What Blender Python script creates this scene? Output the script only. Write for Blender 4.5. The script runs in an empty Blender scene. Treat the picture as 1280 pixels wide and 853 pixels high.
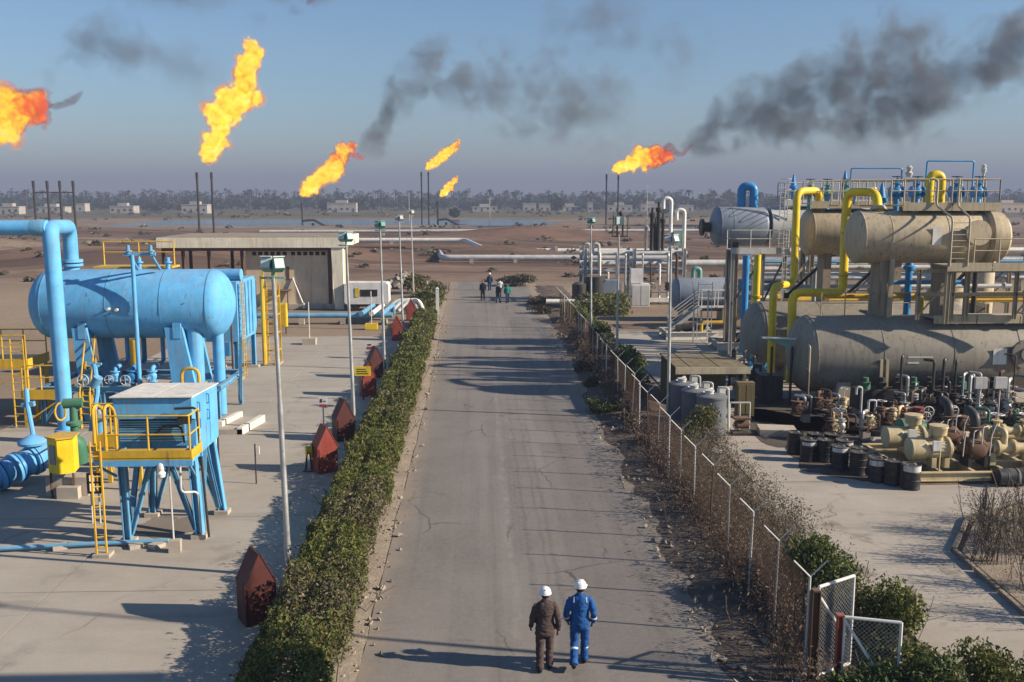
import bpy, bmesh, math, random
from mathutils import Vector, Matrix, noise

random.seed(11)
R = math.radians
scene = bpy.context.scene
COL = scene.collection

# ---------------------------------------------------------------- camera, sky, sun, exposure
CAM_H = 9.3
cam_data = bpy.data.cameras.new("camera")
cam = bpy.data.objects.new("camera", cam_data)
COL.objects.link(cam)
cam_data.sensor_width = 36.0
cam_data.lens = 36.0 * 1200 / 1280
cam_data.clip_start = 0.1
cam_data.clip_end = 12000
cam.location = (0, 0, CAM_H)
cam.rotation_euler = (R(90 - 8.577), 0, R(-1.982))
scene.camera = cam

SUN_EL, SUN_AZ_DIR = R(26.5), Vector((0.977, -0.213, 0)).normalized()
world = bpy.data.worlds.new("World")
scene.world = world
world.use_nodes = True
wn, wl = world.node_tree.nodes, world.node_tree.links
sky = wn.new("ShaderNodeTexSky")
sky.sky_type = 'NISHITA'
sky.sun_disc = False
sky.sun_elevation = SUN_EL
sky.sun_rotation = math.atan2(SUN_AZ_DIR.x, SUN_AZ_DIR.y)
sky.altitude = 0
sky.air_density = 1.15
sky.dust_density = 0.15
sky.ozone_density = 6.0
wl.new(sky.outputs[0], wn["Background"].inputs[0])
wn["Background"].inputs[1].default_value = 0.070

sun_data = bpy.data.lights.new("sun", 'SUN')
sun_data.energy = 5.0
sun_data.angle = R(0.6)
sun_data.color = (1.0, 0.875, 0.71)
sun = bpy.data.objects.new("sun", sun_data)
COL.objects.link(sun)
sdir = Vector((SUN_AZ_DIR.x * math.cos(SUN_EL), SUN_AZ_DIR.y * math.cos(SUN_EL), math.sin(SUN_EL)))
sun.rotation_euler = sdir.to_track_quat('Z', 'Y').to_euler()
sun.location = (30, -10, 60)

vs = scene.view_settings
vs.view_transform = 'Standard'
vs.look = 'None'
vs.exposure = 0.87
vs.gamma = 1.0
vs.use_curve_mapping = False
cy = scene.cycles
cy.use_denoising = True
cy.max_bounces = 6
cy.diffuse_bounces = 1
cy.glossy_bounces = 2
cy.transmission_bounces = 3
cy.transparent_max_bounces = 8
cy.volume_bounces = 0
cy.volume_step_rate = 0.6
cy.volume_max_steps = 128
cy.caustics_reflective = False
cy.caustics_refractive = False

# ---------------------------------------------------------------- materials
MATS = {}
def _new(name):
    m = bpy.data.materials.new(name)
    m.use_nodes = True
    nt = m.node_tree
    return m, nt.nodes, nt.links, nt.nodes["Principled BSDF"]
def _mix(n, l, fac, a, b, mode='MIX'):
    x = n.new("ShaderNodeMix"); x.data_type = 'RGBA'; x.blend_type = mode
    for sock, v in ((x.inputs[0], fac), (x.inputs[6], a), (x.inputs[7], b)):
        if hasattr(v, "is_linked"): l.new(v, sock)
        elif isinstance(v, (int, float)): sock.default_value = v
        else: sock.default_value = (*v[:3], 1)
    return x.outputs[2]
def _noise(n, l, vec, scale, detail=4, rough=0.55, dist=0.0):
    x = n.new("ShaderNodeTexNoise")
    x.inputs["Scale"].default_value = scale; x.inputs["Detail"].default_value = detail
    x.inputs["Roughness"].default_value = rough; x.inputs["Distortion"].default_value = dist
    if vec is not None: l.new(vec, x.inputs["Vector"])
    return x.outputs["Fac"]
def _range(n, l, v, a, b, c=0.0, d=1.0):
    x = n.new("ShaderNodeMapRange")
    l.new(v, x.inputs[0])
    for i, k in enumerate((a, b, c, d)): x.inputs[i + 1].default_value = k
    return x.outputs[0]
def _math(n, l, op, a, b=None):
    x = n.new("ShaderNodeMath"); x.operation = op
    for i, v in enumerate((a, b)):
        if v is None: continue
        if hasattr(v, "is_linked"): l.new(v, x.inputs[i])
        else: x.inputs[i].default_value = v
    return x.outputs[0]
def _pos(n, l, scale=(1, 1, 1), off=(0, 0, 0)):
    g = n.new("ShaderNodeNewGeometry")
    mp = n.new("ShaderNodeMapping")
    l.new(g.outputs["Position"], mp.inputs[0])
    mp.inputs["Scale"].default_value = scale
    mp.inputs["Location"].default_value = off
    return mp.outputs[0]
def _bump(n, l, b, h, strength, dist=0.02):
    x = n.new("ShaderNodeBump")
    x.inputs["Strength"].default_value = strength; x.inputs["Distance"].default_value = dist
    l.new(h, x.inputs["Height"]); l.new(x.outputs[0], b.inputs["Normal"])

def paint(name, col, rough=0.5, dirt=(0.16, 0.11, 0.07), amount=0.35, scale=1.4, metal=0.0, streak=True, spec=0.35):
    """weathered paint: fading, vertical dirt streaks, small rust spots"""
    m, n, l, b = _new(name)
    p = _pos(n, l)
    big = _noise(n, l, p, scale, 5, 0.6)
    c = _mix(n, l, _range(n, l, big, 0.3, 0.7), [k * 0.82 for k in col], [min(1, k * 1.12) for k in col])
    if streak:
        ps = _pos(n, l, (5.0, 5.0, 0.35))
        st = _noise(n, l, ps, 1.3, 4, 0.6)
        c = _mix(n, l, _range(n, l, st, 0.5, 0.8, 0, amount), c, dirt)
    sp = _noise(n, l, p, scale * 7, 3, 0.6)
    c = _mix(n, l, _range(n, l, sp, 0.66, 0.74, 0, min(1, amount * 1.6)), c, [k * 0.8 for k in dirt])
    if streak:
        rs = _noise(n, l, _pos(n, l, (9.0, 9.0, 0.5), (4, 7, 2)), 1.0, 3, 0.6)
        rm = _math(n, l, 'MULTIPLY', _range(n, l, rs, 0.60, 0.72, 0, min(1, amount * 1.3)), _range(n, l, _noise(n, l, p, 0.8, 3), 0.48, 0.62))
        c = _mix(n, l, rm, c, (0.16, 0.085, 0.045))
        up = n.new("ShaderNodeNewGeometry"); us = n.new("ShaderNodeSeparateXYZ"); l.new(up.outputs["Normal"], us.inputs[0])
        dust = _math(n, l, 'MULTIPLY', _range(n, l, us.outputs[2], 0.55, 1.0, 0, 0.35), _range(n, l, _noise(n, l, p, 2.4, 5, 0.7), 0.35, 0.65))
        c = _mix(n, l, dust, c, (0.36, 0.30, 0.23))
    l.new(c, b.inputs["Base Color"])
    l.new(_range(n, l, big, 0.3, 0.7, rough - 0.1, rough + 0.14), b.inputs["Roughness"])
    b.inputs["Metallic"].default_value = metal
    b.inputs["Specular IOR Level"].default_value = spec
    _bump(n, l, b, sp, 0.12, 0.01)
    MATS[name] = m
    return m

blue = paint("sky_blue_paint", (0.12, 0.41, 0.72), 0.6, (0.22, 0.20, 0.17), 0.6, spec=0.22)
blue_d = paint("faded_blue_paint", (0.12, 0.33, 0.52), 0.55, (0.2, 0.16, 0.12), 0.4)
blue_p = paint("strong_blue_paint", (0.03, 0.24, 0.52), 0.42, (0.1, 0.1, 0.1), 0.3)
yellow = paint("safety_yellow_paint", (0.62, 0.38, 0.03), 0.45, (0.22, 0.12, 0.05), 0.45)
yellow_b = paint("bright_yellow_paint", (0.80, 0.56, 0.02), 0.4, (0.3, 0.2, 0.05), 0.3)
cream = paint("cream_sheet_metal", (0.76, 0.73, 0.65), 0.6, (0.3, 0.24, 0.16), 0.4)
beige = paint("beige_steel_paint", (0.44, 0.37, 0.25), 0.6, (0.14, 0.09, 0.055), 0.6)
tan = paint("tan_vessel_paint", (0.47, 0.385, 0.255), 0.55, (0.13, 0.08, 0.05), 0.65, 0.8)
greyv = paint("weathered_grey_vessel_paint", (0.25, 0.225, 0.18), 0.6, (0.10, 0.07, 0.05), 0.7, 0.7)
bluegrey = paint("blue_grey_insulation", (0.22, 0.26, 0.31), 0.45, (0.12, 0.1, 0.09), 0.5, 0.8)
galv = paint("galvanised_steel", (0.42, 0.42, 0.41), 0.42, (0.22, 0.17, 0.12), 0.35, 2.0, 0.55)
pale = paint("pale_grey_paint", (0.55, 0.54, 0.51), 0.5, (0.25, 0.19, 0.13), 0.4)
rust = paint("rusty_steel", (0.12, 0.066, 0.042), 0.85, (0.05, 0.03, 0.02), 0.6, 2.5, 0.1)
darkmetal = paint("dark_oily_metal", (0.045, 0.043, 0.042), 0.5, (0.09, 0.06, 0.04), 0.5, 2.5, 0.3)
redp = paint("faded_red_paint", (0.25, 0.045, 0.032), 0.55, (0.07, 0.03, 0.02), 0.6, 2.0)
redd = paint("dark_maroon_paint", (0.085, 0.022, 0.018), 0.6, (0.03, 0.02, 0.02), 0.5, 2.0)
green = paint("valve_green_paint", (0.05, 0.17, 0.10), 0.5, (0.1, 0.08, 0.05), 0.4)
teal = paint("teal_lamp_housing", (0.16, 0.36, 0.31), 0.45, (0.3, 0.3, 0.25), 0.3)
teal_p = paint("pale_lamp_glass", (0.52, 0.62, 0.58), 0.3, (0.3, 0.3, 0.25), 0.25)
white = paint("white_paint", (0.74, 0.72, 0.68), 0.5, (0.3, 0.22, 0.15), 0.35)
plaster = paint("sandy_wall_render", (0.66, 0.52, 0.36), 0.9, (0.2, 0.14, 0.1), 0.35, 0.7)
fascia = paint("cream_concrete_fascia", (0.78, 0.71, 0.56), 0.85, (0.28, 0.2, 0.13), 0.5, 0.9)
block = paint("cast_concrete", (0.44, 0.38, 0.31), 0.9, (0.22, 0.16, 0.11), 0.4, 1.6)
olive = paint("olive_brown_canopy_paint", (0.15, 0.115, 0.05), 0.7, (0.06, 0.04, 0.03), 0.5)
plastic = paint("grey_poly_tank", (0.135, 0.145, 0.16), 0.45, (0.06, 0.06, 0.06), 0.3, 1.2)
black = paint("black_drum_paint", (0.018, 0.018, 0.022), 0.4, (0.07, 0.06, 0.05), 0.5, 3.0)
drumlabel = paint("worn_white_drum_label", (0.60, 0.58, 0.55), 0.6, (0.08, 0.07, 0.06), 0.8, 5.0)
motor = paint("cream_motor_paint", (0.58, 0.47, 0.27), 0.5, (0.18, 0.11, 0.06), 0.45, 1.8)
stackm = paint("sooty_flare_steel", (0.035, 0.028, 0.026), 0.8, (0.02, 0.015, 0.012), 0.4)
palewall = paint("pale_house_render", (0.42, 0.385, 0.34), 0.9, (0.35, 0.28, 0.2), 0.4, 0.2)
darkopen = paint("dark_opening", (0.015, 0.015, 0.016), 0.8, (0.02, 0.02, 0.02), 0.2)
signw = paint("sign_white", (0.7, 0.69, 0.67), 0.5, (0.4, 0.3, 0.25), 0.3)
signr = paint("sign_red", (0.5, 0.04, 0.04), 0.5, (0.2, 0.1, 0.1), 0.3)

def fabric(name, col, dark=0.7):
    m, n, l, b = _new(name)
    p = _pos(n, l, (1, 1, 0.5))
    f = _noise(n, l, p, 9, 4, 0.6)
    c = _mix(n, l, _range(n, l, f, 0.35, 0.65), [k * dark for k in col], [k * 1.1 for k in col])
    l.new(c, b.inputs["Base Color"]); b.inputs["Roughness"].default_value = 0.85
    b.inputs["Specular IOR Level"].default_value = 0.2
    _bump(n, l, b, f, 0.5, 0.02)
    return m
f_brown = fabric("dark_brown_cotton", (0.075, 0.052, 0.050))
f_blue = fabric("royal_blue_coverall_cloth", (0.018, 0.092, 0.29))
f_black = fabric("black_cloth", (0.02, 0.02, 0.024))
f_green = fabric("green_jacket_cloth", (0.01, 0.24, 0.17))
f_white = fabric("white_shirt_cloth", (0.55, 0.55, 0.57))
f_navy = fabric("navy_trouser_cloth", (0.025, 0.045, 0.10))
f_strip = fabric("reflective_strip", (0.62, 0.66, 0.70))
skin = fabric("skin", (0.27, 0.15, 0.10), 0.9)
helmetm = paint("white_hard_hat_plastic", (0.80, 0.80, 0.80), 0.28, (0.4, 0.35, 0.3), 0.12, 3, spec=0.5)

def ground_mat():
    m, n, l, b = _new("dry_earth")
    p = _pos(n, l)
    a = _noise(n, l, p, 0.03, 6, 0.6)
    c = _mix(n, l, _range(n, l, a, 0.35, 0.65), (0.22, 0.162, 0.112), (0.33, 0.255, 0.18))
    # reddish spoil banks run in long streaks beyond the plant
    ps = _pos(n, l, (0.25, 1.6, 1.0))
    r = _noise(n, l, ps, 0.035, 6, 0.65)
    g = n.new("ShaderNodeNewGeometry"); s = n.new("ShaderNodeSeparateXYZ"); l.new(g.outputs["Position"], s.inputs[0])
    ymask = _math(n, l, 'MULTIPLY', _range(n, l, s.outputs[1], 95, 125), _range(n, l, s.outputs[1], 300, 250))
    c = _mix(n, l, _math(n, l, 'MULTIPLY', _range(n, l, r, 0.40, 0.54), ymask), c, (0.20, 0.118, 0.082))
    d = _noise(n, l, _pos(n, l, (0.2, 2.2, 1)), 0.06, 5, 0.7)
    c = _mix(n, l, _math(n, l, 'MULTIPLY', _range(n, l, d, 0.45, 0.54, 0, 0.85), ymask), c, (0.085, 0.052, 0.04))
    # scrub on the far bank
    far = _range(n, l, s.outputs[1], 395, 440)
    gr = _noise(n, l, _pos(n, l, (0.3, 1.2, 1)), 0.03, 5, 0.7)
    fc = _mix(n, l, _range(n, l, gr, 0.4, 0.6), (0.065, 0.085, 0.032), (0.17, 0.14, 0.08))
    c = _mix(n, l, far, c, fc)
    fine = _noise(n, l, p, 2.2, 5, 0.7)
    c = _mix(n, l, _range(n, l, fine, 0.35, 0.7, 0, 0.4), c, (0.14, 0.10, 0.07))
    mid = _noise(n, l, _pos(n, l, (0.5, 1.4, 1)), 0.35, 6, 0.75)
    c = _mix(n, l, _math(n, l, 'MULTIPLY', _range(n, l, mid, 0.48, 0.60, 0, 0.6), _range(n, l, s.outputs[1], 95, 120)), c, (0.09, 0.065, 0.048))
    l.new(c, b.inputs["Base Color"]); b.inputs["Roughness"].default_value = 0.95
    b.inputs["Specular IOR Level"].default_value = 0.1
    _bump(n, l, b, fine, 0.5, 0.08)
    return m
def road_mat():
    m, n, l, b = _new("old_asphalt")
    p = _pos(n, l)
    a = _noise(n, l, p, 0.35, 6, 0.65)
    c = _mix(n, l, _range(n, l, a, 0.3, 0.7), (0.165, 0.147, 0.130), (0.240, 0.215, 0.190))
    # wheel tracks along the road
    t = _noise(n, l, _pos(n, l, (1.0, 0.05, 1)), 0.9, 3, 0.5)
    c = _mix(n, l, _range(n, l, t, 0.45, 0.7, 0, 0.6), c, (0.28, 0.252, 0.222))
    t2 = _noise(n, l, _pos(n, l, (2.2, 0.03, 1), (5, 0, 0)), 0.9, 4, 0.6)
    c = _mix(n, l, _range(n, l, t2, 0.52, 0.68, 0, 0.45), c, (0.105, 0.092, 0.082))
    gr = _noise(n, l, p, 7.0, 4, 0.75)
    c = _mix(n, l, _range(n, l, gr, 0.42, 0.62, 0, 0.35), c, (0.30, 0.27, 0.235))
    g = _noise(n, l, p, 28, 3, 0.8)
    c = _mix(n, l, _range(n, l, g, 0.3, 0.75, 0, 0.45), c, (0.085, 0.075, 0.068))
    v = n.new("ShaderNodeTexVoronoi"); v.feature = 'DISTANCE_TO_EDGE'; v.inputs["Scale"].default_value = 0.45
    wob = n.new("ShaderNodeTexNoise"); wob.inputs["Scale"].default_value = 1.6; wob.inputs["Detail"].default_value = 5
    l.new(p, wob.inputs["Vector"])
    mv = n.new("ShaderNodeMix"); mv.data_type = 'RGBA'; mv.inputs[0].default_value = 0.35
    l.new(p, mv.inputs[6]); l.new(wob.outputs["Color"], mv.inputs[7])
    l.new(mv.outputs[2], v.inputs["Vector"])
    crk = _range(n, l, v.outputs["Distance"], 0.0, 0.012, 1, 0)
    crk = _math(n, l, 'MULTIPLY', crk, _range(n, l, _noise(n, l, p, 0.25, 3), 0.5, 0.62))
    c = _mix(n, l, _math(n, l, 'MULTIPLY', crk, 0.75), c, (0.04, 0.035, 0.03))
    # tar patches
    tp = _noise(n, l, _pos(n, l, (0.5, 1.6, 1), (7, 3, 0)), 0.7, 3, 0.5, 0.6)
    c = _mix(n, l, _range(n, l, tp, 0.68, 0.72, 0, 0.45), c, (0.06, 0.053, 0.05))
    # ghost of the old centre line
    gl_ = n.new("ShaderNodeNewGeometry"); sl_ = n.new("ShaderNodeSeparateXYZ"); l.new(gl_.outputs["Position"], sl_.inputs[0])
    cl = _math(n, l, 'ABSOLUTE', _math(n, l, 'SUBTRACT', _math(n, l, 'ADD', sl_.outputs[0], _math(n, l, 'MULTIPLY', _noise(n, l, _pos(n, l, (0.3, 0.25, 1)), 1.0, 3), 0.5)), 1.05))
    cl = _math(n, l, 'MULTIPLY', _range(n, l, cl, 0.14, 0.04), _range(n, l, _noise(n, l, p, 1.3, 5, 0.7), 0.42, 0.62, 0, 0.28))
    c = _mix(n, l, cl, c, (0.36, 0.33, 0.29))
    # sand blown over both edges
    gg = n.new("ShaderNodeNewGeometry"); s = n.new("ShaderNodeSeparateXYZ"); l.new(gg.outputs["Position"], s.inputs[0])
    ed = _math(n, l, 'ABSOLUTE', _math(n, l, 'SUBTRACT', s.outputs[0], 1.3))
    ed = _math(n, l, 'ADD', ed, _math(n, l, 'MULTIPLY', _noise(n, l, p, 0.9, 5, 0.7), 1.6))
    c = _mix(n, l, _range(n, l, ed, 4.0, 4.8, 0, 0.85), c, (0.30, 0.235, 0.17))
    l.new(c, b.inputs["Base Color"]); b.inputs["Roughness"].default_value = 0.85
    b.inputs["Specular IOR Level"].default_value = 0.25
    _bump(n, l, b, g, 0.35, 0.02)
    return m
def concrete_mat(name, c1, c2, oil=0.0):
    m, n, l, b = _new(name)
    p = _pos(n, l)
    a = _noise(n, l, p, 0.22, 7, 0.68)
    c = _mix(n, l, _range(n, l, a, 0.3, 0.7), c1, c2)
    st = _noise(n, l, _pos(n, l, (0.4, 1.5, 1)), 0.8, 5, 0.7)
    c = _mix(n, l, _range(n, l, st, 0.5, 0.75, 0, 0.35), c, [k * 0.62 for k in c1])
    g = _noise(n, l, p, 22, 3, 0.8)
    c = _mix(n, l, _range(n, l, g, 0.35, 0.75, 0, 0.3), c, [k * 0.6 for k in c1])
    v = n.new("ShaderNodeTexVoronoi"); v.feature = 'DISTANCE_TO_EDGE'; v.inputs["Scale"].default_value = 0.3
    wob = n.new("ShaderNodeTexNoise"); wob.inputs["Scale"].default_value = 1.2; wob.inputs["Detail"].default_value = 5; l.new(p, wob.inputs["Vector"])
    mv = n.new("ShaderNodeMix"); mv.data_type = 'RGBA'; mv.inputs[0].default_value = 0.4; l.new(p, mv.inputs[6]); l.new(wob.outputs["Color"], mv.inputs[7]); l.new(mv.outputs[2], v.inputs["Vector"])
    crk = _math(n, l, 'MULTIPLY', _range(n, l, v.outputs["Distance"], 0.0, 0.007, 1, 0), _range(n, l, _noise(n, l, p, 0.2, 3), 0.5, 0.62, 0, 0.7))
    c = _mix(n, l, crk, c, [k * 0.3 for k in c1])
    ty = _noise(n, l, _pos(n, l, (0.15, 2.0, 1), (3, 1, 0)), 0.5, 3, 0.5, 1.2)
    c = _mix(n, l, _range(n, l, ty, 0.60, 0.66, 0, 0.28), c, [k * 0.55 for k in c1])
    if oil:
        o = _noise(n, l, p, 0.55, 4, 0.6)
        c = _mix(n, l, _range(n, l, o, 0.60, 0.70, 0, oil), c, (0.06, 0.045, 0.035))
    l.new(c, b.inputs["Base Color"]); b.inputs["Roughness"].default_value = 0.88
    b.inputs["Specular IOR Level"].default_value = 0.2
    _bump(n, l, b, g, 0.3, 0.02)
    return m
def soil_mat(name, a, c2):
    m, n, l, b = _new(name)
    p = _pos(n, l)
    f = _noise(n, l, p, 1.6, 7, 0.72)
    c = _mix(n, l, _range(n, l, f, 0.3, 0.7), a, c2)
    g = _noise(n, l, p, 14, 4, 0.8)
    c = _mix(n, l, _range(n, l, g, 0.4, 0.7, 0, 0.5), c, [k * 0.45 for k in a])
    l.new(c, b.inputs["Base Color"]); b.inputs["Roughness"].default_value = 0.95
    b.inputs["Specular IOR Level"].default_value = 0.1
    _bump(n, l, b, g, 0.8, 0.05)
    return m
earth = ground_mat(); asphalt = road_mat()
conc = concrete_mat("yard_concrete", (0.33, 0.29, 0.24), (0.42, 0.375, 0.315), 0.25)
conc_r = concrete_mat("pad_concrete", (0.33, 0.29, 0.24), (0.44, 0.39, 0.33), 0.55)
soil = soil_mat("verge_soil", (0.25, 0.20, 0.15), (0.42, 0.35, 0.27))
soil_d = soil_mat("dark_verge_soil", (0.085, 0.064, 0.052), (0.21, 0.165, 0.13))
stone = soil_mat("rubble_stone", (0.30, 0.25, 0.20), (0.46, 0.40, 0.33))

def leaf_mat(name):
    m, n, l, b = _new(name)
    at = n.new("ShaderNodeAttribute"); at.attribute_name = "leafcol"
    l.new(at.outputs["Color"], b.inputs["Base Color"])
    b.inputs["Roughness"].default_value = 0.6
    b.inputs["Specular IOR Level"].default_value = 0.2
    tr = n.new("ShaderNodeBsdfTranslucent"); l.new(at.outputs["Color"], tr.inputs[0])
    mx = n.new("ShaderNodeMixShader"); mx.inputs[0].default_value = 0.25
    l.new(b.outputs[0], mx.inputs[1]); l.new(tr.outputs[0], mx.inputs[2])
    l.new(mx.outputs[0], n["Material Output"].inputs[0])
    return m
leafm = leaf_mat("leaves")
barkm = soil_mat("bark", (0.10, 0.075, 0.055), (0.17, 0.13, 0.10))
def water_mat():
    m, n, l, b = _new("river_water")
    b.inputs["Base Color"].default_value = (0.045, 0.065, 0.085, 1)
    b.inputs["Roughness"].default_value = 0.16
    _bump(n, l, b, _noise(n, l, _pos(n, l, (0.3, 1, 1)), 1.2, 4), 0.35, 0.1)
    return m

# ---------------------------------------------------------------- mesh builder
ORG = {}
def prop(o, label=None, cat=None, group=None, kind=None):
    if label: o["label"] = label
    if cat: o["category"] = cat
    if group: o["group"] = group
    if kind: o["kind"] = kind
    return o
def thing(name, label, cat, loc=(0, 0, 0), group=None):
    o = bpy.data.objects.new(name, None)
    o.empty_display_size = 0.3
    o.location = loc
    COL.objects.link(o)
    ORG[o.name] = Vector(loc)
    return prop(o, label, cat, group)
def basis(d):
    d = Vector(d).normalized()
    a = Vector((0, 0, 1)) if abs(d.z) < 0.95 else Vector((1, 0, 0))
    u = a.cross(d).normalized()
    return u, d.cross(u).normalized(), d
class M:
    def __init__(s): s.v = []; s.f = []
    def add(s, vs, fs):
        k = len(s.v); s.v += [Vector(p) for p in vs]; s.f += [[i + k for i in q] for q in fs]; return s
    def box(s, a, b):
        x0, y0, z0 = a; x1, y1, z1 = b
        return s.add([(x0, y0, z0), (x1, y0, z0), (x1, y1, z0), (x0, y1, z0), (x0, y0, z1), (x1, y0, z1), (x1, y1, z1), (x0, y1, z1)],
                     [(0, 3, 2, 1), (4, 5, 6, 7), (0, 1, 5, 4), (1, 2, 6, 5), (2, 3, 7, 6), (3, 0, 4, 7)])
    def cbox(s, c, d, rz=0, mat=None):
        c = Vector(c); hx, hy, hz = d[0] / 2, d[1] / 2, d[2] / 2
        r = mat or Matrix.Rotation(rz, 3, 'Z')
        pts = [c + r @ Vector(q) for q in ((-hx, -hy, -hz), (hx, -hy, -hz), (hx, hy, -hz), (-hx, hy, -hz), (-hx, -hy, hz), (hx, -hy, hz), (hx, hy, hz), (-hx, hy, hz))]
        return s.add(pts, [(0, 3, 2, 1), (4, 5, 6, 7), (0, 1, 5, 4), (1, 2, 6, 5), (2, 3, 7, 6), (3, 0, 4, 7)])
    def bar(s, p, q, w, h=None):
        p, q = Vector(p), Vector(q); h = h or w
        u, v, d = basis(q - p); u = u * w / 2; v = v * h / 2
        return s.add([p - u - v, p + u - v, p + u + v, p - u + v, q - u - v, q + u - v, q + u + v, q - u + v],
                     [(0, 3, 2, 1), (4, 5, 6, 7), (0, 1, 5, 4), (1, 2, 6, 5), (2, 3, 7, 6), (3, 0, 4, 7)])
    def ibeam(s, p, q, w, h=None, t=None):
        """H section: two flanges and a web"""
        p, q = Vector(p), Vector(q); h = h or w; t = t or w * 0.12
        u, v, d = basis(q - p)
        for off in (-1, 1):
            s.bar(p + v * off * (h - t) / 2, q + v * off * (h - t) / 2, w, t)
        s.bar(p, q, t, h - 2 * t)
        return s
    def lathe(s, prof, p, d, n=16, closed=True):
        p = Vector(p); u, v, d = basis(d); k = len(s.v); m = len(prof)
        for t, r in prof:
            for i in range(n):
                a = 2 * math.pi * i / n
                s.v.append(p + d * t + (u * math.cos(a) + v * math.sin(a)) * r)
        for j in range(m - 1):
            for i in range(n):
                i2 = (i + 1) % n
                s.f.append([k + j * n + i, k + j * n + i2, k + (j + 1) * n + i2, k + (j + 1) * n + i])
        if closed:
            s.f.append([k + i for i in range(n)][::-1]); s.f.append([k + (m - 1) * n + i for i in range(n)])
        return s
    def cyl(s, p, q, r, r2=None, n=10):
        p, q = Vector(p), Vector(q)
        return s.lathe([(0, r), ((q - p).length, r if r2 is None else r2)], p, q - p, n)
    def vessel(s, p, q, r, head=0.28, n=40):
        p, q = Vector(p), Vector(q); L = (q - p).length; hd = r * head * 2
        prof = [(hd - hd * math.cos(a), max(0.02 * r, r * math.sin(a))) for a in [math.pi / 2 * i / 7 for i in range(8)]]
        prof += [(L - t, rr) for t, rr in reversed(prof)]
        return s.lathe(prof, p, q - p, n)
    def tube(s, pts, r, n=10, bend=None):
        pts = [Vector(p) for p in pts]; bend = r * 2.2 if bend is None else bend
        path = [pts[0]]
        for i in range(1, len(pts) - 1):
            a, b, c = pts[i - 1], pts[i], pts[i + 1]
            d1, d2 = (a - b), (c - b)
            k = min(bend, d1.length * 0.49, d2.length * 0.49)
            if d1.normalized().dot(d2.normalized()) < -0.999: path.append(b); continue
            s0, s1 = b + d1.normalized() * k, b + d2.normalized() * k
            for j in range(6):
                t = j / 5; path.append(s0 * (1 - t) ** 2 + b * 2 * t * (1 - t) + s1 * t * t)
        path.append(pts[-1])
        k = len(s.v); d = (path[1] - path[0]).normalized(); u, v, d = basis(d)
        for i, p in enumerate(path):
            if i == 0: t = path[1] - path[0]
            elif i == len(path) - 1: t = path[i] - path[i - 1]
            else: t = path[i + 1] - path[i - 1]
            t.normalize(); u = (u - t * u.dot(t)).normalized(); v = t.cross(u)
            for j in range(n):
                a = 2 * math.pi * j / n
                s.v.append(p + (u * math.cos(a) + v * math.sin(a)) * r)
        for i in range(len(path) - 1):
            for j in range(n):
                j2 = (j + 1) % n
                s.f.append([k + i * n + j, k + i * n + j2, k + (i + 1) * n + j2, k + (i + 1) * n + j])
        m = len(path)
        s.f.append([k + j for j in range(n)][::-1]); s.f.append([k + (m - 1) * n + j for j in range(n)])
        return s
    def flange(s, p, d, r, t=0.06, n=16):
        p = Vector(p); d = Vector(d).normalized()
        return s.cyl(p - d * t / 2, p + d * t / 2, r, n=n)
    def prism(s, poly, axis, a, b):
        """extrude a 2-D polygon: axis 'x' -> (y,z), 'y' -> (x,z), 'z' -> (x,y)"""
        def mk(q, t): return {'x': (t, q[0], q[1]), 'y': (q[0], t, q[1]), 'z': (q[0], q[1], t)}[axis]
        n = len(poly)
        return s.add([mk(q, a) for q in poly] + [mk(q, b) for q in poly],
                     [list(range(n))[::-1], [n + i for i in range(n)]] + [[i, (i + 1) % n, n + (i + 1) % n, n + i] for i in range(n)])
    def build(s, name, mat, parent=None, loc=None, smooth=40, fix=True):
        org = ORG[parent.name] if parent else Vector(loc or (0, 0, 0))
        me = bpy.data.meshes.new(name)
        me.from_pydata([tuple(p - org) for p in s.v], [], s.f)
        if fix:
            bm = bmesh.new(); bm.from_mesh(me); bmesh.ops.recalc_face_normals(bm, faces=bm.faces); bm.to_mesh(me); bm.free()
        if smooth:
            me.polygons.foreach_set("use_smooth", [True] * len(me.polygons))
            me.set_sharp_from_angle(angle=R(smooth))
        me.materials.append(mat)
        o = bpy.data.objects.new(name, me)
        COL.objects.link(o)
        if parent: o.parent = parent
        else: o.location = org
        ORG[o.name] = org
        return o
def copy_tree(o, loc=None, rz=None, parent=None):
    c = o.copy(); COL.objects.link(c)
    if parent: c.parent = parent
    if loc is not None: c.location = loc
    if rz is not None: c.rotation_euler = (0, 0, rz)
    for ch in list(o.children): copy_tree(ch, parent=c)
    return c
def structure(o): o["kind"] = "structure"; return o

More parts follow.
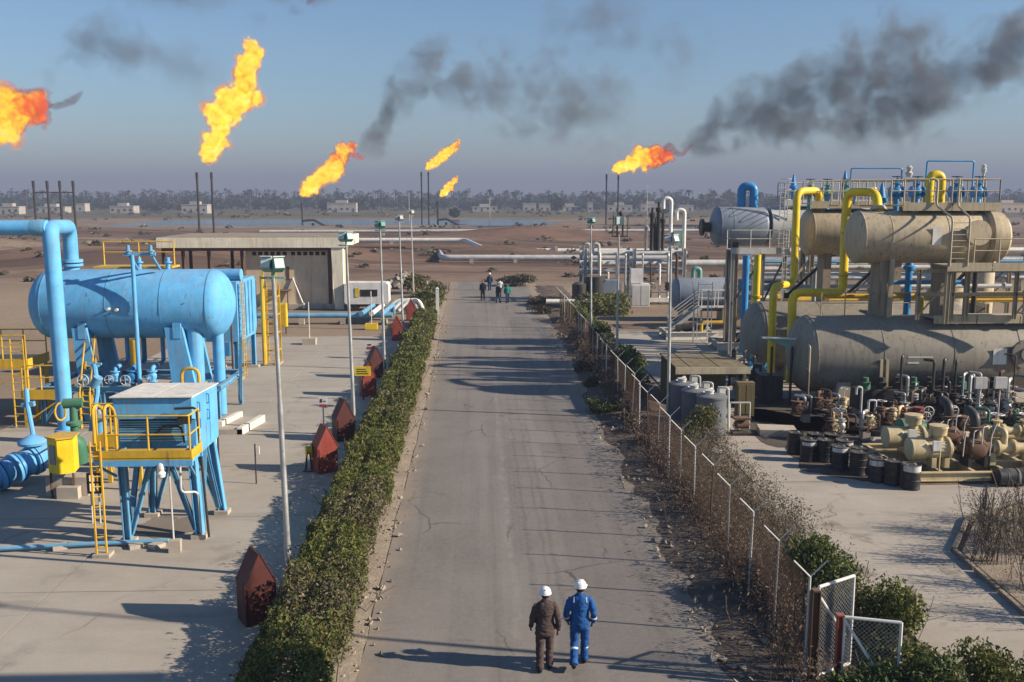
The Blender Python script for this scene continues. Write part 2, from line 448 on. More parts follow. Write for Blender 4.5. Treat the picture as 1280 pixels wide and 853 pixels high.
# ---------------------------------------------------------------- ground, road, yards
def gz(x, y):
    z = -0.03
    if y > 96:
        w = min(1, (y - 96) / 20)
        for yy, hh, wd, sd in ((112, 0.45, 4, 1), (131, 0.7, 6, 2), (152, 0.9, 7, 3), (172, 1.0, 5, 4), (196, 1.2, 8, 5), (222, 1.0, 6, 6), (247, 1.4, 9, 7), (276, 1.2, 7, 8)):
            c = yy + 7 * noise.noise((x * 0.012, sd * 7.7, 0))
            amp = 1.15 * max(0.0, 0.4 + 1.3 * noise.noise((x * 0.02, sd * 3.1, 5)))
            z += w * hh * amp * math.exp(-((y - c) / wd) ** 2)
        z += w * 0.34 * noise.noise((x * 0.09, y * 0.12, 1.3))
        # spoil heaps beside the compound
        for (hx, hy, hr, hh) in ((-42, 124, 14, 2.6), (-30, 136, 10, 2.0), (-18, 142, 9, 1.8), (4, 146, 7, 2.2), (-57, 134, 14, 2.4), (12, 196, 14, 2.2), (-75, 150, 16, 2.6), (28, 160, 9, 1.6), (-5, 178, 12, 1.8)):
            r2 = ((x - hx) / (hr * 1.8)) ** 2 + ((y - hy) / (hr * 0.6)) ** 2
            z += hh * math.exp(-r2 * 1.8)
        # river bed
        if 285 < y < 440:
            m = min(1, max(0, (y - 316 + 5 * noise.noise((x * .02, 9, 0))) / 7)) * min(1, max(0, (412 - y + 6 * noise.noise((x * .02, 4, 0))) / 8))
            mx = min(1, max(0, (x + 138) / 30)) * min(1, max(0, (38 - x) / 30))
            z = z * (1 - m * mx) - 1.0 * m * mx
    return z
ys = [-80, -30, 0, 20, 40, 60, 80, 92, 97] + [100 + 2.5 * i for i in range(80)] + [300 + 6 * i for i in range(24)] + [445, 460, 480, 510, 560, 620, 700, 800, 950, 1200, 1600, 2200, 3500]
xs = [-3500, -2000, -1200, -800, -600, -480, -400] + [-340 + 20 * i for i in range(7)] + [-205 + 5 * i for i in range(64)] + [115 + 20 * i for i in range(12)] + [400, 500, 650, 900, 1300, 2000, 3500]
g = M()
g.v = [Vector((x, y, gz(x, y))) for y in ys for x in xs]
nx = len(xs)
g.f = [[j * nx + i, j * nx + i + 1, (j + 1) * nx + i + 1, (j + 1) * nx + i] for j in range(len(ys) - 1) for i in range(nx - 1)]
structure(g.build("ground", earth, smooth=180))
w = M(); w.add([(-170, 290, -0.42), (125, 290, -0.42), (125, 436, -0.42), (-170, 436, -0.42)], [(0, 1, 2, 3)])
structure(w.build("river", water_mat(), fix=False))

# road with uneven edges
rd = M(); yy = [-30 + 1.5 * i for i in range(94)]
def xl(y): return -2.42 - 0.012 * max(0, y - 45) + 0.10 * noise.noise((y * 0.35, 1, 0))
def xr(y): return 5.25 + 0.012 * max(0, y - 40) + 0.25 * noise.noise((y * 0.3, 8, 0))
rd.v = [Vector((x, y, 0.004)) for y in yy for x in (xl(y), 1.4, xr(y))]
rd.f = [[3 * j + i, 3 * j + i + 1, 3 * j + 4 + i, 3 * j + 3 + i] for j in range(len(yy) - 1) for i in range(2)]
structure(rd.build("road", asphalt, fix=False))

def slabs(name, x0, x1, y0, y1, nxs, nys, mat, z=0.012, skip=None, jit=0.01):
    root = bpy.data.objects.new(name, None); COL.objects.link(root); ORG[root.name] = Vector((0, 0, 0)); structure(root)
    dx, dy = (x1 - x0) / nxs, (y1 - y0) / nys
    for i in range(nxs):
        for j in range(nys):
            a, b = x0 + i * dx, y0 + j * dy
            if skip and skip(a + dx / 2, b + dy / 2): continue
            zz = z + random.uniform(-jit, jit) * 0.5
            M().box((a + 0.012, b + 0.012, -0.12), (a + dx - 0.012, b + dy - 0.012, zz)).build("slab", mat, root, smooth=0)
    M().box((x0, y0, -0.14), (x1, y1, -0.012)).build("joint_bed", soil_d, root, smooth=0)
    return root
slabs("concrete_yard", -32.0, -4.75, 6.0, 38.0, 5, 6, conc)
slabs("concrete_yard_extension", -19.2, -4.75, 38.03, 64.0, 3, 5, conc)
slabs("concrete_pad", 9.0, 36.0, 30.2, 66.0, 5, 7, conc_r)
# the drive that leaves the pad towards the gate, its edge cutting diagonally past the dry shrubs
pd = structure(M().prism([(8.45, 30.17), (8.62, 24.0), (9.25, 18.9), (9.6, 12.0), (12.0, 12.0), (12.15, 19.9), (12.45, 23.9), (14.1, 26.4), (16.6, 27.7), (23, 28.6), (36, 28.6), (36, 30.17)], 'z', -0.1, 0.012).build("concrete_drive", conc_r, smooth=0))

# verge strips as lumpy ground
def verge(name, xa, xb, y0, y1, mat, hgt, seed, nxn=7, step=0.35):
    m = M(); n = int((y1 - y0) / step)
    for j in range(n + 1):
        y = y0 + (y1 - y0) * j / n
        a = xa(y) if callable(xa) else xa; b = xb(y) if callable(xb) else xb
        for i in range(nxn + 1):
            t = i / nxn; x = a + (b - a) * t
            e = min(1, 4 * t, 4 * (1 - t))
            z = -0.03 + e * (0.05 + hgt * (0.5 + noise.noise((x * 1.1, y * 0.9, seed)) + 0.5 * noise.noise((x * 3.1, y * 3.3, seed))))
            m.v.append(Vector((x + 0.12 * noise.noise((x, y * 1.3, seed + 5)) * (1 if i in (0, nxn) else 0), y, z)))
    k = nxn + 1
    m.f = [[j * k + i, j * k + i + 1, (j + 1) * k + i + 1, (j + 1) * k + i] for j in range(n) for i in range(nxn)]
    return structure(m.build(name, mat, smooth=180, fix=False))
verge("verge_left", -4.8, lambda y: xl(y) + 0.15 + 0.18 * noise.noise((y * 0.7, 3, 0)), 8, 97, soil, 0.07, 3)
verge("verge_right", lambda y: 4.55 + 0.011 * max(0, y - 20) + 0.5 * noise.noise((y * 0.4, 20, 0)), lambda y: 8.75 if y > 29 else 8.95 + 0.12 * max(0, 24 - y) * 0.4, 8, 100, soil_d, 0.11, 9, 12)
# soil island with a kerb
isl = structure(M().prism([(12.3, 12), (12.35, 19.8), (12.65, 23.7), (14.25, 26.1), (16.7, 27.4), (23, 28.3), (30, 28.3), (30, 12)], 'z', -0.1, 0.06).build("soil_bed", soil, smooth=0))
kb = thing("kerb", "low weathered kerb round the dry soil bed at far right", "kerb", (12.2, 20, 0))
kp = [(12.12, 14), (12.17, 19.85), (12.49, 23.82), (14.14, 26.3), (16.62, 27.6), (23, 28.5)]
for a, b in zip(kp[:-1], kp[1:]):
    n = max(1, int((Vector(b) - Vector(a)).length / 1.0))
    for i in range(n):
        p = Vector(a).lerp(Vector(b), i / n + 0.01); q = Vector(a).lerp(Vector(b), (i + 1) / n - 0.01)
        M().bar((p.x, p.y, 0.07), (q.x, q.y, 0.07 + random.uniform(-.01, .01)), 0.10, 0.12).build("kerb_stone", soil, kb, smooth=0)

def rubble(name, n, pick, smin, smax, label, cat="rubble", mat=stone):
    m = M()
    for _ in range(n):
        x, y, z = pick(); s = random.uniform(smin, smax) * random.choice((0.6, 1, 1, 1.5))
        rot = Matrix.Rotation(random.random() * 6, 3, Vector((random.random(), random.random(), random.random() + .1)).normalized())
        pts = [Vector(q) * s * random.uniform(.6, 1.2) for q in ((1, 0, 0), (-1, 0, 0), (0, 1, 0), (0, -1, 0), (0, 0, .7), (0, 0, -.7), (.6, .6, .3), (-.6, -.6, .3))]
        m.add([rot @ p + Vector((x, y, z)) for p in pts], [(0, 2, 6), (6, 2, 4), (0, 6, 4), (2, 1, 4), (1, 7, 4), (1, 3, 7), (7, 3, 4), (3, 0, 4), (2, 0, 5), (1, 2, 5), (3, 1, 5), (0, 3, 5)])
    return prop(m.build(name, mat, smooth=0), label, cat, kind="stuff")
rubble("verge_rubble", 230, lambda: (random.gauss(-2.45, .22), 14 + 60 * random.random() ** 1.6, 0.03), 0.02, 0.075, "pale broken stones along the foot of the long hedge")
rubble("roadside_rubble", 520, lambda: (random.uniform(4.6, 6.6), 15 + 50 * random.random() ** 1.7, 0.06), 0.025, 0.10, "stones and broken slabs on the verge by the wire fence")

# ---------------------------------------------------------------- foliage
def leaf_mesh(name, pts, parent, mat=None, loc=None):
    """pts: (position, size, colour, up-bias)"""
    vs, fs, cs = [], [], []
    for p, s, c in pts:
        d = Vector((random.gauss(0, 1), random.gauss(0, 1), random.gauss(0.3, 0.8))).normalized()
        u, v, _ = basis(d)
        a = random.random() * 6.28; u, v = u * math.cos(a) + v * math.sin(a), v * math.cos(a) - u * math.sin(a)
        k = len(vs)
        vs += [p - u * s, p - v * s * 0.42 + d * s * .12, p + u * s, p + v * s * 0.42 + d * s * .12]
        fs.append((k, k + 1, k + 2, k + 3)); cs += [c] * 4
    org = ORG[parent.name] if parent else Vector(loc or (0, 0, 0))
    me = bpy.data.meshes.new(name); me.from_pydata([tuple(q - org) for q in vs], [], fs)
    ca = me.color_attributes.new("leafcol", 'FLOAT_COLOR', 'POINT')
    flat = []
    for c in cs: flat += [c[0], c[1], c[2], 1.0]
    ca.data.foreach_set("color", flat)
    me.materials.append(mat or leafm)
    o = bpy.data.objects.new(name, me); COL.objects.link(o)
    if parent: o.parent = parent
    else: o.location = org
    ORG[o.name] = org
    return o
G_HEDGE = ((0.105, 0.125, 0.030), (0.14, 0.152, 0.038), (0.070, 0.092, 0.024), (0.18, 0.168, 0.052))
G_DARK = ((0.050, 0.085, 0.024), (0.07, 0.115, 0.030), (0.095, 0.135, 0.038), (0.035, 0.06, 0.02))
G_OLIVE = ((0.11, 0.115, 0.04), (0.085, 0.10, 0.035), (0.15, 0.13, 0.055))
G_DRY = ((0.17, 0.135, 0.095), (0.125, 0.10, 0.072), (0.22, 0.18, 0.125), (0.10, 0.08, 0.058))
def shade(c):
    k = random.uniform(0.75, 1.25); return (c[0] * k, c[1] * k, c[2] * k)
def twigs(m, base, n, h, spread, r=0.008):
    for _ in range(n):
        a = random.random() * 6.28; l = random.uniform(.5, 1) * h
        b0 = Vector(base) + Vector((random.gauss(0, spread * .3), random.gauss(0, spread * .3), 0))
        tip = b0 + Vector((math.cos(a) * spread * random.random(), math.sin(a) * spread * random.random(), l))
        mid = b0.lerp(tip, .55) + Vector((random.gauss(0, .05), random.gauss(0, .05), 0))
        m.tube([b0, mid, tip], r, 3, 0.02)
        for _ in range(2):
            t2 = mid + Vector((random.gauss(0, .18), random.gauss(0, .18), l * .4 * random.random()))
            m.tube([mid, t2], r * .6, 3)
def bush(name, label, cat, c, rad, cols, n, leaf, group=None, ntw=10, bare=0.0, lumps=7):
    t = thing(name, label, cat, (c[0], c[1], 0.0), group)
    m = M(); twigs(m, (c[0], c[1], 0), ntw, rad[2] * 0.9 + c[2], max(rad[0], rad[1]) * .7)
    m.build("branches", barkm, t, smooth=0)
    blobs = []
    for _ in range(lumps):
        d = Vector((random.gauss(0, 1), random.gauss(0, 1), random.gauss(0.2, .8))).normalized()
        blobs.append((Vector(c) + Vector((d.x * rad[0], d.y * rad[1], d.z * rad[2])) * random.uniform(.35, .7), random.uniform(.38, .62)))
    blobs.append((Vector(c), 0.7))
    pts = []
    for _ in range(n):
        b, s = random.choice(blobs)
        d = Vector((random.gauss(0, 1), random.gauss(0, 1), random.gauss(0, 1))).normalized() * random.random() ** 0.4 * s
        p = b + Vector((d.x * rad[0], d.y * rad[1], d.z * rad[2]))
        if p.z < 0.03: p.z = 0.03 + random.random() * 0.2
        pts.append((p, leaf * random.uniform(.6, 1.3), shade(random.choice(cols))))
    leaf_mesh("foliage", pts, t)
    return t

def hedge_profile(y):
    top = 1.12 + 0.30 * noise.noise((y * 0.4, 2, 0)) + 0.1 * noise.noise((y * 1.3, 7, 0))
    xa = -4.38 + 0.14 * noise.noise((y * 0.5, 11, 0)) - 0.006 * max(0, y - 25)
    xb = -2.78 + 0.2 * noise.noise((y * 0.45, 15, 0)) - 0.008 * max(0, y - 25)
    return xa, xb, top
hd = thing("hedge", "long dense green clipped hedge between the road and the yard", "hedge", (-3.85, 40, 0))
pts = []
y = 12.0
while y < 71:
    xa, xb, top = hedge_profile(y)
    lod = max(1.0, (y / 26) ** 0.9); leaf = 0.054 * lod
    cnt = int(1850 / lod ** 1.9)
    for _ in range(cnt):
        a = random.random()
        yy_ = y + random.random() * 0.5
        lump = 0.16 * noise.noise((yy_ * 1.1, a * 5, 3)) + 0.07 * noise.noise((yy_ * 4, a * 14, 9))
        ang = math.pi * a
        cx, hw = (xa + xb) / 2, (xb - xa) / 2
        ex = abs(math.cos(ang)) ** 0.55 * math.copysign(1, math.cos(ang)); ez = math.sin(ang) ** 0.5
        dep = 1 - 0.45 * random.random() ** 2 + lump * 1.5
        if random.random() < 0.03: dep += random.random() * .22
        p = Vector((cx + hw * ex * dep, yy_, max(0.04, top * ez * dep)))
        dry = noise.noise((yy_ * 0.33 + 2.2, p.x * .5, 4)) + 0.5 * noise.noise((yy_ * 1.3, p.x, 4)) + (.45 if 20.0 < yy_ < 22.2 else 0) + .15
        if noise.noise((yy_ * 1.1, p.x * 1.6, p.z * 1.6 + 30)) > .38 and random.random() < .75: continue
        cols = G_DRY if (dry > 0.5 and random.random() < .45) or random.random() < 0.012 else (G_OLIVE if dry > 0.25 and random.random() < .6 else G_HEDGE)
        pts.append((p, leaf * random.uniform(.6, 1.25), shade(random.choice(cols))))
    y += 0.5
leaf_mesh("foliage", pts, hd)
m = M()
for i in range(120):
    yb = 12 + i * 0.49; xa, xb, top = hedge_profile(yb)
    twigs(m, ((xa + xb) / 2 + random.gauss(0, .3), yb, 0), 3, top * .85, 0.7, 0.012)
m.build("branches", barkm, hd, smooth=0)

# ---------------------------------------------------------------- people
def ring_tube(bm_v, bm_f, rings, n=14):
    """rings: (centre, rx, ry, forward-dir or None); elliptical sections stacked along a limb"""
    k = len(bm_v)
    for i, (c, rx, ry) in enumerate(rings):
        c = Vector(c)
        if i == 0: d = Vector(rings[1][0]) - c
        elif i == len(rings) - 1: d = c - Vector(rings[i - 1][0])
        else: d = Vector(rings[i + 1][0]) - Vector(rings[i - 1][0])
        d.normalize()
        u = Vector((1, 0, 0)) - d * d.x
        if u.length < .2: u = Vector((0, 0, 1)) - d * d.z
        u.normalize(); v = d.cross(u)
        for j in range(n):
            a = 2 * math.pi * j / n
            bm_v.append(c + u * math.cos(a) * rx + v * math.sin(a) * ry)
    for i in range(len(rings) - 1):
        for j in range(n):
            j2 = (j + 1) % n
            bm_f.append([k + i * n + j, k + i * n + j2, k + (i + 1) * n + j2, k + (i + 1) * n + j])
    bm_f.append([k + j for j in range(n)][::-1]); bm_f.append([k + (len(rings) - 1) * n + j for j in range(n)])
def remeshed(name, v, f, mat, parent, xf, vox, sm=4, wrinkle=0.0):
    me = bpy.data.meshes.new(name + "_src"); me.from_pydata([tuple(p) for p in v], [], f)
    bm = bmesh.new(); bm.from_mesh(me); bmesh.ops.recalc_face_normals(bm, faces=bm.faces); bm.to_mesh(me); bm.free()
    o = bpy.data.objects.new(name, me); COL.objects.link(o)
    rm = o.modifiers.new("r", 'REMESH'); rm.mode = 'VOXEL'; rm.voxel_size = vox; rm.use_smooth_shade = True
    s = o.modifiers.new("s", 'SMOOTH'); s.iterations = sm; s.factor = .5
    dg = bpy.context.evaluated_depsgraph_get()
    nm = bpy.data.meshes.new_from_object(o.evaluated_get(dg)); nm.name = name
    data = [(q.co.copy(), q.normal.copy()) for q in nm.vertices]; flat = []
    for p, nrm in data:
        if wrinkle: p = p + nrm * (wrinkle * noise.noise((p.x * 7, p.y * 7, p.z * 16)) + wrinkle * .6 * noise.noise((p.x * 18, p.y * 18, p.z * 30)))
        flat += (xf @ p)[:]
    nm.vertices.foreach_set("co", flat); nm.update()
    o.modifiers.clear(); o.data = nm
    nm.polygons.foreach_set("use_smooth", [True] * len(nm.polygons))
    nm.materials.clear(); nm.materials.append(mat)
    o.parent = parent
    ORG[o.name] = Vector((0, 0, 0))
    return o
def person(loc, rz, label, top, trousers, height=1.74, stride=.28, helmet=None, hair=True, armbend=.25, longcoat=.0, strips=False, vox=.016, headturn=0.0, swing=.18, cat="person", group=None, lift=.0, pocket=False):
    t = thing("person", label, "person", loc, group)
    s = height / 1.74
    xf = Matrix.Rotation(rz, 4, 'Z') @ Matrix.Scale(s, 4)
    # the figure faces +Y before turning; left foot back, right foot forward
    hipz = .92
    fl, fr_ = Vector((-.115, -stride * .55, lift)), Vector((.10, stride * .45, 0))
    kl, kr = Vector((-.105, -stride * .05 + .03 + lift * .4, .49 + lift * .2)), Vector((.10, stride * .28 + .03, .49))
    hl, hr = Vector((-.095, 0, hipz)), Vector((.095, 0, hipz))
    shl, shr = Vector((-.185, -.01, 1.395)), Vector((.185, -.01, 1.395))
    ell, elr = Vector((-.262, -.03 + swing * .35, 1.10)), Vector((.262, -.05 - swing * .3, 1.10))
    wrl, wrr = Vector((-.27, .05 + swing, .85 + swing * .1)), Vector((.27, .03 - swing * .35, .84))
    if pocket: elr = Vector((.275, -.06, 1.11)); wrr = Vector((.25, .06, .885)); ell = Vector((-.27, -.05, 1.11)); wrl = Vector((-.235, .07, .90))
    # skin body: one continuous mesh
    v, f = [], []
    ring_tube(v, f, [((0, -.01, 1.36), .06, .06), ((0, 0, 1.46), .056, .06), ((0, .01, 1.53), .055, .06)])
    ring_tube(v, f, [((0, .015, 1.49), .045, .05), ((0, .025, 1.53), .062, .085), ((0, .015, 1.60), .075, .096), ((0, .005, 1.67), .076, .098), ((0, 0, 1.72), .058, .076), ((0, 0, 1.74), .02, .03)])
    ring_tube(v, f, [((0, .10, 1.57), .012, .012), ((0, .122, 1.585), .014, .014), ((0, .10, 1.62), .009, .01)], 8)
    for sx in (-1, 1): ring_tube(v, f, [((sx * .072, .0, 1.58), .012, .02), ((sx * .088, -.008, 1.60), .01, .026), ((sx * .075, .0, 1.63), .012, .02)], 8)
    for a, b in ((shl, shr),): ring_tube(v, f, [(a.lerp(b, .15) - Vector((0, 0, .03)), .035, .035), (a.lerp(b, .5), .05, .05), (b.lerp(a, .15) - Vector((0, 0, .03)), .035, .035)])
    ring_tube(v, f, [((0, -.01, 1.38), .12, .08), ((0, 0, 1.1), .13, .085), ((0, 0, .95), .14, .09)])
    for (sh_, e, w_) in ((shl, ell, wrl), (shr, elr, wrr)):
        ring_tube(v, f, [(sh_.lerp(e, .12), .034, .034), (e, .034, .034), (w_, .028, .026)])
        d = (w_ - e).normalized(); sx = -1 if sh_.x < 0 else 1
        pal = w_ + d * .09
        ring_tube(v, f, [(w_, .026, .022), (w_ + d * .04, .022, .038), (pal, .02, .04)], 10)
        for q, (off, ln) in enumerate(((-.03, .062), (-.01, .075), (.011, .07), (.03, .052))):
            b0 = pal + Vector((0, off, 0)) - d * .01; b1 = b0 + d * ln * .5 + Vector((-sx * .012, .006, 0)); b2 = b1 + d * ln * .45 + Vector((-sx * .024, .006, 0))
            ring_tube(v, f, [(b0, .0095, .0095), (b1, .009, .009), (b2, .007, .007)], 7)
        th0 = w_ + d * .03 + Vector((0, .03, 0)); ring_tube(v, f, [(th0, .012, .012), (th0 + d * .035 + Vector((-sx * .012, .03, 0)), .0105, .0105), (th0 + d * .07 + Vector((-sx * .02, .035, 0)), .008, .008)], 7)
    for (h_, k_, a_) in ((hl, kl, fl), (hr, kr, fr_)):
        ring_tube(v, f, [(h_, .07, .07), (k_, .045, .05), (a_ + Vector((0, 0, .09)), .035, .035)])
    remeshed("body", v, f, skin, t, xf, min(vox, .011) if vox < .02 else vox, 2)
    # jacket or coverall top
    v, f = [], []
    hem = .86 - longcoat
    ring_tube(v, f, [((0, 0, hem), .205 if longcoat else .183, .155 if longcoat else .135), ((0, 0, 1.0), .19 if longcoat else .178, .138 if longcoat else .128), ((0, 0, 1.12), .172, .125), ((0, -.012, 1.28), .192, .135), ((0, -.015, 1.37), .19, .125), ((0, -.014, 1.425), .18, .11), ((0, -.012, 1.465), .125, .09), ((0, -.005, 1.50), .07, .075), ((0, 0, 1.525), .064, .068)], 20)
    for (sh_, e, w_) in ((shl, ell, wrl), (shr, elr, wrr)):
        inn = Vector((sh_.x * .5, sh_.y, sh_.z - .01))
        ring_tube(v, f, [(inn, .06, .065), (sh_ + Vector((0, 0, -.012)), .072, .07), (sh_.lerp(e, .25), .071, .07), (sh_.lerp(e, .6), .067, .066), (e, .066, .062), (e.lerp(w_, .55), .057, .053), (w_ - (w_ - e).normalized() * .005, .05, .046)], 14)
    jk = remeshed("jacket", v, f, top, t, xf, vox, 4, .015)
    v, f = [], []
    ring_tube(v, f, [((0, 0, 1.0), .165, .118), ((0, 0, .92), .178, .13), ((0, -.01, .84), .175, .13), ((0, -.005, .80), .15, .11)], 18)
    for (h_, k_, a_) in ((hl, kl, fl), (hr, kr, fr_)):
        ring_tube(v, f, [(h_ + Vector((0, 0, .03)), .095, .11), (h_.lerp(k_, .4), .095, .10), (k_, .084, .088), (k_.lerp(a_, .4) + Vector((0, -.012, 0)), .080, .084), (k_.lerp(a_, .8) + Vector((0, 0, .03)), .078, .084), (a_ + Vector((0, 0, .06)), .084, .092)], 16)
    tr_ = remeshed("trousers", v, f, trousers, t, xf, vox, 4, .013)
    for a_, tilt in ((fl, lift * 2.2), (fr_, 0)):
        v, f = [], []
        ring_tube(v, f, [(a_ + Vector((0, -.06, .10)), .045, .05), (a_ + Vector((0, -.055, .045)), .045, .055), (a_ + Vector((0, .02, .045 - tilt * .05)), .046, .044), (a_ + Vector((0, .12, .038 - tilt * .12)), .05, .036), (a_ + Vector((0, .185, .03 - tilt * .16)), .034, .024)], 12)
        remeshed("shoe", v, f, f_black, t, xf, max(.010, vox * .8), 2)
    if strips:
        for (p, q, fr2, rr, rr2) in ((kl, fl + Vector((0, 0, .07)), .35, .083, .087), (kr, fr_ + Vector((0, 0, .07)), .35, .083, .087), (ell, wrl, .4, .064, .06), (elr, wrr, .4, .064, .06)):
            c = p.lerp(q, fr2); d = (q - p).normalized(); v, f = [], []
            ring_tube(v, f, [(c - d * .022, rr, rr2), (c + d * .022, rr, rr2)], 16)
            remeshed("reflective_strip", v, f, f_strip, t, xf, .012, 0)
        for sx in (-1, 1):
            m = M().bar(xf @ Vector((sx * .125, -.118, 1.36)), xf @ Vector((sx * .115, -.075, 1.455)), .018, .02)
            o = m.build("shoulder_stripe", f_strip, None, smooth=0); o.parent = t
    hc = xf @ Vector((0, .005, 1.655))
    if helmet:
        m = M(); prof = [(-.03, .122), (-.02, .128), (0, .122), (.05, .112), (.09, .085), (.115, .045), (.122, .005)]
        m.lathe([(z * s, r * s) for z, r in prof], hc, (0, 0, 1), 24)
        hm = m.build("hard_hat", helmet, None); hm.parent = t
        fw = xf.to_3x3() @ Vector((math.sin(headturn), math.cos(headturn), 0))
        m = M().cbox(hc + fw * .13 + Vector((0, 0, -.028 * s)), (.16 * s, .07 * s, .012 * s), math.atan2(-fw.x, fw.y)); o = m.build("peak", helmet, hm, smooth=0); o.parent = hm
        m = M().bar(hc + fw * .1 + Vector((0, 0, .08 * s)), hc - fw * .1 + Vector((0, 0, .08 * s)), .03 * s, .03 * s); o = m.build("ridge", helmet, hm, smooth=0); o.parent = hm
        v, f = [], []
        ring_tube(v, f, [((0, -.02, 1.55), .068, .075), ((0, -.015, 1.60), .079, .085), ((0, -.01, 1.65), .08, .09)]); remeshed("hair", v, f, f_black, t, xf, max(.012, vox * .7), 2)
    elif hair:
        v, f = [], []
        ring_tube(v, f, [((0, -.03, 1.56), .066, .06), ((0, -.025, 1.62), .082, .085), ((0, -.01, 1.69), .083, .098), ((0, 0, 1.745), .06, .07), ((0, 0, 1.757), .02, .03)]); remeshed("hair", v, f, f_black, t, xf, max(.012, vox * .7), 2)
    return t
person((1.27, 17.85, .01), .06, "man in dark brown work suit and white hard hat walking away", f_brown, f_brown, 1.69, .16, helmetm, longcoat=.10, vox=.014, swing=.10)
person((1.97, 17.95, .01), -.08, "man in blue coveralls and white hard hat walking away", f_blue, f_blue, 1.78, .42, helmetm, strips=True, vox=.014, swing=.06, headturn=.5, lift=.09, pocket=True)
person((.36, 86.5, .01), 3.0, "far figure in black jacket standing at the left of the group", f_black, f_black, 1.80, .3, vox=.03)
person((1.07, 95.4, .01), .2, "far worker in blue with a white helmet behind the group", f_navy, f_navy, 1.74, .2, helmetm, vox=.03)
person((1.70, 84.0, .01), 2.6, "far figure in black at the front of the group", f_black, f_navy, 1.72, .35, vox=.03)
person((2.50, 84.0, .01), 3.4, "far figure in a green jacket at the right of the group", f_green, f_navy, 1.72, .3, vox=.03)
person((1.95, 88.6, .01), .4, "far figure in a white shirt behind the green jacket", f_white, f_black, 1.76, .3, vox=.03)

# ---------------------------------------------------------------- flames
EXPO = 2 ** vs.exposure
def flame_mat(name, axis, z0, z1, sooty, scale, sig, core):
    m = bpy.data.materials.new(name); m.use_nodes = True
    n, l = m.node_tree.nodes, m.node_tree.links
    n.remove(n["Principled BSDF"])
    tc = n.new("ShaderNodeTexCoord")
    a = _noise(n, l, tc.outputs["Object"], scale, 7, .7, .9)
    dp = n.new("ShaderNodeVectorMath"); dp.operation = 'DOT_PRODUCT'; l.new(tc.outputs["Object"], dp.inputs[0]); dp.inputs[1].default_value = axis
    t = _range(n, l, dp.outputs["Value"], z0, z1)
    hot = _math(n, l, 'SUBTRACT', _range(n, l, a, .33, .63), _math(n, l, 'MULTIPLY', t, sooty))
    cr = n.new("ShaderNodeValToRGB"); l.new(hot, cr.inputs[0])
    e = cr.color_ramp.elements
    if core:
        e[0].position = 0.0; e[0].color = (.75, .07, .002, 1)
        e[1].position = 1.0; e[1].color = (1.0, .98, .42, 1)
        for p, c in ((.10, (1.0, .22, .004, 1)), (.24, (1.0, .52, .005, 1)), (.45, (1.0, .80, .012, 1)), (.72, (1.0, .90, .05, 1))): x = e.new(p); x.color = c
    else:
        e[0].position = 0.0; e[0].color = (.28, .02, .004, 1)
        e[1].position = 1.0; e[1].color = (1.0, .62, .02, 1)
        for p, c in ((.3, (.85, .12, .005, 1)), (.6, (1.0, .34, .01, 1))): x = e.new(p); x.color = c
    em = n.new("ShaderNodeEmission"); l.new(cr.outputs[0], em.inputs[0]); em.inputs[1].default_value = sig * (1.75 if core else 1.2) / EXPO
    ab = n.new("ShaderNodeVolumeAbsorption"); ab.inputs[0].default_value = (0, 0, 0, 1); ab.inputs[1].default_value = sig
    ad = n.new("ShaderNodeAddShader"); l.new(em.outputs[0], ad.inputs[0]); l.new(ab.outputs[0], ad.inputs[1])
    l.new(ad.outputs[0], n["Material Output"].inputs["Volume"])
    return m
def lump_tube(path, n=56, m=96, amp=.45, seed=0.0, fine=1.0):
    """closed lumpy tube; path = [(point, radius), ...]"""
    P = [Vector(p) for p, r in path]; Rr = [r for p, r in path]
    def samp(t):
        x = t * (len(P) - 1); i = min(int(x), len(P) - 2); u = x - i
        p0, p1, p2, p3 = P[max(i - 1, 0)], P[i], P[i + 1], P[min(i + 2, len(P) - 1)]
        q = .5 * ((2 * p1) + (p2 - p0) * u + (2 * p0 - 5 * p1 + 4 * p2 - p3) * u * u + (3 * p1 - p0 - 3 * p2 + p3) * u ** 3)
        s = u * u * (3 - 2 * u)
        return q, Rr[i] * (1 - s) + Rr[i + 1] * s
    mm = M(); k0 = None
    prev = None
    for j in range(m + 1):
        t = j / m; c, r = samp(t); d = (samp(min(1, t + .01))[0] - samp(max(0, t - .01))[0]).normalized()
        if prev is None: u, v, _ = basis(d)
        else: u = (prev - d * prev.dot(d)).normalized(); v = d.cross(u)
        prev = u
        for i in range(n):
            a = 2 * math.pi * i / n; o = u * math.cos(a) + v * math.sin(a)
            q = (c + o * r * .8) / max(r, .5); rm = sum(Rr) / len(Rr); q2 = (c + o * r * .8) / rm
            k = 1 + amp * noise.noise(q2 * 1.1 + Vector((seed, 0, 0))) + amp * .7 * abs(noise.noise(q2 * 2.6 + Vector((0, seed, 0)))) + amp * .5 * noise.noise(q2 * 5.5 * fine) + amp * .28 * noise.noise(q2 * 12 * fine)
            mm.v.append(c + o * r * max(.15, k) + d * r * min(.35, amp) * noise.noise(q2 * 4 + Vector((3, seed, 7))))
    mm.f = [[j * n + i, j * n + (i + 1) % n, (j + 1) * n + (i + 1) % n, (j + 1) * n + i] for j in range(m) for i in range(n)]
    mm.f += [[i for i in range(n)][::-1], [m * n + i for i in range(n)]]
    return mm
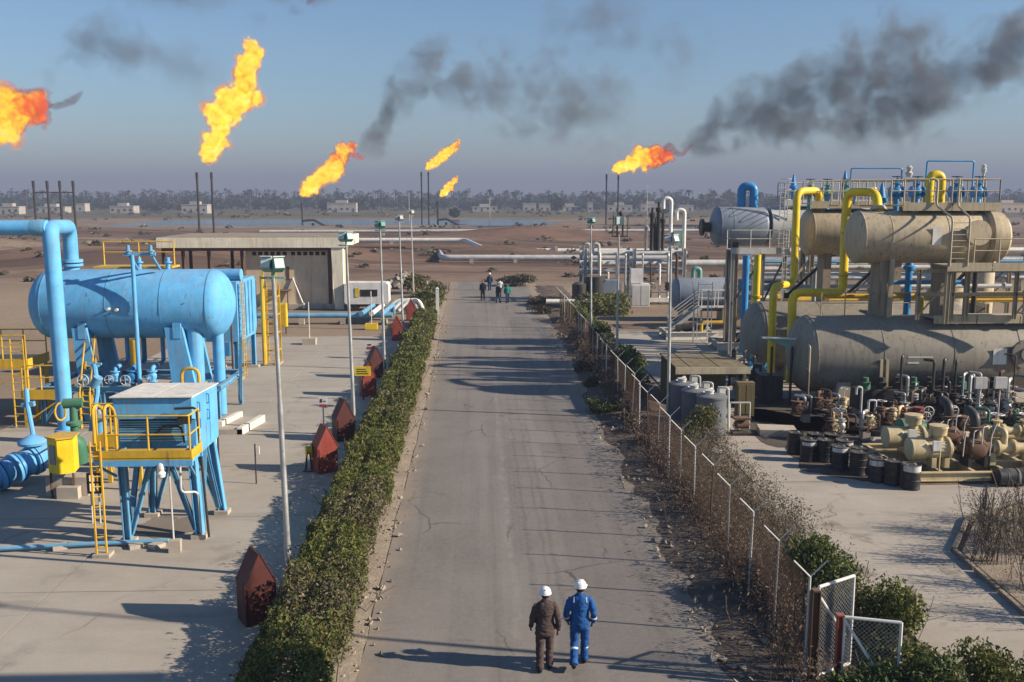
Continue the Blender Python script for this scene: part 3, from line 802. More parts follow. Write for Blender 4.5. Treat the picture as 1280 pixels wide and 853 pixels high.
def spline(path, t):
    P = [Vector(p) for p, r in path]; Rr = [r for p, r in path]
    x = t * (len(P) - 1); i = min(int(x), len(P) - 2); u = x - i
    p0, p1, p2, p3 = P[max(i - 1, 0)], P[i], P[i + 1], P[min(i + 2, len(P) - 1)]
    q = .5 * ((2 * p1) + (p2 - p0) * u + (2 * p0 - 5 * p1 + 4 * p2 - p3) * u * u + (3 * p1 - p0 - 3 * p2 + p3) * u ** 3)
    s_ = u * u * (3 - 2 * u)
    return q, Rr[i] * (1 - s_) + Rr[i + 1] * s_
def fire_hull(path, rnd, k, puffs, rag, vox):
    """union of puffs strung along the flame, remeshed and roughened"""
    P0 = Vector(path[0][0]); bm = bmesh.new()
    def ball(c, r):
        mat = Matrix.Translation(c - P0) @ Matrix.Rotation(rnd.random() * 6, 4, Vector((rnd.random() + .1, rnd.random(), rnd.random())).normalized()) @ Matrix.Diagonal((r * rnd.uniform(.75, 1.25), r * rnd.uniform(.75, 1.2), r * rnd.uniform(.8, 1.3), 1))
        bmesh.ops.create_icosphere(bm, subdivisions=2, radius=1.0, matrix=mat)
    for i in range(24):
        c, r = spline(path, i / 23); ball(c, max(.25, r * .78 * k))
    for i in range(puffs):
        t = rnd.random(); c, r = spline(path, t)
        d = Vector((rnd.gauss(0, 1), rnd.gauss(0, .7), rnd.gauss(0, 1))).normalized()
        ball(c + d * r * rnd.uniform(.5, 1.1) * k, max(.2, r * rnd.uniform(.18, .5) * k))
    me = bpy.data.meshes.new("fire"); bm.to_mesh(me); bm.free()
    o = bpy.data.objects.new("fire", me); COL.objects.link(o)
    rm = o.modifiers.new("r", 'REMESH'); rm.mode = 'VOXEL'; rm.voxel_size = vox
    dg = bpy.context.evaluated_depsgraph_get(); nm = bpy.data.meshes.new_from_object(o.evaluated_get(dg))
    bpy.data.objects.remove(o)
    data = [(v.co.copy(), v.normal.copy()) for v in nm.vertices]; flat = []
    for q, nrm in data:
        p = q + P0
        flat += (q + nrm * rag * (noise.noise(p * .55) + .75 * noise.noise(p * 1.25 + Vector((7, 3, 1))) + .5 * noise.noise(p * 2.6)))[:]
    nm.vertices.foreach_set("co", flat); nm.update()
    return nm
def flame(label, path, sooty, seed, scale=.35, sig=.9, amp=.5, puffs=70):
    P = [Vector(p) for p, r in path]; ax = (P[-1] - P[0]); L = ax.length; ax.normalize()
    rnd = random.Random(int(seed) * 17); rmx = max(r for p, r in path); vox = max(.16, rmx * .09)
    outer = fire_hull(path, rnd, 1.0, puffs, rmx * .19, vox)
    rnd = random.Random(int(seed) * 17)
    inner = fire_hull(path, rnd, .82, puffs, rmx * .15, vox)
    outer.materials.append(flame_mat("flame_fringe", tuple(ax), L * .4, L, sooty, scale * 1.3, .42 * 3.0 / rmx, False))
    inner.materials.append(flame_mat("flame_core", tuple(ax), L * .4, L, sooty * .9, scale, 1.1 * 3.0 / rmx, True))
    o = bpy.data.objects.new("flame", outer); COL.objects.link(o); o.location = P[0]
    c = bpy.data.objects.new("core", inner); COL.objects.link(c); c.parent = o
    prop(o, label, "flame", "gas flare flames")
flame("tallest yellow flame rising above the two tall stacks", [((-68.4, 246, 19.2), 1.35), ((-67.0, 246, 20.0), 3.44), ((-65.2, 246, 22.3), 3.44), ((-63.9, 246, 25.3), 2.99), ((-63.3, 246, 28.4), 3.74), ((-61.8, 246, 31.2), 4.48), ((-58.9, 246, 33.6), 4.78), ((-57.3, 246, 37), 4.34), ((-57.0, 246, 40.6), 3.59), ((-55.3, 246, 43.3), 3.59), ((-55.6, 246, 45.6), 2.39), ((-56.8, 246, 47.2), 0.90)], .15, 1.0, .42)
flame("broad yellow-orange flame cut by the left edge of the picture", [((-122, 240, 24), 3.89), ((-117, 240, 26.5), 5.68), ((-112.5, 240, 29), 5.98), ((-109.5, 240, 30.0), 5.08), ((-106.5, 240, 31.4), 3.89), ((-104.4, 240, 31.2), 1.79)], .7, 2.0, .36)
flame("yellow flame with a red tip above the short lone stack", [((-57.6, 322, 9.8), 1.20), ((-56.2, 322, 11.6), 2.84), ((-53.8, 322, 13.8), 3.29), ((-50.4, 322, 16.4), 3.74), ((-47.0, 322, 19.6), 3.89), ((-44.6, 322, 23.0), 3.14), ((-42.2, 322, 25.0), 2.09), ((-39.8, 322, 25.8), 0.90)], .6, 3.0, .38)
flame("small upper flame above the twin thin stacks", [((-17.9, 338, 18.8), 0.75), ((-15.9, 338, 20.2), 1.79), ((-12.8, 338, 22.4), 2.09), ((-9.8, 338, 24.8), 1.86), ((-7.6, 338, 27.0), 1.35), ((-6.6, 338, 28.4), 0.45)], .4, 4.0, .6)
flame("smallest flame low over the short stack near the road axis", [((-13.2, 338, 9.6), 0.60), ((-11.8, 338, 10.8), 1.41), ((-9.9, 338, 12.6), 1.58), ((-8.2, 338, 14.6), 1.05), ((-7.2, 338, 16.2), 0.45)], .35, 5.0, .7)
flame("orange-red flame with a smoky tail over the thin stacks at right", [((40.2, 286, 17.0), 1.05), ((42.2, 286, 17.9), 2.39), ((45.2, 286, 18.8), 2.54), ((47.6, 286, 19.6), 2.24), ((49.6, 286, 20.9), 3.44), ((52.0, 286, 21.2), 3.29), ((54.2, 286, 20.8), 2.54), ((56.2, 286, 20.9), 1.79)], .9, 6.0, .5)

# dark red wisps that tear off the flames
def wisp(label, path, seed, col=(.09, .012, .012)):
    m = bpy.data.materials.new("wisp_" + str(int(seed))); m.use_nodes = True
    n, l = m.node_tree.nodes, m.node_tree.links; n.remove(n["Principled BSDF"])
    em = n.new("ShaderNodeEmission"); em.inputs[0].default_value = (*col, 1); em.inputs[1].default_value = .5 / EXPO
    ab = n.new("ShaderNodeVolumeAbsorption"); ab.inputs[0].default_value = (0, 0, 0, 1); ab.inputs[1].default_value = .4
    ad = n.new("ShaderNodeAddShader"); l.new(em.outputs[0], ad.inputs[0]); l.new(ab.outputs[0], ad.inputs[1]); l.new(ad.outputs[0], n["Material Output"].inputs["Volume"])
    o = lump_tube(path, 24, 48, .5, seed).build("flame_wisp", m, None, path[0][0], smooth=180); prop(o, label, "flame", "torn-off flame wisps")
wisp("dark red curl of soot trailing right of the flame at the left edge", [((-103.4, 240, 30.6), .5), ((-100.2, 240, 30.9), .8), ((-97, 240, 32.2), .9), ((-94.6, 240, 34.3), .3)], 11)
wisp("small red tongue beside the tip of the flame left of the road", [((-43.4, 322, 22.6), .5), ((-41, 322, 22.8), 1.0), ((-38.4, 322, 22.0), .9), ((-36.8, 322, 22.3), .3)], 12, (.55, .05, .012))
wisp("dark red hook at the smoky end of the flare at right", [((54.5, 286, 22.8), .8), ((56.3, 286, 24.0), 1.0), ((57.8, 286, 22.3), .9), ((60.0, 286, 21.6), .7), ((62.2, 286, 23.6), .6), ((63.6, 286, 24.8), .2)], 13, (.20, .02, .015))
wisp("faint dark red fleck of soot at the top edge left of centre", [((-40.8, 240, 54.4), .3), ((-39.6, 240, 55.8), .8), ((-38.6, 240, 57.4), .8), ((-37.8, 240, 59), .3)], 14, (.16, .02, .02))


# ---------------------------------------------------------------- shared fittings
def railing(parent, pts, h=1.1, mat=None, r=0.025, step=1.3, name="railing", mid=True, ends=(True, True)):
    """handrail, knee rail and posts along a polyline of deck points"""
    pts = [Vector(p) for p in pts]
    up = Vector((0, 0, h))
    rail = M().tube([p + up for p in pts], r, 6, 0.08).build(name, mat, parent)
    if mid: M().tube([p + up * 0.55 for p in pts], r * .85, 6, 0.05).build("knee_rail", mat, rail)
    for a, b in zip(pts[:-1], pts[1:]):
        n = max(1, round((b - a).length / step))
        for i in range(n + 1):
            if i == 0 and a is not pts[0]: continue
            p = a.lerp(b, i / n)
            M().cyl(p, p + up, r, n=6).build("rail_post", mat, rail)
    return rail
def ladder(parent, p, h, w=0.42, ax=(1, 0, 0), mat=None, cage=False, out=(0, -1, 0), rung=0.32, r=0.028):
    p = Vector(p); ax = Vector(ax).normalized() * w / 2; out = Vector(out)
    lad = M().bar(p - ax, p - ax + Vector((0, 0, h)), 0.06, 0.035).bar(p + ax, p + ax + Vector((0, 0, h)), 0.06, 0.035).build("ladder", mat, parent)
    for i in range(int(h / rung)):
        z = rung * (i + .7)
        M().cyl(p - ax + Vector((0, 0, z)), p + ax + Vector((0, 0, z)), r * .6, n=6).build("rung", mat, lad)
    if cage:
        for z in [2.2 + .6 * k for k in range(int((h - 2.2) / .6) + 1)]:
            M().tube([p - ax + Vector((0, 0, z)), p - ax * 1.5 + out * .35 + Vector((0, 0, z)), p + out * .7 + Vector((0, 0, z)), p + ax * 1.5 + out * .35 + Vector((0, 0, z)), p + ax + Vector((0, 0, z))], 0.018, 5, .25).build("cage_hoop", mat, lad)
    return lad
def valve_on(parent, p, d, r, mat, wheel=None, stem=0.8, up=(0, 0, 1)):
    """flanged gate valve: body, bonnet, yoke and handwheel"""
    p = Vector(p); d = Vector(d).normalized(); up = Vector(up)
    m = M(); m.lathe([(-r * 1.7, r), (-r * 1.0, r), (-r * .5, r * 1.35), (r * .5, r * 1.35), (r, r), (r * 1.7, r)], p, d, 14)
    for s in (-1, 1): m.flange(p + d * s * r * 1.6, d, r * 1.55, r * .35)
    m.cyl(p, p + up * r * 2.2, r * .75, r * .6, 12).flange(p + up * r * 2.2, up, r * 1.15, r * .3)
    v = m.build("valve", mat, parent)
    M().cyl(p + up * r * 2.2, p + up * (r * 2.2 + stem), r * .2, n=8).bar(p + up * r * 2.2 + d * r * .5, p + up * (r * 2.2 + stem * .7) + d * r * .25, r * .16).bar(p + up * r * 2.2 - d * r * .5, p + up * (r * 2.2 + stem * .7) - d * r * .25, r * .16).build("valve_stem", mat, v)
    c = p + up * (r * 2.2 + stem * .9); wr = r * 1.35
    u, w_, _ = basis(up)
    ring = [c + (u * math.cos(a) + w_ * math.sin(a)) * wr for a in [2 * math.pi * k / 14 for k in range(15)]]
    hw = M().tube(ring, r * .13, 5, 0.0)
    for k in range(2): a = u if k else w_; hw.cyl(c - a * wr, c + a * wr, r * .09, n=5)
    hw.build("handwheel", wheel or mat, v)
    return v

# ---------------------------------------------------------------- street lamps
def lamp(loc, label, head_mat, glass, h=7.9, lean=(0, 0), one=False, group="floodlight lamp posts"):
    t = thing("lamp_post", label, "lamp post", loc, group)
    x, y, _ = loc; tx, ty = x + lean[0], y + lean[1]
    M().lathe([(0, .085), (.9, .085), (.95, .075), (h * .55, .066), (h * .56, .055), (h - .5, .048)], (x, y, 0), (tx - x, ty - y, h), 10).build("pole", galv, t)
    M().box((x - .17, y - .17, 0), (x + .17, y + .17, .06)).build("base_plate", galv, t, smooth=0)
    br = M().bar((tx - .28, ty, h - .5), (tx + .28, ty, h - .5), .05).bar((tx, ty, h - .6), (tx, ty, h - .25), .07)
    br.build("bracket", head_mat, t, smooth=0)
    for s in ((0,) if one else (-1, 1)):
        rot = Matrix.Rotation(R(18 * s + 8), 3, 'Z') @ Matrix.Rotation(R(-26), 3, 'X')
        c = Vector((tx + .135 * s, ty - .05 * s, h - .2))
        hb = M().cbox(c, (.24, .25, .26), mat=rot); hb.cbox(c + rot @ Vector((0, .15, 0)), (.17, .1, .18), mat=rot)
        f = hb.build("floodlight", head_mat, t, smooth=0)
        M().cbox(c + rot @ Vector((0, -.13, 0)), (.22, .02, .24), mat=rot).build("lens", glass, f, smooth=0)
        M().cbox(c + rot @ Vector((0, -.05, .145)), (.27, .27, .025), mat=rot).build("hood", glass, f, smooth=0)
for loc, lean, lab, hm, gl, h in (
    ((-4.72, 22.75, 0), (-.12, 0), "nearest tall grey lamp post with green floodlights beside the hedge", teal, teal_p, 7.9),
    ((-4.9, 36.9, 0), (-.15, 0), "second lamp post from the camera along the long hedge", teal, teal_p, 7.95),
    ((-5.13, 51.5, 0), (-.1, 0), "third lamp post along the hedge, green floodlight on top", teal, teal, 8.0),
    ((-5.35, 67.2, 0), (-.15, 0), "fourth lamp post along the hedge with a pale floodlight head", pale, pale, 8.0),
    ((-5.75, 84.8, 0), (-.15, 0), "farthest lamp post on the hedge side of the road", pale, pale, 8.1),
    ((7.92, 39.2, 0), (-.05, 0), "pale tall lamp post beside the grey poly tanks", pale, pale, 7.75),
    ((7.9, 66.9, 0), (-.1, 0), "farthest lamp post on the fence side with teal head", teal, teal, 7.8)):
    lamp(loc, lab, hm, gl, h, lean)

t = thing("lamp_post", "slim lamp post behind the fence with a tall lamp cluster, middle of three", "lamp post", (7.6, 52.1, 0), "floodlight lamp posts")
M().lathe([(0, .085), (.9, .085), (.95, .075), (4.2, .066), (4.21, .055), (7.2, .05)], (7.6, 52.1, 0), (0, 0, 1), 10).build("pole", galv, t)
M().box((7.43, 51.93, 0), (7.77, 52.27, .06)).build("base_plate", galv, t, smooth=0)
M().bar((7.2, 52.1, 7.15), (8.1, 52.1, 7.15), .06).build("crossarm", darkmetal, t, smooth=0)
for x_ in (7.25, 8.05): M().cyl((x_, 52.1, 7.15), (x_ + .05, 52.1, 8.3), .028, n=6).build("stay", rust, t)
for x_, rz in ((7.5, .25), (7.8, -.3)):
    M().bar((x_, 52.1, 7.15), (x_, 52.1, 7.75), .09).build("bracket", darkmetal, t, smooth=0)
    f = M().cbox((x_, 52.05, 7.98), (.24, .26, .46), rz).build("floodlight", teal if x_ < 7.6 else galv, t, smooth=0)
    M().cbox((x_ + (.03 if x_ < 7.6 else -.03), 51.9, 8.0), (.2, .03, .38), rz).build("lens", teal_p, f, smooth=0)
M().lathe([(0, .06), (.08, .14), (.2, .13), (.28, .04)], (7.7, 52.1, 8.24), (0, 0, 1), 12).build("photocell_cap", darkmetal, t)
t = thing("unseen_shadow_tower", "added tower on four legs, unseen beyond the right edge, casting a shadow", "tower", (11.0, 13.6, 0))  # added out of view, shaped to shadow the lower left foreground
for x_ in (9.7, 12.3):
    for y_ in (12.4, 14.6): M().bar((x_, y_, 0), (x_, y_, 7.2), .2).build("leg", rust, t, smooth=0)
M().box((9.5, 12.2, 7.2), (12.5, 14.8, 8.4)).build("cabin_wall", plaster, t, smooth=0)
for x_ in (9.6, 12.4):
    for y_ in (12.3, 14.7): M().bar((x_, y_, 8.4), (x_, y_, 9.6), .12).build("corner_post", rust, t, smooth=0)
M().box((9.2, 11.9, 9.6), (12.8, 15.1, 9.75)).build("roof", cream, t, smooth=0)
t.location.y -= 1.25
lamp((11.2, 16.4, 0), "added tall lamp post, unseen beyond the right edge, for its shadow line", pale, pale, 11.8)  # unseen post added to throw a thin shadow across road and yard

# ---------------------------------------------------------------- red pointed hose cabinets beside the hedge
def hose_cabinet(loc, label, mat, rz=0.0, w=.70, d=.6, hb=.92, ht=1.62):
    t = thing("hose_cabinet", label, "hose cabinet", loc, "red pointed hose cabinets along the hedge")
    x, y, _ = loc; rot = Matrix.Rotation(rz, 3, 'Z'); o = Vector(loc)
    def T(m):
        m.v = [o + rot @ (p - o) for p in m.v]; return m
    T(M().prism([(x - w / 2, 0.02), (x + w / 2, 0.02), (x + w / 2, hb), (x + .02, ht - .03), (x - .02, ht - .03), (x - w / 2, hb)], 'y', y - d / 2, y + d / 2)).build("body", mat, t, smooth=0)
    for s in (-1, 1):
        T(M().bar((x + s * (w / 2 + .012), y, hb - .01), (x + s * .012, y, ht), d + .03, .02)).build("roof_sheet", mat, t, smooth=0)
    dr = T(M().box((x - w / 2 + .05, y - d / 2 - .025, .1), (x + w / 2 - .05, y - d / 2 - .003, hb - .05))).build("door", mat, t, smooth=0)
    T(M().box((x + w / 2 - .15, y - d / 2 - .06, .5), (x + w / 2 - .12, y - d / 2 - .026, .66))).build("handle", darkmetal, dr, smooth=0)
for loc, mt, rz, lab in (
    ((-4.95, 20.35, 0), redd, .55, "nearest dark maroon pointed hose cabinet against the hedge"),
    ((-5.28, 32.0, 0), redp, .5, "bright red pointed hose cabinet with a yellow hose reel beside it"),
    ((-5.25, 36.3, 0), redd, .45, "maroon pointed hose cabinet right at the second lamp post"),
    ((-5.25, 44.6, 0), redp, .3, "small red hose cabinet just behind the yellow sign"),
    ((-5.4, 49.2, 0), redd, .4, "dark hose cabinet behind the small warning sign, near the third lamp"),
    ((-5.35, 62.2, 0), redp, .1, "red hose cabinet beyond the third lamp, door facing the road end"),
    ((-5.15, 72.5, 0), redp, .1, "farthest red hose cabinet at the far end of the hedge")):
    hose_cabinet(loc, lab, mt, rz)
t = thing("hose_reel", "yellow and black hose reel standing by the bright red cabinet", "hose reel", (-5.85, 32.1, 0))
M().lathe([(-.1, .12), (-.1, .25), (-.08, .25), (-.08, .14), (.08, .14), (.08, .25), (.1, .25), (.1, .12)], (-5.85, 32.1, .72), (1, .3, 0), 14).build("drum", yellow_b, t)
M().bar((-5.95, 32.1, 0), (-5.9, 32.1, .72), .06).bar((-5.75, 32.1, 0), (-5.8, 32.1, .72), .06).box((-6.02, 31.9, 0), (-5.7, 32.3, .05)).build("stand", darkmetal, t, smooth=0)

def sign_post(loc, h, label, board, bw, bh, bars=(), pm=None):
    t = thing("sign_post", label, "sign", loc)
    x, y, _ = loc
    M().cyl((x, y, 0), (x, y, h), .03, n=8).build("post", pm or pale, t)
    b = M().box((x - bw / 2, y - .055, h - bh), (x + bw / 2, y - .035, h)).build("board", board, t, smooth=0)
    for (a, c, z0, z1, mt) in bars:
        M().box((x + a, y - .062, h - bh + z0), (x + c, y - .0565, h - bh + z1)).build("printed_mark", mt, b, smooth=0)
sign_post((-6.05, 36.6, 0), 1.62, "small white sign with red band on a thin post in the yard", signw, .34, .42, ((-.13, .13, .05, .15, signr), (-.1, -.02, .22, .36, darkmetal), (.03, .11, .25, .29, darkmetal)))
sign_post((-5.75, 50.0, 0), 1.7, "small grey warning sign on a post before the dark cabinet", signw, .38, .40, ((-.14, .14, .06, .2, signr), (-.1, .1, .26, .34, darkmetal)))
t = thing("notice_board", "yellow rectangular notice board at the edge of the hedge", "sign", (-5.35, 43.6, 0))
M().cyl((-5.35, 43.6, 0), (-5.35, 43.6, 1.55), .035, n=8).build("post", rust, t)
b = M().box((-5.72, 43.52, 1.15), (-4.98, 43.56, 1.58)).build("board", yellow_b, t, smooth=0)
for k in range(3): M().box((-5.62, 43.512, 1.24 + .1 * k), (-5.08 - .06 * k, 43.519, 1.28 + .1 * k)).build("text_line", darkmetal, b, smooth=0)
t = thing("marker_post", "white square concrete marker post at the far left road edge", "post", (-3.3, 76, 0))
M().prism([(-3.42, 75.9), (-3.18, 75.9), (-3.18, 76.1), (-3.42, 76.1)], 'z', -.02, 2.05).build("shaft", white, t, smooth=0)
M().add([(-3.44, 75.88, 2.05), (-3.16, 75.88, 2.05), (-3.16, 76.12, 2.05), (-3.44, 76.12, 2.05), (-3.3, 76, 2.2)], [(0, 1, 4), (1, 2, 4), (2, 3, 4), (3, 0, 4), (0, 3, 2, 1)]).build("cap", white, t, smooth=0)

# ---------------------------------------------------------------- raised blue cabin on stilts with a yellow landing
X0, X1, Y0, Y1 = -9.75, -7.68, 25.35, 27.75
t = thing("analyser_cabin", "raised sky-blue steel cabin on stilts with yellow railed landing and cream roof", "cabin", (-8.7, 26.5, 0))
body = M().prism([(Y0 + .25, 2.62), (Y0 + .55, 2.3), (Y1, 2.3), (Y1 + .1, 2.75), (Y1 + .1, 3.86), (Y0, 3.98), (Y0, 3.42), (Y0 + .3, 3.35)], 'x', X0, X1).build("body", blue, t, smooth=0)
for i in range(2):
    for j in range(3):
        a = X0 - .06 + i * (X1 - X0 + .12) / 2; b = Y0 - .08 + j * (Y1 - Y0 + .24) / 3
        za, zb = 4.01 - .045 * j, 4.01 - .045 * (j + 1)
        dx, dy = (X1 - X0 + .12) / 2 - .012, (Y1 - Y0 + .24) / 3 - .012
        M().add([(a, b, za), (a + dx, b, za), (a + dx, b + dy, zb), (a, b + dy, zb), (a, b, za + .03), (a + dx, b, za + .03), (a + dx, b + dy, zb + .03), (a, b + dy, zb + .03)],
                [(0, 3, 2, 1), (4, 5, 6, 7), (0, 1, 5, 4), (1, 2, 6, 5), (2, 3, 7, 6), (3, 0, 4, 7)]).build("roof_sheet", cream, t, smooth=0)
# finned cooler below the overhang
for k in range(9):
    M().box((X0 + .08, Y0 + .12, 2.78 + k * .065), (X1 - .25, Y0 + .27, 2.82 + k * .065)).build("cooler_fin", blue_d, body, smooth=0)
M().tube([(X0 + 1.0, Y0 + .05, 2.9), (X0 + 1.3, Y0 + .02, 3.25), (X1 - .3, Y0 + .02, 3.2), (X1 - .25, Y0 + .05, 2.75)], .03, 6, .15).build("hose", darkmetal, body)
for yy_, zz in ((Y0 + .5, 3.05), (Y0 + .5, 3.5), (Y0 + 1.4, 3.1), (Y0 + 1.4, 3.55)):
    M().tube([(X1 + .005, yy_, zz), (X1 + .07, yy_, zz), (X1 + .07, yy_, zz + .26), (X1 + .005, yy_, zz + .26)], .018, 6, .03).build("handle", blue_p, body)
M().box((X1 + .002, Y0 + 1.62, 2.35), (X1 + .02, Y1, 3.75)).build("side_panel", blue, body, smooth=0)
M().box((X1 - .35, Y0 - .12, 3.3), (X1 - .02, Y0 - .003, 3.55)).build("junction_box", darkmetal, body, smooth=0)
legs = [((-9.52, 25.25), (-9.6, 25.35)), ((-7.70, 25.62), (-7.82, 25.62)), ((-9.6, 27.5), (-9.5, 27.5)), ((-7.62, 27.65), (-7.86, 27.55))]
for i, ((bx_, by_), (tx_, ty_)) in enumerate(legs):
    M().ibeam((bx_, by_, .12), (tx_, ty_, 2.62), .22 if i != 1 else .27, .2, .03).build("leg", blue if i in (1, 3) else blue_d, t, smooth=0)
    M().box((bx_ - .2, by_ - .2, 0), (bx_ + .2, by_ + .2, .13)).build("footing", block, t, smooth=0)
apex = (-8.62, 25.4, 2.55)
for (a, b) in (((-9.45, 25.3, .25), (-8.78, 25.42, 2.5)), ((-7.8, 25.6, .25), (-8.45, 25.42, 2.5)), ((-9.5, 27.5, .25), (-8.8, 27.5, 2.4)), ((-7.72, 27.6, .25), (-8.4, 27.5, 2.4)), ((-7.68, 25.8, .3), (-7.78, 26.7, 2.3)), ((-7.66, 27.4, .3), (-7.78, 26.7, 2.3)), ((-9.55, 25.5, .3), (-9.55, 26.5, 2.3))):
    M().ibeam(a, b, .13, .13, .02).build("brace", blue_d, t, smooth=0)
M().prism([(X0 + .25, 2.3), (X1 - .2, 2.3), (X1 - .7, 1.92), (X0 + .75, 1.92)], 'y', 25.9, 27.5).build("hopper", darkmetal, t, smooth=0)
dk = M().box((-9.95, 24.35, 2.56), (-7.42, 25.3, 2.62)).build("landing", yellow, t, smooth=0)
M().box((-9.95, 24.33, 2.40), (-7.42, 24.42, 2.555)).box((-9.95, 25.2, 2.42), (-7.42, 25.28, 2.555)).box((-9.9, 24.42, 2.44), (-9.82, 25.2, 2.554)).box((-7.56, 24.42, 2.44), (-7.48, 25.2, 2.554)).build("landing_frame", blue, dk, smooth=0)
M().box((-9.94, 24.335, 2.625), (-7.43, 24.355, 2.82)).box((-7.45, 24.36, 2.625), (-7.43, 25.28, 2.82)).build("toe_plate", yellow, dk, smooth=0)
railing(t, [(-9.6, 24.4, 2.62), (-7.48, 24.4, 2.62), (-7.48, 25.25, 2.62)], 1.1, yellow, .026, 1.05)
for x_ in (-9.9, -9.62):
    M().tube([(x_, 24.4, 2.62), (x_, 24.4, 3.95), (x_, 24.75, 3.95), (x_, 25.1, 3.7), (x_, 25.1, 2.62)], .04, 7, .18).build("hoop_rail", yellow, t)
ladder(t, (-9.86, 24.28, .08), 3.0, .24, (1, .3, 0), yellow, rung=.27)
M().box((-10.05, 24.12, 0), (-9.62, 24.5, .1)).build("ladder_footing", block, t, smooth=0)
for (a, b) in (((-9.72, 25.2, 1.9), (-9.9, 24.4, 2.42)), ((-7.72, 25.5, 1.8), (-7.55, 24.45, 2.42))):
    M().bar(a, b, .06).build("bracket", blue_d, t, smooth=0)
M().tube([(-8.1, 25.25, 3.72), (-7.52, 25.22, 3.75), (-7.4, 25.4, .1)], .035, 8, .12).build("cable_conduit", darkmetal, t)
M().tube([(-7.95, 25.0, 2.4), (-7.95, 24.95, 1.5), (-7.62, 25.35, 1.4), (-7.62, 25.45, .2)], .03, 7, .15).build("drain_pipe", pale, t)
lampm = M().lathe([(0, .02), (.06, .10), (.16, .12), (.22, .07), (.3, .10), (.4, .09), (.46, .03)], (-8.25, 24.38, 2.05), (0, 0, 1), 12).build("bulkhead_lamp", white, t)
M().cyl((-8.25, 24.4, 2.5), (-8.25, 24.4, 2.62), .03, n=6).build("lamp_bracket", galv, lampm)
t = thing("concrete_block", "small upright concrete block at the foot of the blue cabin", "block", (-8.05, 24.55, 0))
M().cbox((-8.05, 24.55, .17), (.3, .22, .34), .1).build("block", block, t, smooth=0)
M().tube([(-8.1, 24.62, .3), (-8.15, 24.7, 2.3)], .025, 6).build("rod", pale, t)
t = thing("instrument_stand", "rusty instrument stand with open frame left of the blue cabin", "stand", (-11.0, 26.9, 0))
for x_ in (-11.12, -10.9): M().cyl((x_, 26.9, 0), (x_, 26.9, .95), .022, n=6).build("leg", pale, t)
M().box((-11.2, 26.85, .9), (-10.82, 26.92, .95)).box((-11.2, 26.85, 1.45), (-10.82, 26.92, 1.5)).box((-11.2, 26.85, .95), (-11.15, 26.92, 1.45)).box((-10.87, 26.85, .95), (-10.82, 26.92, 1.45)).box((-11.2, 26.85, 1.2), (-10.82, 26.92, 1.24)).build("frame", rust, t, smooth=0)
t = thing("signal_post", "thin dark post with small white box right of the blue cabin", "post", (-7.3, 30.6, 0))
M().cyl((-7.3, 30.6, 0), (-7.3, 30.6, 1.35), .025, n=6).build("post", darkmetal, t)
M().box((-7.27, 30.56, 1.0), (-7.16, 30.64, 1.25)).build("box", white, t, smooth=0)
# service pipe lying on the ground in front of the cabin
t = thing("service_pipe", "pale blue pipe lying on the concrete in front of the cabin", "pipe", (-12, 24.9, 0))
M().tube([(-22, 24.3, .12), (-13.5, 24.55, .12), (-10.2, 24.95, .12), (-8.4, 25.1, .12)], .06, 8, .3).build("line", blue_d, t)
for x_ in (-11.2, -9.2, -8.65): M().cbox((x_, 24.9, .06), (.35, .3, .12), random.random()).build("sleeper", block, t, smooth=0)

# ---------------------------------------------------------------- big blue separator and its risers
t = thing("blue_separator", "large horizontal sky-blue pressure vessel raised on blue legs", "vessel", (-14.6, 41, 0))
sh = M().vessel((-18.8, 41, 4.8), (-10.4, 41, 4.8), 1.46, .30, 48).build("shell", blue, t)
sh0 = sh
for x_ in (-17.95, -15.3, -13.1, -11.25): M().lathe([(-.012, 1.462), (-.012, 1.474), (.012, 1.474), (.012, 1.462)], (x_, 41, 4.8), (1, 0, 0), 48, False).build("weld_seam", blue_d, sh)
for x_, w0 in ((-16.3, .42), (-12.45, .5)):
    for y_ in (39.75, 42.1):
        M().prism([(x_ - w0, 3.95 if y_ < 41 else 3.95), (x_ + w0 * .4, 3.95), (x_ + w0 + .15, 1.5), (x_ + w0 + .15, .05), (x_ - .12, .05), (x_ - w0 * .6, 1.5)], 'y', y_ - .12, y_ + .12).build("leg", blue, t, smooth=0)
    M().prism([(39.6, 3.5), (39.6, 4.15), (40.0, 4.0), (40.6, 3.42), (41.4, 3.42), (42.0, 4.0), (42.3, 4.1), (42.3, 3.4)], 'x', x_ - .16, x_ + .16).build("saddle", blue, t, smooth=0)
M().cyl((-17.1, 41, 6.1), (-17.1, 41, 6.6), .3, n=20).flange((-17.1, 41, 6.62), (0, 0, 1), .45, .12).flange((-17.1, 41, 6.45), (0, 0, 1), .45, .1).build("nozzle", blue, t)
for x_ in (-14.3, -13.1): M().cyl((x_, 41, 6.2), (x_, 41, 6.75), .09, n=10).flange((x_, 41, 6.55), (0, 0, 1), .17, .06).build("vent_nozzle", blue, t)
M().cyl((-11.9, 40.2, 3.9), (-11.9, 40.2, .05), .34, n=16).build("drain_leg", blue, t)
M().cyl((-11.1, 40.8, 3.9), (-11.1, 40.8, .05), .24, n=14).build("drain_leg", blue, t)
dk = M().box((-16.3, 41.2, 6.28), (-13.0, 42.3, 6.36)).build("top_walkway", yellow, t, smooth=0)
railing(t, [(-16.2, 42.2, 6.36), (-13.2, 42.2, 6.36)], 1.0, yellow, .03, 1.5)
pm = M().cyl((-14.0, 39.4, 1.6), (-14.0, 39.4, 6.95), .095, .08, 10)
pm.bar((-14.35, 39.4, 6.98), (-13.1, 39.5, 6.98), .12).build("standpipe", blue, t)
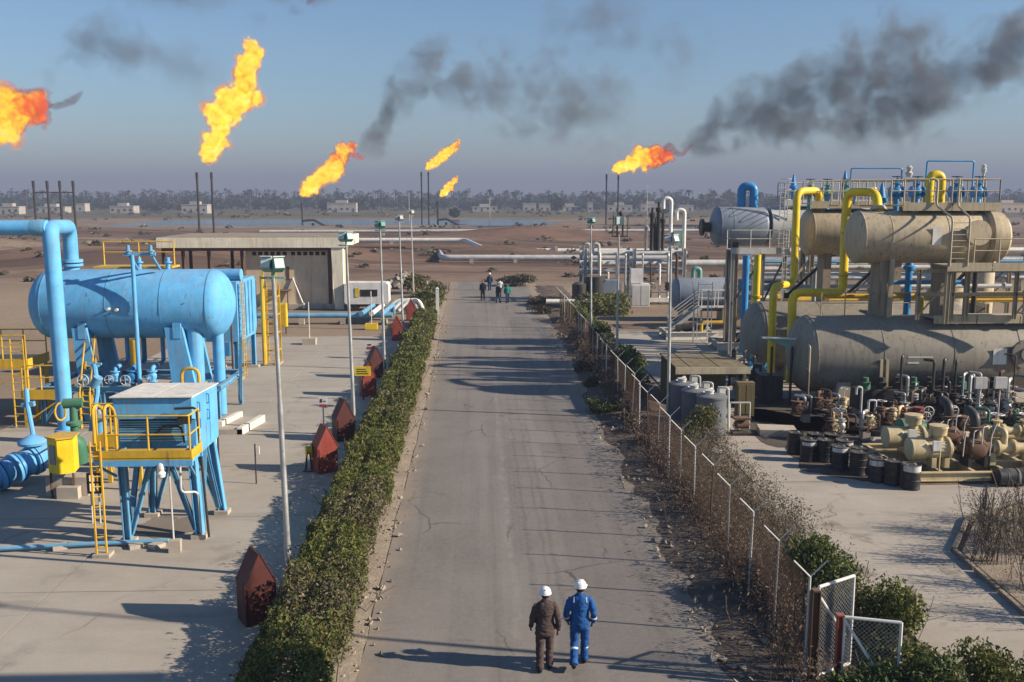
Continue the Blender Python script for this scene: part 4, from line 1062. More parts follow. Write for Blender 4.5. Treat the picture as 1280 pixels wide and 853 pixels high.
for x_ in (-14.15, -13.25): M().cyl((x_, 39.4, 7.0), (x_, 39.4, 7.35), .09, .06, 8).flange((x_, 39.4, 7.12), (0, 0, 1), .15, .05).cyl((x_, 39.45, 6.95), (x_, 40.4, 6.3), .06, n=8).build("relief_valve", blue_d, t)
for x_, z_ in ((-15.1, 4.75), (-14.75, 4.72)):
    M().cyl((x_, 39.56, z_), (x_, 39.3, z_), .06, n=8).build("gauge_nozzle", pale, t)
fr = M()
for y_ in (39.1, 42.8): fr.ibeam((-18.0, y_, 1.5), (-10.6, y_, 1.5), .2, .24, .03)
for x_ in (-17.9, -15.2, -12.9, -10.7): fr.ibeam((x_, 39.1, 1.49), (x_, 42.8, 1.49), .18, .2, .03)
fr.build("skid_frame", blue_d, t, smooth=0)
for x_ in (-17.8, -15.4, -13.3, -10.75):
    for y_ in (39.1, 42.8): M().ibeam((x_, y_, .05), (x_, y_, 1.38), .18, .18, .03).build("skid_post", blue_d, t, smooth=0)
for (a, b) in (((-10.75, 39.1, .2), (-11.6, 39.1, 1.4)), ((-10.75, 42.8, .2), (-10.2, 41, 3.4)), ((-17.8, 39.1, .2), (-16.9, 39.1, 1.4))):
    M().ibeam(a, b, .12, .12, .02).build("brace", blue_d, t, smooth=0)
for x_, r_, mt, s_ in ((-16.0, .17, blue_d, .5), (-15.0, .13, blue, .5), (-14.3, .15, blue_p, .6), (-13.5, .13, blue, .5)):
    M().tube([(x_, 41, 3.4), (x_, 41, 2.3), (x_, 39.5, 2.3), (x_, 39.5, .3)], r_ * .7, 9).build("drain_line", mt, t)
    valve_on(t, (x_, 39.5, 1.95), (0, 0, 1), r_, mt, pale, s_, (0, -1, 0))
M().cyl((-14.35, 40.1, .05), (-14.35, 40.1, 3.4), .22, n=12).build("sight_column", yellow, t)

for k in range(3): M().box((-16.6 + 2.3 * k, 39.50, 5.0), (-16.56 + 2.3 * k, 39.53, 5.03)).build("lifting_stud", blue_d, sh0, smooth=0)
t = thing("blue_riser", "thick blue riser pipe looping over the separator with a branch to the left", "pipe", (-15.72, 36.2, 0))
M().tube([(-15.72, 36.2, .05), (-15.8, 36.2, 8.15), (-17.1, 41, 8.05), (-17.1, 41, 6.68)], .29, 20, .62).build("riser", blue, t)
M().tube([(-30, 36.1, 8.12), (-15.95, 36.3, 8.15)], .28, 18).build("branch", blue, t)
M().lathe([(0, .29), (.4, .315), (.5, .29)], (-16.5, 36.3, 8.15), (1, 0, 0), 18, False).build("reinforcing_collar", blue_d, t)
M().flange((-15.72, 36.2, .5), (0, 0, 1), .42, .1).flange((-15.72, 36.2, .38), (0, 0, 1), .42, .1).build("flange", blue, t)
t = thing("inlet_pipeline", "thick flanged blue pipeline with green valve coming in at lower left", "pipe", (-14.6, 30.4, 0))
M().tube([(-18.5, 27.0, -.05), (-15.6, 28.8, .36), (-14.45, 30.4, .78), (-14.3, 31.4, .95)], .36, 20, .5).build("line", blue, t)
d = Vector((.58, .80, .2)).normalized()
for k in (-.55, -.42, .0, .13, .62, .75): M().flange(Vector((-14.85, 29.8, .62)) + d * k, d, .50, .09, 20).build("flange", blue if k not in (-.42, .13) else blue_p, t)
M().lathe([(0, .37), (.15, .44), (.4, .44), (.5, .37)], Vector((-14.75, 29.95, .66)), d, 18).build("valve_body", blue, t)
M().lathe([(0, .26), (.38, .26), (.42, .44), (.5, .46), (.58, .40), (.66, .2), (.72, .1)], (-14.5, 30.4, .85), (0, 0, 1), 20).build("bonnet", blue, t)
M().tube([(-14.3, 31.4, .95), (-13.7, 31.9, 1.0), (-13.7, 32.0, .2)], .3, 14, .3).build("valve_outlet", green, t)
gv = M().lathe([(0, .14), (.5, .14), (.55, .27), (.65, .27), (.7, .14), (1.2, .12)], (-13.75, 31.9, 1.0), (0, 0, 1), 14)
gv.lathe([(-.3, .17), (.3, .17)], (-13.75, 31.9, 2.3), (1, .2, 0), 14)
gv.build("actuator", green, t)
ring = [Vector((-14.1, 31.7, 2.05)) + Vector((.14 * math.cos(a), .1 * math.cos(a), .3 * math.sin(a))) for a in [2 * math.pi * k / 16 for k in range(17)]]
M().tube(ring, .035, 6, 0).build("handwheel", yellow, t)
M().tube([(-14.5, 30.5, 1.5), (-14.8, 30.9, 2.4), (-14.85, 31.0, 3.0)], .075, 8).build("impulse_pipe", blue, t)
M().bar((-15.0, 30.95, 2.45), (-14.6, 30.95, 2.5), .16).build("crossbar", blue_d, t)
M().tube([(-13.4, 32.4, 1.2), (-13.2, 32.7, 2.6), (-13.3, 32.8, 3.5)], .09, 8).build("bypass_pipe", blue, t)
M().bar((-13.55, 32.8, 3.5), (-13.05, 32.8, 3.5), .08).build("tee_handle", blue, t)
M().cyl((-13.35, 32.75, 2.7), (-13.15, 32.7, 3.05), .17, n=12).build("valve_block", blue_d, t)
M().lathe([(0, .1), (.1, .30), (.2, .32), (.3, .12), (.45, .1)], (-13.0, 32.2, 1.55), (-.1, .1, 1), 16).build("regulator", bluegrey, t)
M().tube([(-13.0, 32.2, 1.6), (-13.05, 32.3, .3)], .12, 9).build("regulator_leg", blue, t)
M().box((-15.35, 28.9, 0), (-15.05, 29.2, .3)).build("support_block", white, t, smooth=0)
M().box((-17.0, 27.7, 0), (-16.7, 28.0, .2)).build("support_block", white, t, smooth=0)
t.location = (-14.75, 31.15, 0)
t = thing("control_cabinet", "yellow control cabinet on a concrete plinth beside the flanged blue pipeline", "cabinet", (-12.75, 29.6, 0))
M().prism([(-13.55, 29.45), (-12.25, 29.45), (-12.25, 30.6), (-13.55, 30.6)], 'z', -.02, .62).build("plinth", block, t, smooth=0)
M().prism([(-13.1, 29.15), (-12.45, 29.15), (-12.45, 29.42), (-13.1, 29.42)], 'z', -.02, .38).build("step", block, t, smooth=0)
cb = M().prism([(-13.3, 29.2), (-12.9, 28.95), (-12.5, 29.15), (-12.6, 29.75), (-13.15, 29.8)], 'z', .86, 1.95).build("housing", yellow_b, t, smooth=0)
M().prism([(-13.35, 29.18), (-12.9, 28.89), (-12.44, 29.13), (-12.55, 29.8), (-13.2, 29.85)], 'z', 1.952, 2.0).build("lid", yellow, cb, smooth=0)
M().bar((-13.22, 29.13, 1.45), (-13.0, 28.99, 1.45), .02, .6).build("window", bluegrey, cb, smooth=0)
for x_, y_ in ((-13.3, 29.3), (-12.65, 29.4)): M().cyl((x_, y_, 0), (x_, y_, .9), .035, n=6).build("leg", rust, t)

# yellow access platforms round the separator
def access(name, label, x0, x1, y0, y1, z, rails, mat=yellow, base=0.02, cross=True):
    t = thing(name, label, "platform", ((x0 + x1) / 2, (y0 + y1) / 2, 0))
    d_ = M().box((x0, y0, z - .06), (x1, y1, z)).build("deck", mat, t, smooth=0)
    M().box((x0, y0 - .03, z - .28), (x1, y0 - .003, z + .12)).box((x1 + .003, y0, z - .28), (x1 + .03, y1, z + .12)).build("toe_plate", mat, d_, smooth=0)
    for x_ in (x0 + .1, x1 - .1):
        for y_ in (y0 + .1, y1 - .1): M().bar((x_, y_, base), (x_, y_, z - .06), .12).build("leg", mat, t, smooth=0)
    if cross: M().bar((x0 + .1, y0 + .06, base + .2), (x1 - .1, y0 + .06, z - .3), .05).build("brace", mat, t, smooth=0)
    for rl in rails: railing(t, [(a, b, z) for a, b in rl], 1.1, mat, .03, 1.0)
    return t
access("access_platform", "higher yellow railed platform at the far left edge behind the blue riser", -22.5, -18.6, 39.6, 41.6, 2.55, [[(-22.4, 39.65), (-18.65, 39.65)], [(-22.4, 41.55), (-18.65, 41.55)]])
tt = access("access_platform", "lower yellow railed platform just left of the blue riser", -18.5, -16.9, 38.7, 39.9, 1.45, [[(-18.45, 38.75), (-16.95, 38.75)]])
ladder(tt, (-18.5, 38.6, .05), 3.6, .5, (1, 0, 0), yellow)
tt = access("access_platform", "small yellow landing with cage rails behind the cabin ladder", -12.2, -10.7, 29.9, 31.0, 1.75, [[(-12.15, 29.95), (-10.75, 29.95)], [(-10.75, 29.95), (-10.75, 30.95)]], cross=False)
for k in range(5): M().cyl((-12.05 + .22 * k, 29.92, .7), (-12.05 + .22 * k, 29.92, 2.8), .03, n=6).build("cage_bar", yellow, tt)
tt = access("access_platform", "yellow landing with a round hoop behind the blue cabin roof", -12.0, -9.9, 33.6, 34.6, 2.55, [], cross=False)
M().tube([(-10.5, 33.7, 2.55), (-10.5, 33.7, 3.3), (-9.9, 33.7, 3.3), (-9.9, 33.7, 2.55)], .06, 8, .3).build("hoop", yellow, tt)
tt = thing("stair_frame", "steep yellow stair with two rails between the riser and separator leg", "stair", (-16.0, 38.6, 0))
for s in (0, .4):
    M().bar((-16.1 + s, 38.5, .5), (-16.25 + s, 39.8, 2.7), .06, .16).build("stringer", yellow, tt, smooth=0)
    M().tube([(-16.1 + s, 38.5, 1.4), (-16.25 + s, 39.8, 3.6)], .03, 6).build("handrail", yellow, tt)
for k in range(10):
    f = (k + .5) / 10
    M().cbox((-15.9 - .15 * f, 38.5 + 1.3 * f, .5 + 2.2 * f), (.36, .2, .03)).build("tread", yellow, tt, smooth=0)
M().cyl((-15.7, 38.5, 0), (-15.7, 38.5, 1.5), .05, n=6).build("post", yellow, tt)
M().cyl((-16.1, 38.5, 0), (-16.1, 38.5, 1.5), .05, n=6).build("post", yellow, tt)

# blue heat exchanger block right of the separator
t = thing("blue_exchanger", "boxy sky-blue heat exchanger on legs behind the right end of the separator", "heat exchanger", (-13, 50.5, 0))
bd = M().prism([(48.6, 2.0), (52.4, 1.9), (52.9, 2.5), (52.9, 4.7), (52.4, 5.05), (48.6, 5.05)], 'x', -14.4, -12.2).build("body", blue, t, smooth=0)
for k in range(5): M().box((-12.198, 48.8 + .72 * k, 2.1), (-12.14, 48.9 + .72 * k, 4.9)).build("stiffener", blue_d, bd, smooth=0)
M().tube([(-14.8, 49.5, 5.3), (-12.8, 49.4, 5.35), (-12.1, 49.35, 5.35)], .3, 14).build("top_header", blue, t)
for x_, y_ in ((-14.2, 48.9), (-12.4, 48.9), (-14.2, 52.3), (-12.4, 52.6)):
    M().ibeam((x_, y_, .12), (x_, y_, 2.0), .24, .24, .03).build("leg", blue, t, smooth=0)
    M().box((x_ - .3, y_ - .3, 0), (x_ + .3, y_ + .3, .14)).build("footing", block, t, smooth=0)
M().ibeam((-12.4, 49, .3), (-12.4, 51.9, 1.9), .12, .12, .02).build("brace", blue_d, t, smooth=0)
ladder(t, (-12.0, 49.0, .1), 5.0, .45, (0, 1, 0), yellow, out=(1, 0, 0))
for x_ in (-12.9, -12.5): M().bar((x_, 48.45, .1), (x_, 48.45, 4.2), .08).build("cable_tray", rust, t, smooth=0)
M().cyl((-11.85, 52.8, .1), (-11.85, 52.8, 5.0), .12, n=8).build("yellow_riser", yellow, t)
M().box((-13.3, 48.3, 1.3), (-12.6, 48.5, 2.0)).build("actuator_box", blue_p, t, smooth=0)
t = thing("ladder_tower", "narrow yellow ladder tower right of the boxy blue exchanger", "ladder", (-11.6, 53.6, 0))
for x_ in (-11.9, -11.2):
    for y_ in (53.2, 54.0): M().bar((x_, y_, 0), (x_, y_, 5.3 if y_ < 53.5 else 4.4), .09).build("post", yellow, t, smooth=0)
for k in range(5): M().bar((-11.9, 53.2, .8 + k), (-11.2, 53.2, .8 + k), .06).bar((-11.2, 53.2, .8 + k), (-11.2, 54.0, .8 + k), .06).build("tie", yellow, t, smooth=0)
ladder(t, (-11.55, 53.1, 0), 5.0, .4, (1, 0, 0), yellow)
M().box((-12.0, 53.1, 0), (-11.1, 54.1, .08)).build("footing", block, t, smooth=0)
# raised concrete step with pale upstands
t = thing("concrete_step", "low concrete step with pale upstand edges right of the separator legs", "step", (-10, 38.3, 0))
M().prism([(-11.2, 37.2), (-9.35, 37.2), (-8.95, 39.4), (-10.8, 39.4)], 'z', 0, .22).build("slab", block, t, smooth=0)
M().prism([(-9.55, 37.2), (-9.33, 37.2), (-8.93, 39.4), (-9.15, 39.4)], 'z', .003, .30).build("edge_kerb", fascia, t, smooth=0)
M().prism([(-10.45, 37.7), (-10.25, 37.7), (-9.9, 39.6), (-10.1, 39.6)], 'z', .003, .42).build("upstand", fascia, t, smooth=0)
t = thing("junction_cabinet", "pale upright junction cabinet behind the right edge of the blue cabin", "cabinet", (-9.2, 32.2, 0))
M().box((-9.35, 32.0, .3), (-9.0, 32.35, 2.6)).build("housing", cream, t, smooth=0)
M().box((-9.3, 31.97, .4), (-9.05, 31.997, 2.5)).build("door", white, t, smooth=0)
M().tube([(-8.9, 32.1, .02), (-8.9, 32.1, 2.75), (-9.6, 32.1, 2.75)], .035, 7, .1).build("conduit", darkmetal, t)
for x_ in (-9.3, -9.05): M().bar((x_, 32.2, 0), (x_, 32.2, .3), .06).build("leg", galv, t, smooth=0)

# ---------------------------------------------------------------- pump house
t = thing("pump_house", "flat-roofed sandy pump house with cream fascia and open bay on its left", "building", (-18, 84, 0))
wl_ = M().box((-19.3, 80.4, 0), (-12.2, 88.5, 5.0)).build("wall", plaster, t, smooth=0)
M().box((-26.3, 79.6, 5.12), (-11.0, 89.0, 5.95)).build("roof_slab", fascia, t, smooth=0)
M().box((-26.1, 79.8, 5.955), (-11.2, 88.8, 6.0)).build("roof_felt", soil, t, smooth=0)
M().box((-26.0, 79.9, 4.85), (-11.5, 80.2, 5.118)).box((-26.0, 87.0, 4.85), (-19.32, 87.3, 5.118)).build("roof_beam", rust, t, smooth=0)
M().prism([(-11.95, 0), (-11.2, 0), (-11.2, 5.1), (-12.15, 5.1)], 'y', 79.7, 80.35).build("corner_pier", fascia, t, smooth=0)
for x_ in (-25.9, -24.3, -22.2, -19.5): M().ibeam((x_, 80.0, 0), (x_, 80.0, 4.85), .24, .24, .03).build("column", rust, t, smooth=0)
for x_ in (-25.9, -22.2): M().ibeam((x_, 87.5, 0), (x_, 87.5, 4.85), .24, .24, .03).build("column", rust, t, smooth=0)
for k in range(6): M().box((-18.75 + .5 * k, 80.37, 4.45), (-18.42 + .5 * k, 80.397, 4.75)).build("vent_opening", darkopen, wl_, smooth=0)
for k in range(6): M().box((-15.55 + .5 * k, 80.37, 4.45), (-15.22 + .5 * k, 80.397, 4.75)).build("vent_opening", darkopen, wl_, smooth=0)
M().box((-16.0, 80.37, 2.4), (-15.75, 80.397, 3.5)).build("wall_slot", rust, wl_, smooth=0)
M().box((-12.55, 80.36, .1), (-12.25, 80.397, 4.9)).build("painted_shade_strip", rust, wl_, smooth=0)  # dark strip painting the shade beside the corner pier
M().box((-17.5, 79.2, 0), (-15.9, 80.38, .12)).build("door_step", block, t, smooth=0)
for k in range(4): M().cbox((-18 + 2 * k, 80.3, 0.2), (1.96, .2, .4)).build("plinth_panel", block, t, smooth=0)
M().box((-17.6, 79.0, 1.55), (-15.6, 80.38, 1.63)).build("porch_canopy", rust, t, smooth=0)
for x_ in (-17.5, -15.7): M().cyl((x_, 79.1, 0), (x_, 79.1, 1.55), .05, n=6).build("porch_post", rust, t)
t = thing("leaning_pole", "pale pole leaning against the sandy wall of the pump house", "pole", (-14.8, 80.1, 0))
M().cyl((-14.6, 79.8, .5), (-15.5, 80.35, 2.6), .06, n=8).build("shaft", white, t)
M().lathe([(0, .1), (.2, .15), (.35, .05)], (-14.5, 79.75, .15), (0, 0, 1), 10).build("foot", white, t)
M().cyl((-14.55, 79.8, 0), (-14.55, 79.8, .6), .05, n=6).build("stub", pale, t)
# white site trailer
t = thing("site_trailer", "white portable generator trailer parked by the pump house corner", "trailer", (-9.2, 79.5, 0))
M().prism([(-10.9, .55), (-7.5, .55), (-7.4, .7), (-7.4, 2.15), (-7.6, 2.3), (-10.8, 2.3), (-11.0, 2.15), (-11.0, .7)], 'y', 78.6, 80.4).build("body", white, t, smooth=0)
M().box((-9.7, 78.57, 1.2), (-8.3, 78.598, 1.75)).build("grille", darkopen, t, smooth=0)
M().box((-10.1, 78.56, 1.15), (-9.8, 78.598, 1.9)).build("panel", yellow_b, t, smooth=0)
M().box((-10.6, 78.9, .3), (-7.8, 80.1, .548)).build("chassis", darkmetal, t, smooth=0)
for x_ in (-10.2, -8.2):
    for y_ in (78.75, 80.2): M().lathe([(-.1, .12), (-.1, .3), (.1, .3), (.1, .12)], (x_, y_, .3), (0, 1, 0), 14).build("wheel", black, t)
t = thing("yellow_cabinet", "narrow bright yellow cabinet on legs behind the nearest lamp post", "cabinet", (-13.6, 65.5, 0))
M().box((-14.0, 65.3, .5), (-13.1, 65.8, 2.1)).build("housing", yellow_b, t, smooth=0)
M().box((-13.95, 65.27, .6), (-13.15, 65.298, 2.0)).build("door", yellow, t, smooth=0)
for x_ in (-13.9, -13.2): M().bar((x_, 65.55, 0), (x_, 65.55, .5), .08).build("leg", rust, t, smooth=0)
for (x_, y_, lab) in ((-10.75, 60.6, "thin post on a pale concrete foot in the yard centre"), (-7.6, 67.6, "thin post on a yellow painted foot near the ground pipes")):
    t = thing("gauge_post", lab, "post", (x_, y_, 0))
    M().cyl((x_, y_, .3), (x_, y_, 2.7), .04, n=6).build("shaft", pale, t)
    M().prism([(x_ - .42, y_ - .3), (x_ + .42, y_ - .3), (x_ + .42, y_ + .3), (x_ - .42, y_ + .3)], 'z', 0, .42).build("foot", block if x_ < -10 else yellow_b, t, smooth=0)
# blue lines on the ground behind the yard
t = thing("blue_pipe_rack", "bundle of pale blue pipes on low supports behind the yard", "pipe", (-11, 70, 0))
for k in range(2): M().tube([(-16.5, 70.5 + .45 * k, .62), (-6.4, 70.5 + .45 * k, .62)], .17, 10).build("pipe", blue_d, t)
for k in range(3): M().tube([(-8.6 + .75 * k, 70.0, .8), (-8.3 + .75 * k, 75.5, .85), (-8.3 + .75 * k, 75.9, .1)], .19, 10).build("pipe", cream if k == 1 else blue_d, t)
for x_ in (-16, -13, -10, -7): M().box((x_ - .2, 70.2, 0), (x_ + .2, 71.2, .44)).build("sleeper", block, t, smooth=0)
t = thing("white_pipe_bend", "white coiled pipe bends lying by the far hedge end", "pipe", (-5.6, 75, 0))
for k in range(3): M().tube([(-7.4 + .5 * k, 76.2, .3), (-6.6 + .5 * k, 76.5, 1.1), (-5.6 + .4 * k, 76.6, 1.1), (-5.2 + .4 * k, 76.8, .1)], .16, 9, .5).build("bend", white if k else teal_p, t)

# rubble pile and far left scrub
rubble("rubble_pile", 260, lambda: (lambda a, r: (-7.6 + 2.4 * r * math.cos(a), 100 + 2.6 * r * math.sin(a), 1.25 * (1 - r) + .1))(random.random() * 6.28, random.random() ** .7), .18, .42, "heap of broken concrete beside the far road end")
random.seed(5)
for i, (c, rd_, cols, n, lf, lab) in enumerate((
    ((-4.4, 80, .8), (1.5, 3.0, 1.15), G_OLIVE + G_HEDGE, 2600, .16, "straggly olive bush past the hedge end, in front of the white marker post"),
    ((-3.9, 89, .7), (1.2, 3.2, .9), G_OLIVE + G_DRY, 1500, .17, "low dry bush behind the white marker post"),
    ((-6.4, 93, .9), (1.3, 2.4, 1.1), G_OLIVE, 1300, .18, "rounded olive bush at the foot of the rubble heap"))):
    bush("roadside_bush", lab, "bush", c, rd_, cols, n, lf)
# dry weeds and little bushes along the right verge
for (c, rd_, cols, n, lf, lab) in (
    ((5.35, 40.6, .25), (.9, .8, .42), G_DARK + G_OLIVE, 1300, .085, "low green weed patch spreading onto the road by the fence"),
    ((5.5, 50.5, .35), (.5, .5, .45), G_DRY, 500, .10, "small dry brown bush at the road edge"),
    ((5.55, 46.4, .2), (.5, .7, .3), G_DARK, 500, .09, "small green clump at the foot of the fence"),
    ((5.2, 82, .35), (1.3, 1.6, .5), G_DRY + G_OLIVE, 800, .15, "brown scrub clump at the far right road edge"),
    ((4.9, 76.5, .3), (1.1, 1.2, .4), ((.05, .045, .03), (.09, .075, .05)), 600, .14, "dark flattened scrub clump beside the far fence end"),
    ((4.1, 100, .6), (2.6, 1.8, .8), G_OLIVE + G_DRY, 1200, .2, "grey green scrub at the very end of the road"),
    ((10.6, 77.0, .75), (2.6, 3.0, 1.05), G_HEDGE + G_OLIVE, 2600, .17, "broad green bush in front of the pale pump unit"),
    ((7.6, 71.5, .6), (1.5, 2.6, .85), G_HEDGE, 1700, .15, "green bush just inside the far fence corner"),
    ((8.0, 62.5, .55), (.9, 3.0, .75), G_HEDGE + G_DARK, 1700, .14, "long green bush inside the fence before the skid"),
    ((7.55, 57.2, .5), (.8, 1.6, .7), G_OLIVE + G_DRY, 900, .13, "yellowish bush inside the fence beyond the slim lamp post"),
    ((7.75, 49.0, .75), (1.0, 2.2, .95), G_HEDGE + G_DARK, 2400, .11, "round dark green bush against the slim lamp post foot"),
    ((7.35, 44.3, .5), (.7, 1.5, .65), G_HEDGE, 1200, .10, "green bush inside the fence beside the canopy corner"),
    ((8.25, 34.7, .75), (.85, .95, .85), G_OLIVE + ((.17, .15, .05),), 2600, .062, "yellow-green bush in front of the grey poly tanks")):
    bush("verge_bush", lab, "bush", c, rd_, cols, n, lf)
for (c, rd_, cols, n, lf, lab) in (
    ((7.7, 20.2, .7), (.95, 1.4, 1.0), G_DARK + G_HEDGE, 6200, .06, "green bush behind the open wire gate"),
    ((8.3, 18.4, .65), (.85, 1.2, .95), G_HEDGE, 5200, .06, "sunlit green bush right of the wire gate"),
    ((7.2, 16.3, .2), (1.0, .7, .8), G_DARK, 4200, .06, "dark green bush at the foot of the wire gate"),
    ((8.3, 16.3, .3), (.85, .9, .85), G_DARK + G_HEDGE, 4200, .058, "big leafy bush at the bottom edge below the gate"),
    ((9.6, 16.4, .35), (.85, .8, .85), G_HEDGE, 4200, .058, "leafy bush at the bottom edge in front of the drive"),
    ((10.75, 16.2, .35), (.7, .8, .8), G_HEDGE + G_DARK, 3000, .058, "leafy bush in the bottom right corner")):
    bush("gate_bush", lab, "bush", c, rd_, cols, n, lf, lumps=10)
# dry brown brush inside the fence
t = thing("dry_brush", "long belt of dry brown brush along the inside of the fence", "brush", (7.5, 26, 0))
m = M(); pts = []
for i in range(430):
    yb = 18.6 + 16.0 * random.random() ** 1.15; wd = 1.0
    xb = random.uniform(6.55, 8.45 + .012 * yb)
    twigs(m, (xb, yb, .02), 2, random.uniform(.5, 1.15), .45, .007)
    for _ in range(60):
        p = Vector((xb + random.gauss(0, .22), yb + random.gauss(0, .22), random.random() ** .8 * 1.1))
        pts.append((p, random.uniform(.02, .05), shade(random.choice(G_DRY if random.random() < .9 else G_OLIVE))))
m.build("branches", soil_mat("dry_twig", (.15, .12, .09), (.26, .215, .165)), t, smooth=0)
leaf_mesh("foliage", pts, t)
t = thing("fence_weeds", "thin reddish dry weeds climbing the outside of the fence", "weeds", (6.2, 40, 0))
m = M(); pts = []
for i in range(330):
    yb = 16 + 52 * random.random() ** 1.3; xb = random.gauss(6.15, .2)
    twigs(m, (xb, yb, .02), 2, random.uniform(.3, 1.2), .3, .007 + .0001 * yb)
    for _ in range(18):
        pts.append((Vector((xb + random.gauss(0, .18), yb + random.gauss(0, .25), random.random() * 1.1)), random.uniform(.02, .045) * (1 + yb / 45), shade(random.choice(((.13, .085, .06), (.17, .12, .085), (.10, .075, .055))))))
m.build("branches", soil_mat("reddish_twig", (.12, .08, .06), (.20, .145, .11)), t, smooth=0)
leaf_mesh("foliage", pts, t)
tw = bpy.data.materials["dry_twig"]
for k, (x_, y_) in enumerate(((13.2, 21.3), (13.0, 23.0), (14.2, 23.6), (13.9, 25.1), (15.6, 25.9), (12.95, 19.6), (15.0, 24.2))):
    t = thing("bare_shrub", ["bare grey shrub at the left tip of the soil bed", "bare shrub just behind the first on the soil bed", "twiggy shrub in the middle of the soil bed", "small bare shrub near the back kerb of the soil bed", "farthest bare shrub on the soil bed at right edge", "nearest bare shrub on the soil bed at bottom right", "spindly bare shrub at the right edge of the soil bed"][k], "shrub", (x_, y_, .1))
    m = M(); twigs(m, (x_, y_, .04), 46, 1.5, .65, .009); m.build("branches", tw, t, smooth=0)
    leaf_mesh("foliage", [(Vector((x_ + random.gauss(0, .33), y_ + random.gauss(0, .33), .3 + 1.1 * random.random())), random.uniform(.02, .04), shade(random.choice(G_DRY))) for _ in range(420)], t)

# ---------------------------------------------------------------- wire fence and gate
t = thing("wire_fence", "rusty wire fence on pale Y-topped posts along the right of the road", "fence", (6.25, 45, 0))
fy = [17.25 + 1.93 * k for k in range(30)]
def fx(y): return 6.26 + .06 * noise.noise((y * .8, 3, 3))
for k, y_ in enumerate(fy):
    ln = Vector((random.gauss(0, .03), random.gauss(0, .04), 0)); b = Vector((fx(y_), y_, 0)); tp = b + ln + Vector((0, 0, 2.12))
    p = M().cyl(b, tp, .026, n=7).build("post", (pale, galv, pale, galv, rust)[k % 5], t)
    if not (k in (17, 22)):
        M().cyl(tp, tp + Vector((-.33, 0, .33)), .02, n=6).build("arm", pale, p)
        M().cyl(tp, tp + Vector((.33, 0, .33)), .013, n=6).build("arm", galv, p)
for dx, z_ in ((-.3, 2.40), (-.17, 2.27), (0, 2.1), (.17, 2.27), (.3, 2.40), (0, .15), (0, 1.1)):
    pts_ = []
    for y_ in fy:
        pts_.append((fx(y_) + dx, y_, z_)); pts_.append((fx(y_) + dx, y_ + .96, z_ - random.uniform(.01, .05)))
    M().tube(pts_[:-1], .0032 if z_ > 2 else .004, 3, 0).build("strand", rust, t)
def mesh_net(m, p0, p1, z0, z1, cell, r):
    """diamond wire netting between two posts"""
    p0, p1 = Vector(p0), Vector(p1); L = (p1 - p0).length; H = z1 - z0; d = (p1 - p0) / L
    nrm = d.cross(Vector((0, 0, 1)))
    k = -H
    while k < L:
        for s in (1, -1):
            a0, a1 = max(0, k), min(L, k + H)
            if a1 > a0:
                za, zb = a0 - k, a1 - k
                if s < 0: za, zb = H - za, H - zb
                m.bar(p0 + d * a0 + Vector((0, 0, z0 + za)) + nrm * r * s, p0 + d * a1 + Vector((0, 0, z0 + zb)) + nrm * r * s, r * 2)
        k += cell
nt = M()
for a, b in zip(fy[:-1], fy[1:]):
    if random.random() < .12: continue
    mesh_net(nt, (fx(a), a, 0), (fx(b), b, 0), .08, 2.05, .105 if a < 40 else .19, .0022 if a < 40 else .0036)
prop(nt.build("netting", rust, t, smooth=0, fix=False), kind="stuff")

def gate_leaf(label, h0, h1, z0, z1, braces, off=0):
    t = thing("wire_gate", label, "gate", (h0[0], h0[1], 0))
    a, b = Vector((*h0, 0)), Vector((*h1, 0)); U = lambda z: Vector((0, 0, z))
    for p, q in ((a + U(z0), a + U(z1)), (b + U(z0), b + U(z1)), (a + U(z1), b + U(z1)), (a + U(z0), b + U(z0))): M().cyl(p, q, .032, n=8).build("frame_tube", white, t)
    for (fa, za, fb, zb) in braces: M().cyl(a.lerp(b, fa) + U(za), a.lerp(b, fb) + U(zb), .028, n=8).build("brace", white, t)
    m = M(); mesh_net(m, a, b, z0, z1, .085, .003)
    prop(m.build("netting", galv, t, smooth=0, fix=False), kind="stuff")
    for z in (z0 + .3, z1 - .3): M().cyl(a + U(z) - Vector((.06, 0, .05)), a + U(z) - Vector((.06, 0, -.05)), .03, n=6).build("hinge", rust, t)
gate_leaf("open wire gate leaf with pale frame standing nearest the fence end", (6.46, 17.2), (7.34, 17.72), .1, 1.93, ((.05, 1.7, .8, .75),))
gate_leaf("second wire gate leaf with pale frame half buried in bushes", (6.82, 16.8), (7.78, 16.52), .1, 1.5, ((.0, 1.45, .75, .3),))
t = thing("gate_post", "rusty brown gate post beside the last fence post", "post", (6.45, 17.1, 0))
M().ibeam((6.36, 17.08, 0), (6.36, 17.08, 1.9), .14, .16, .02).build("shaft", rust, t, smooth=0)
M().box((6.29, 17.0, 1.9), (6.43, 17.16, 1.93)).build("cap", rust, t, smooth=0)
t = thing("gate_post", "short red-brown post holding the second gate leaf", "post", (6.87, 16.95, 0))
M().ibeam((6.74, 16.82, 0), (6.74, 16.82, 1.52), .1, .1, .02).build("shaft", redp, t, smooth=0)
M().box((6.67, 16.75, 1.52), (6.81, 16.89, 1.55)).build("cap", redp, t, smooth=0)

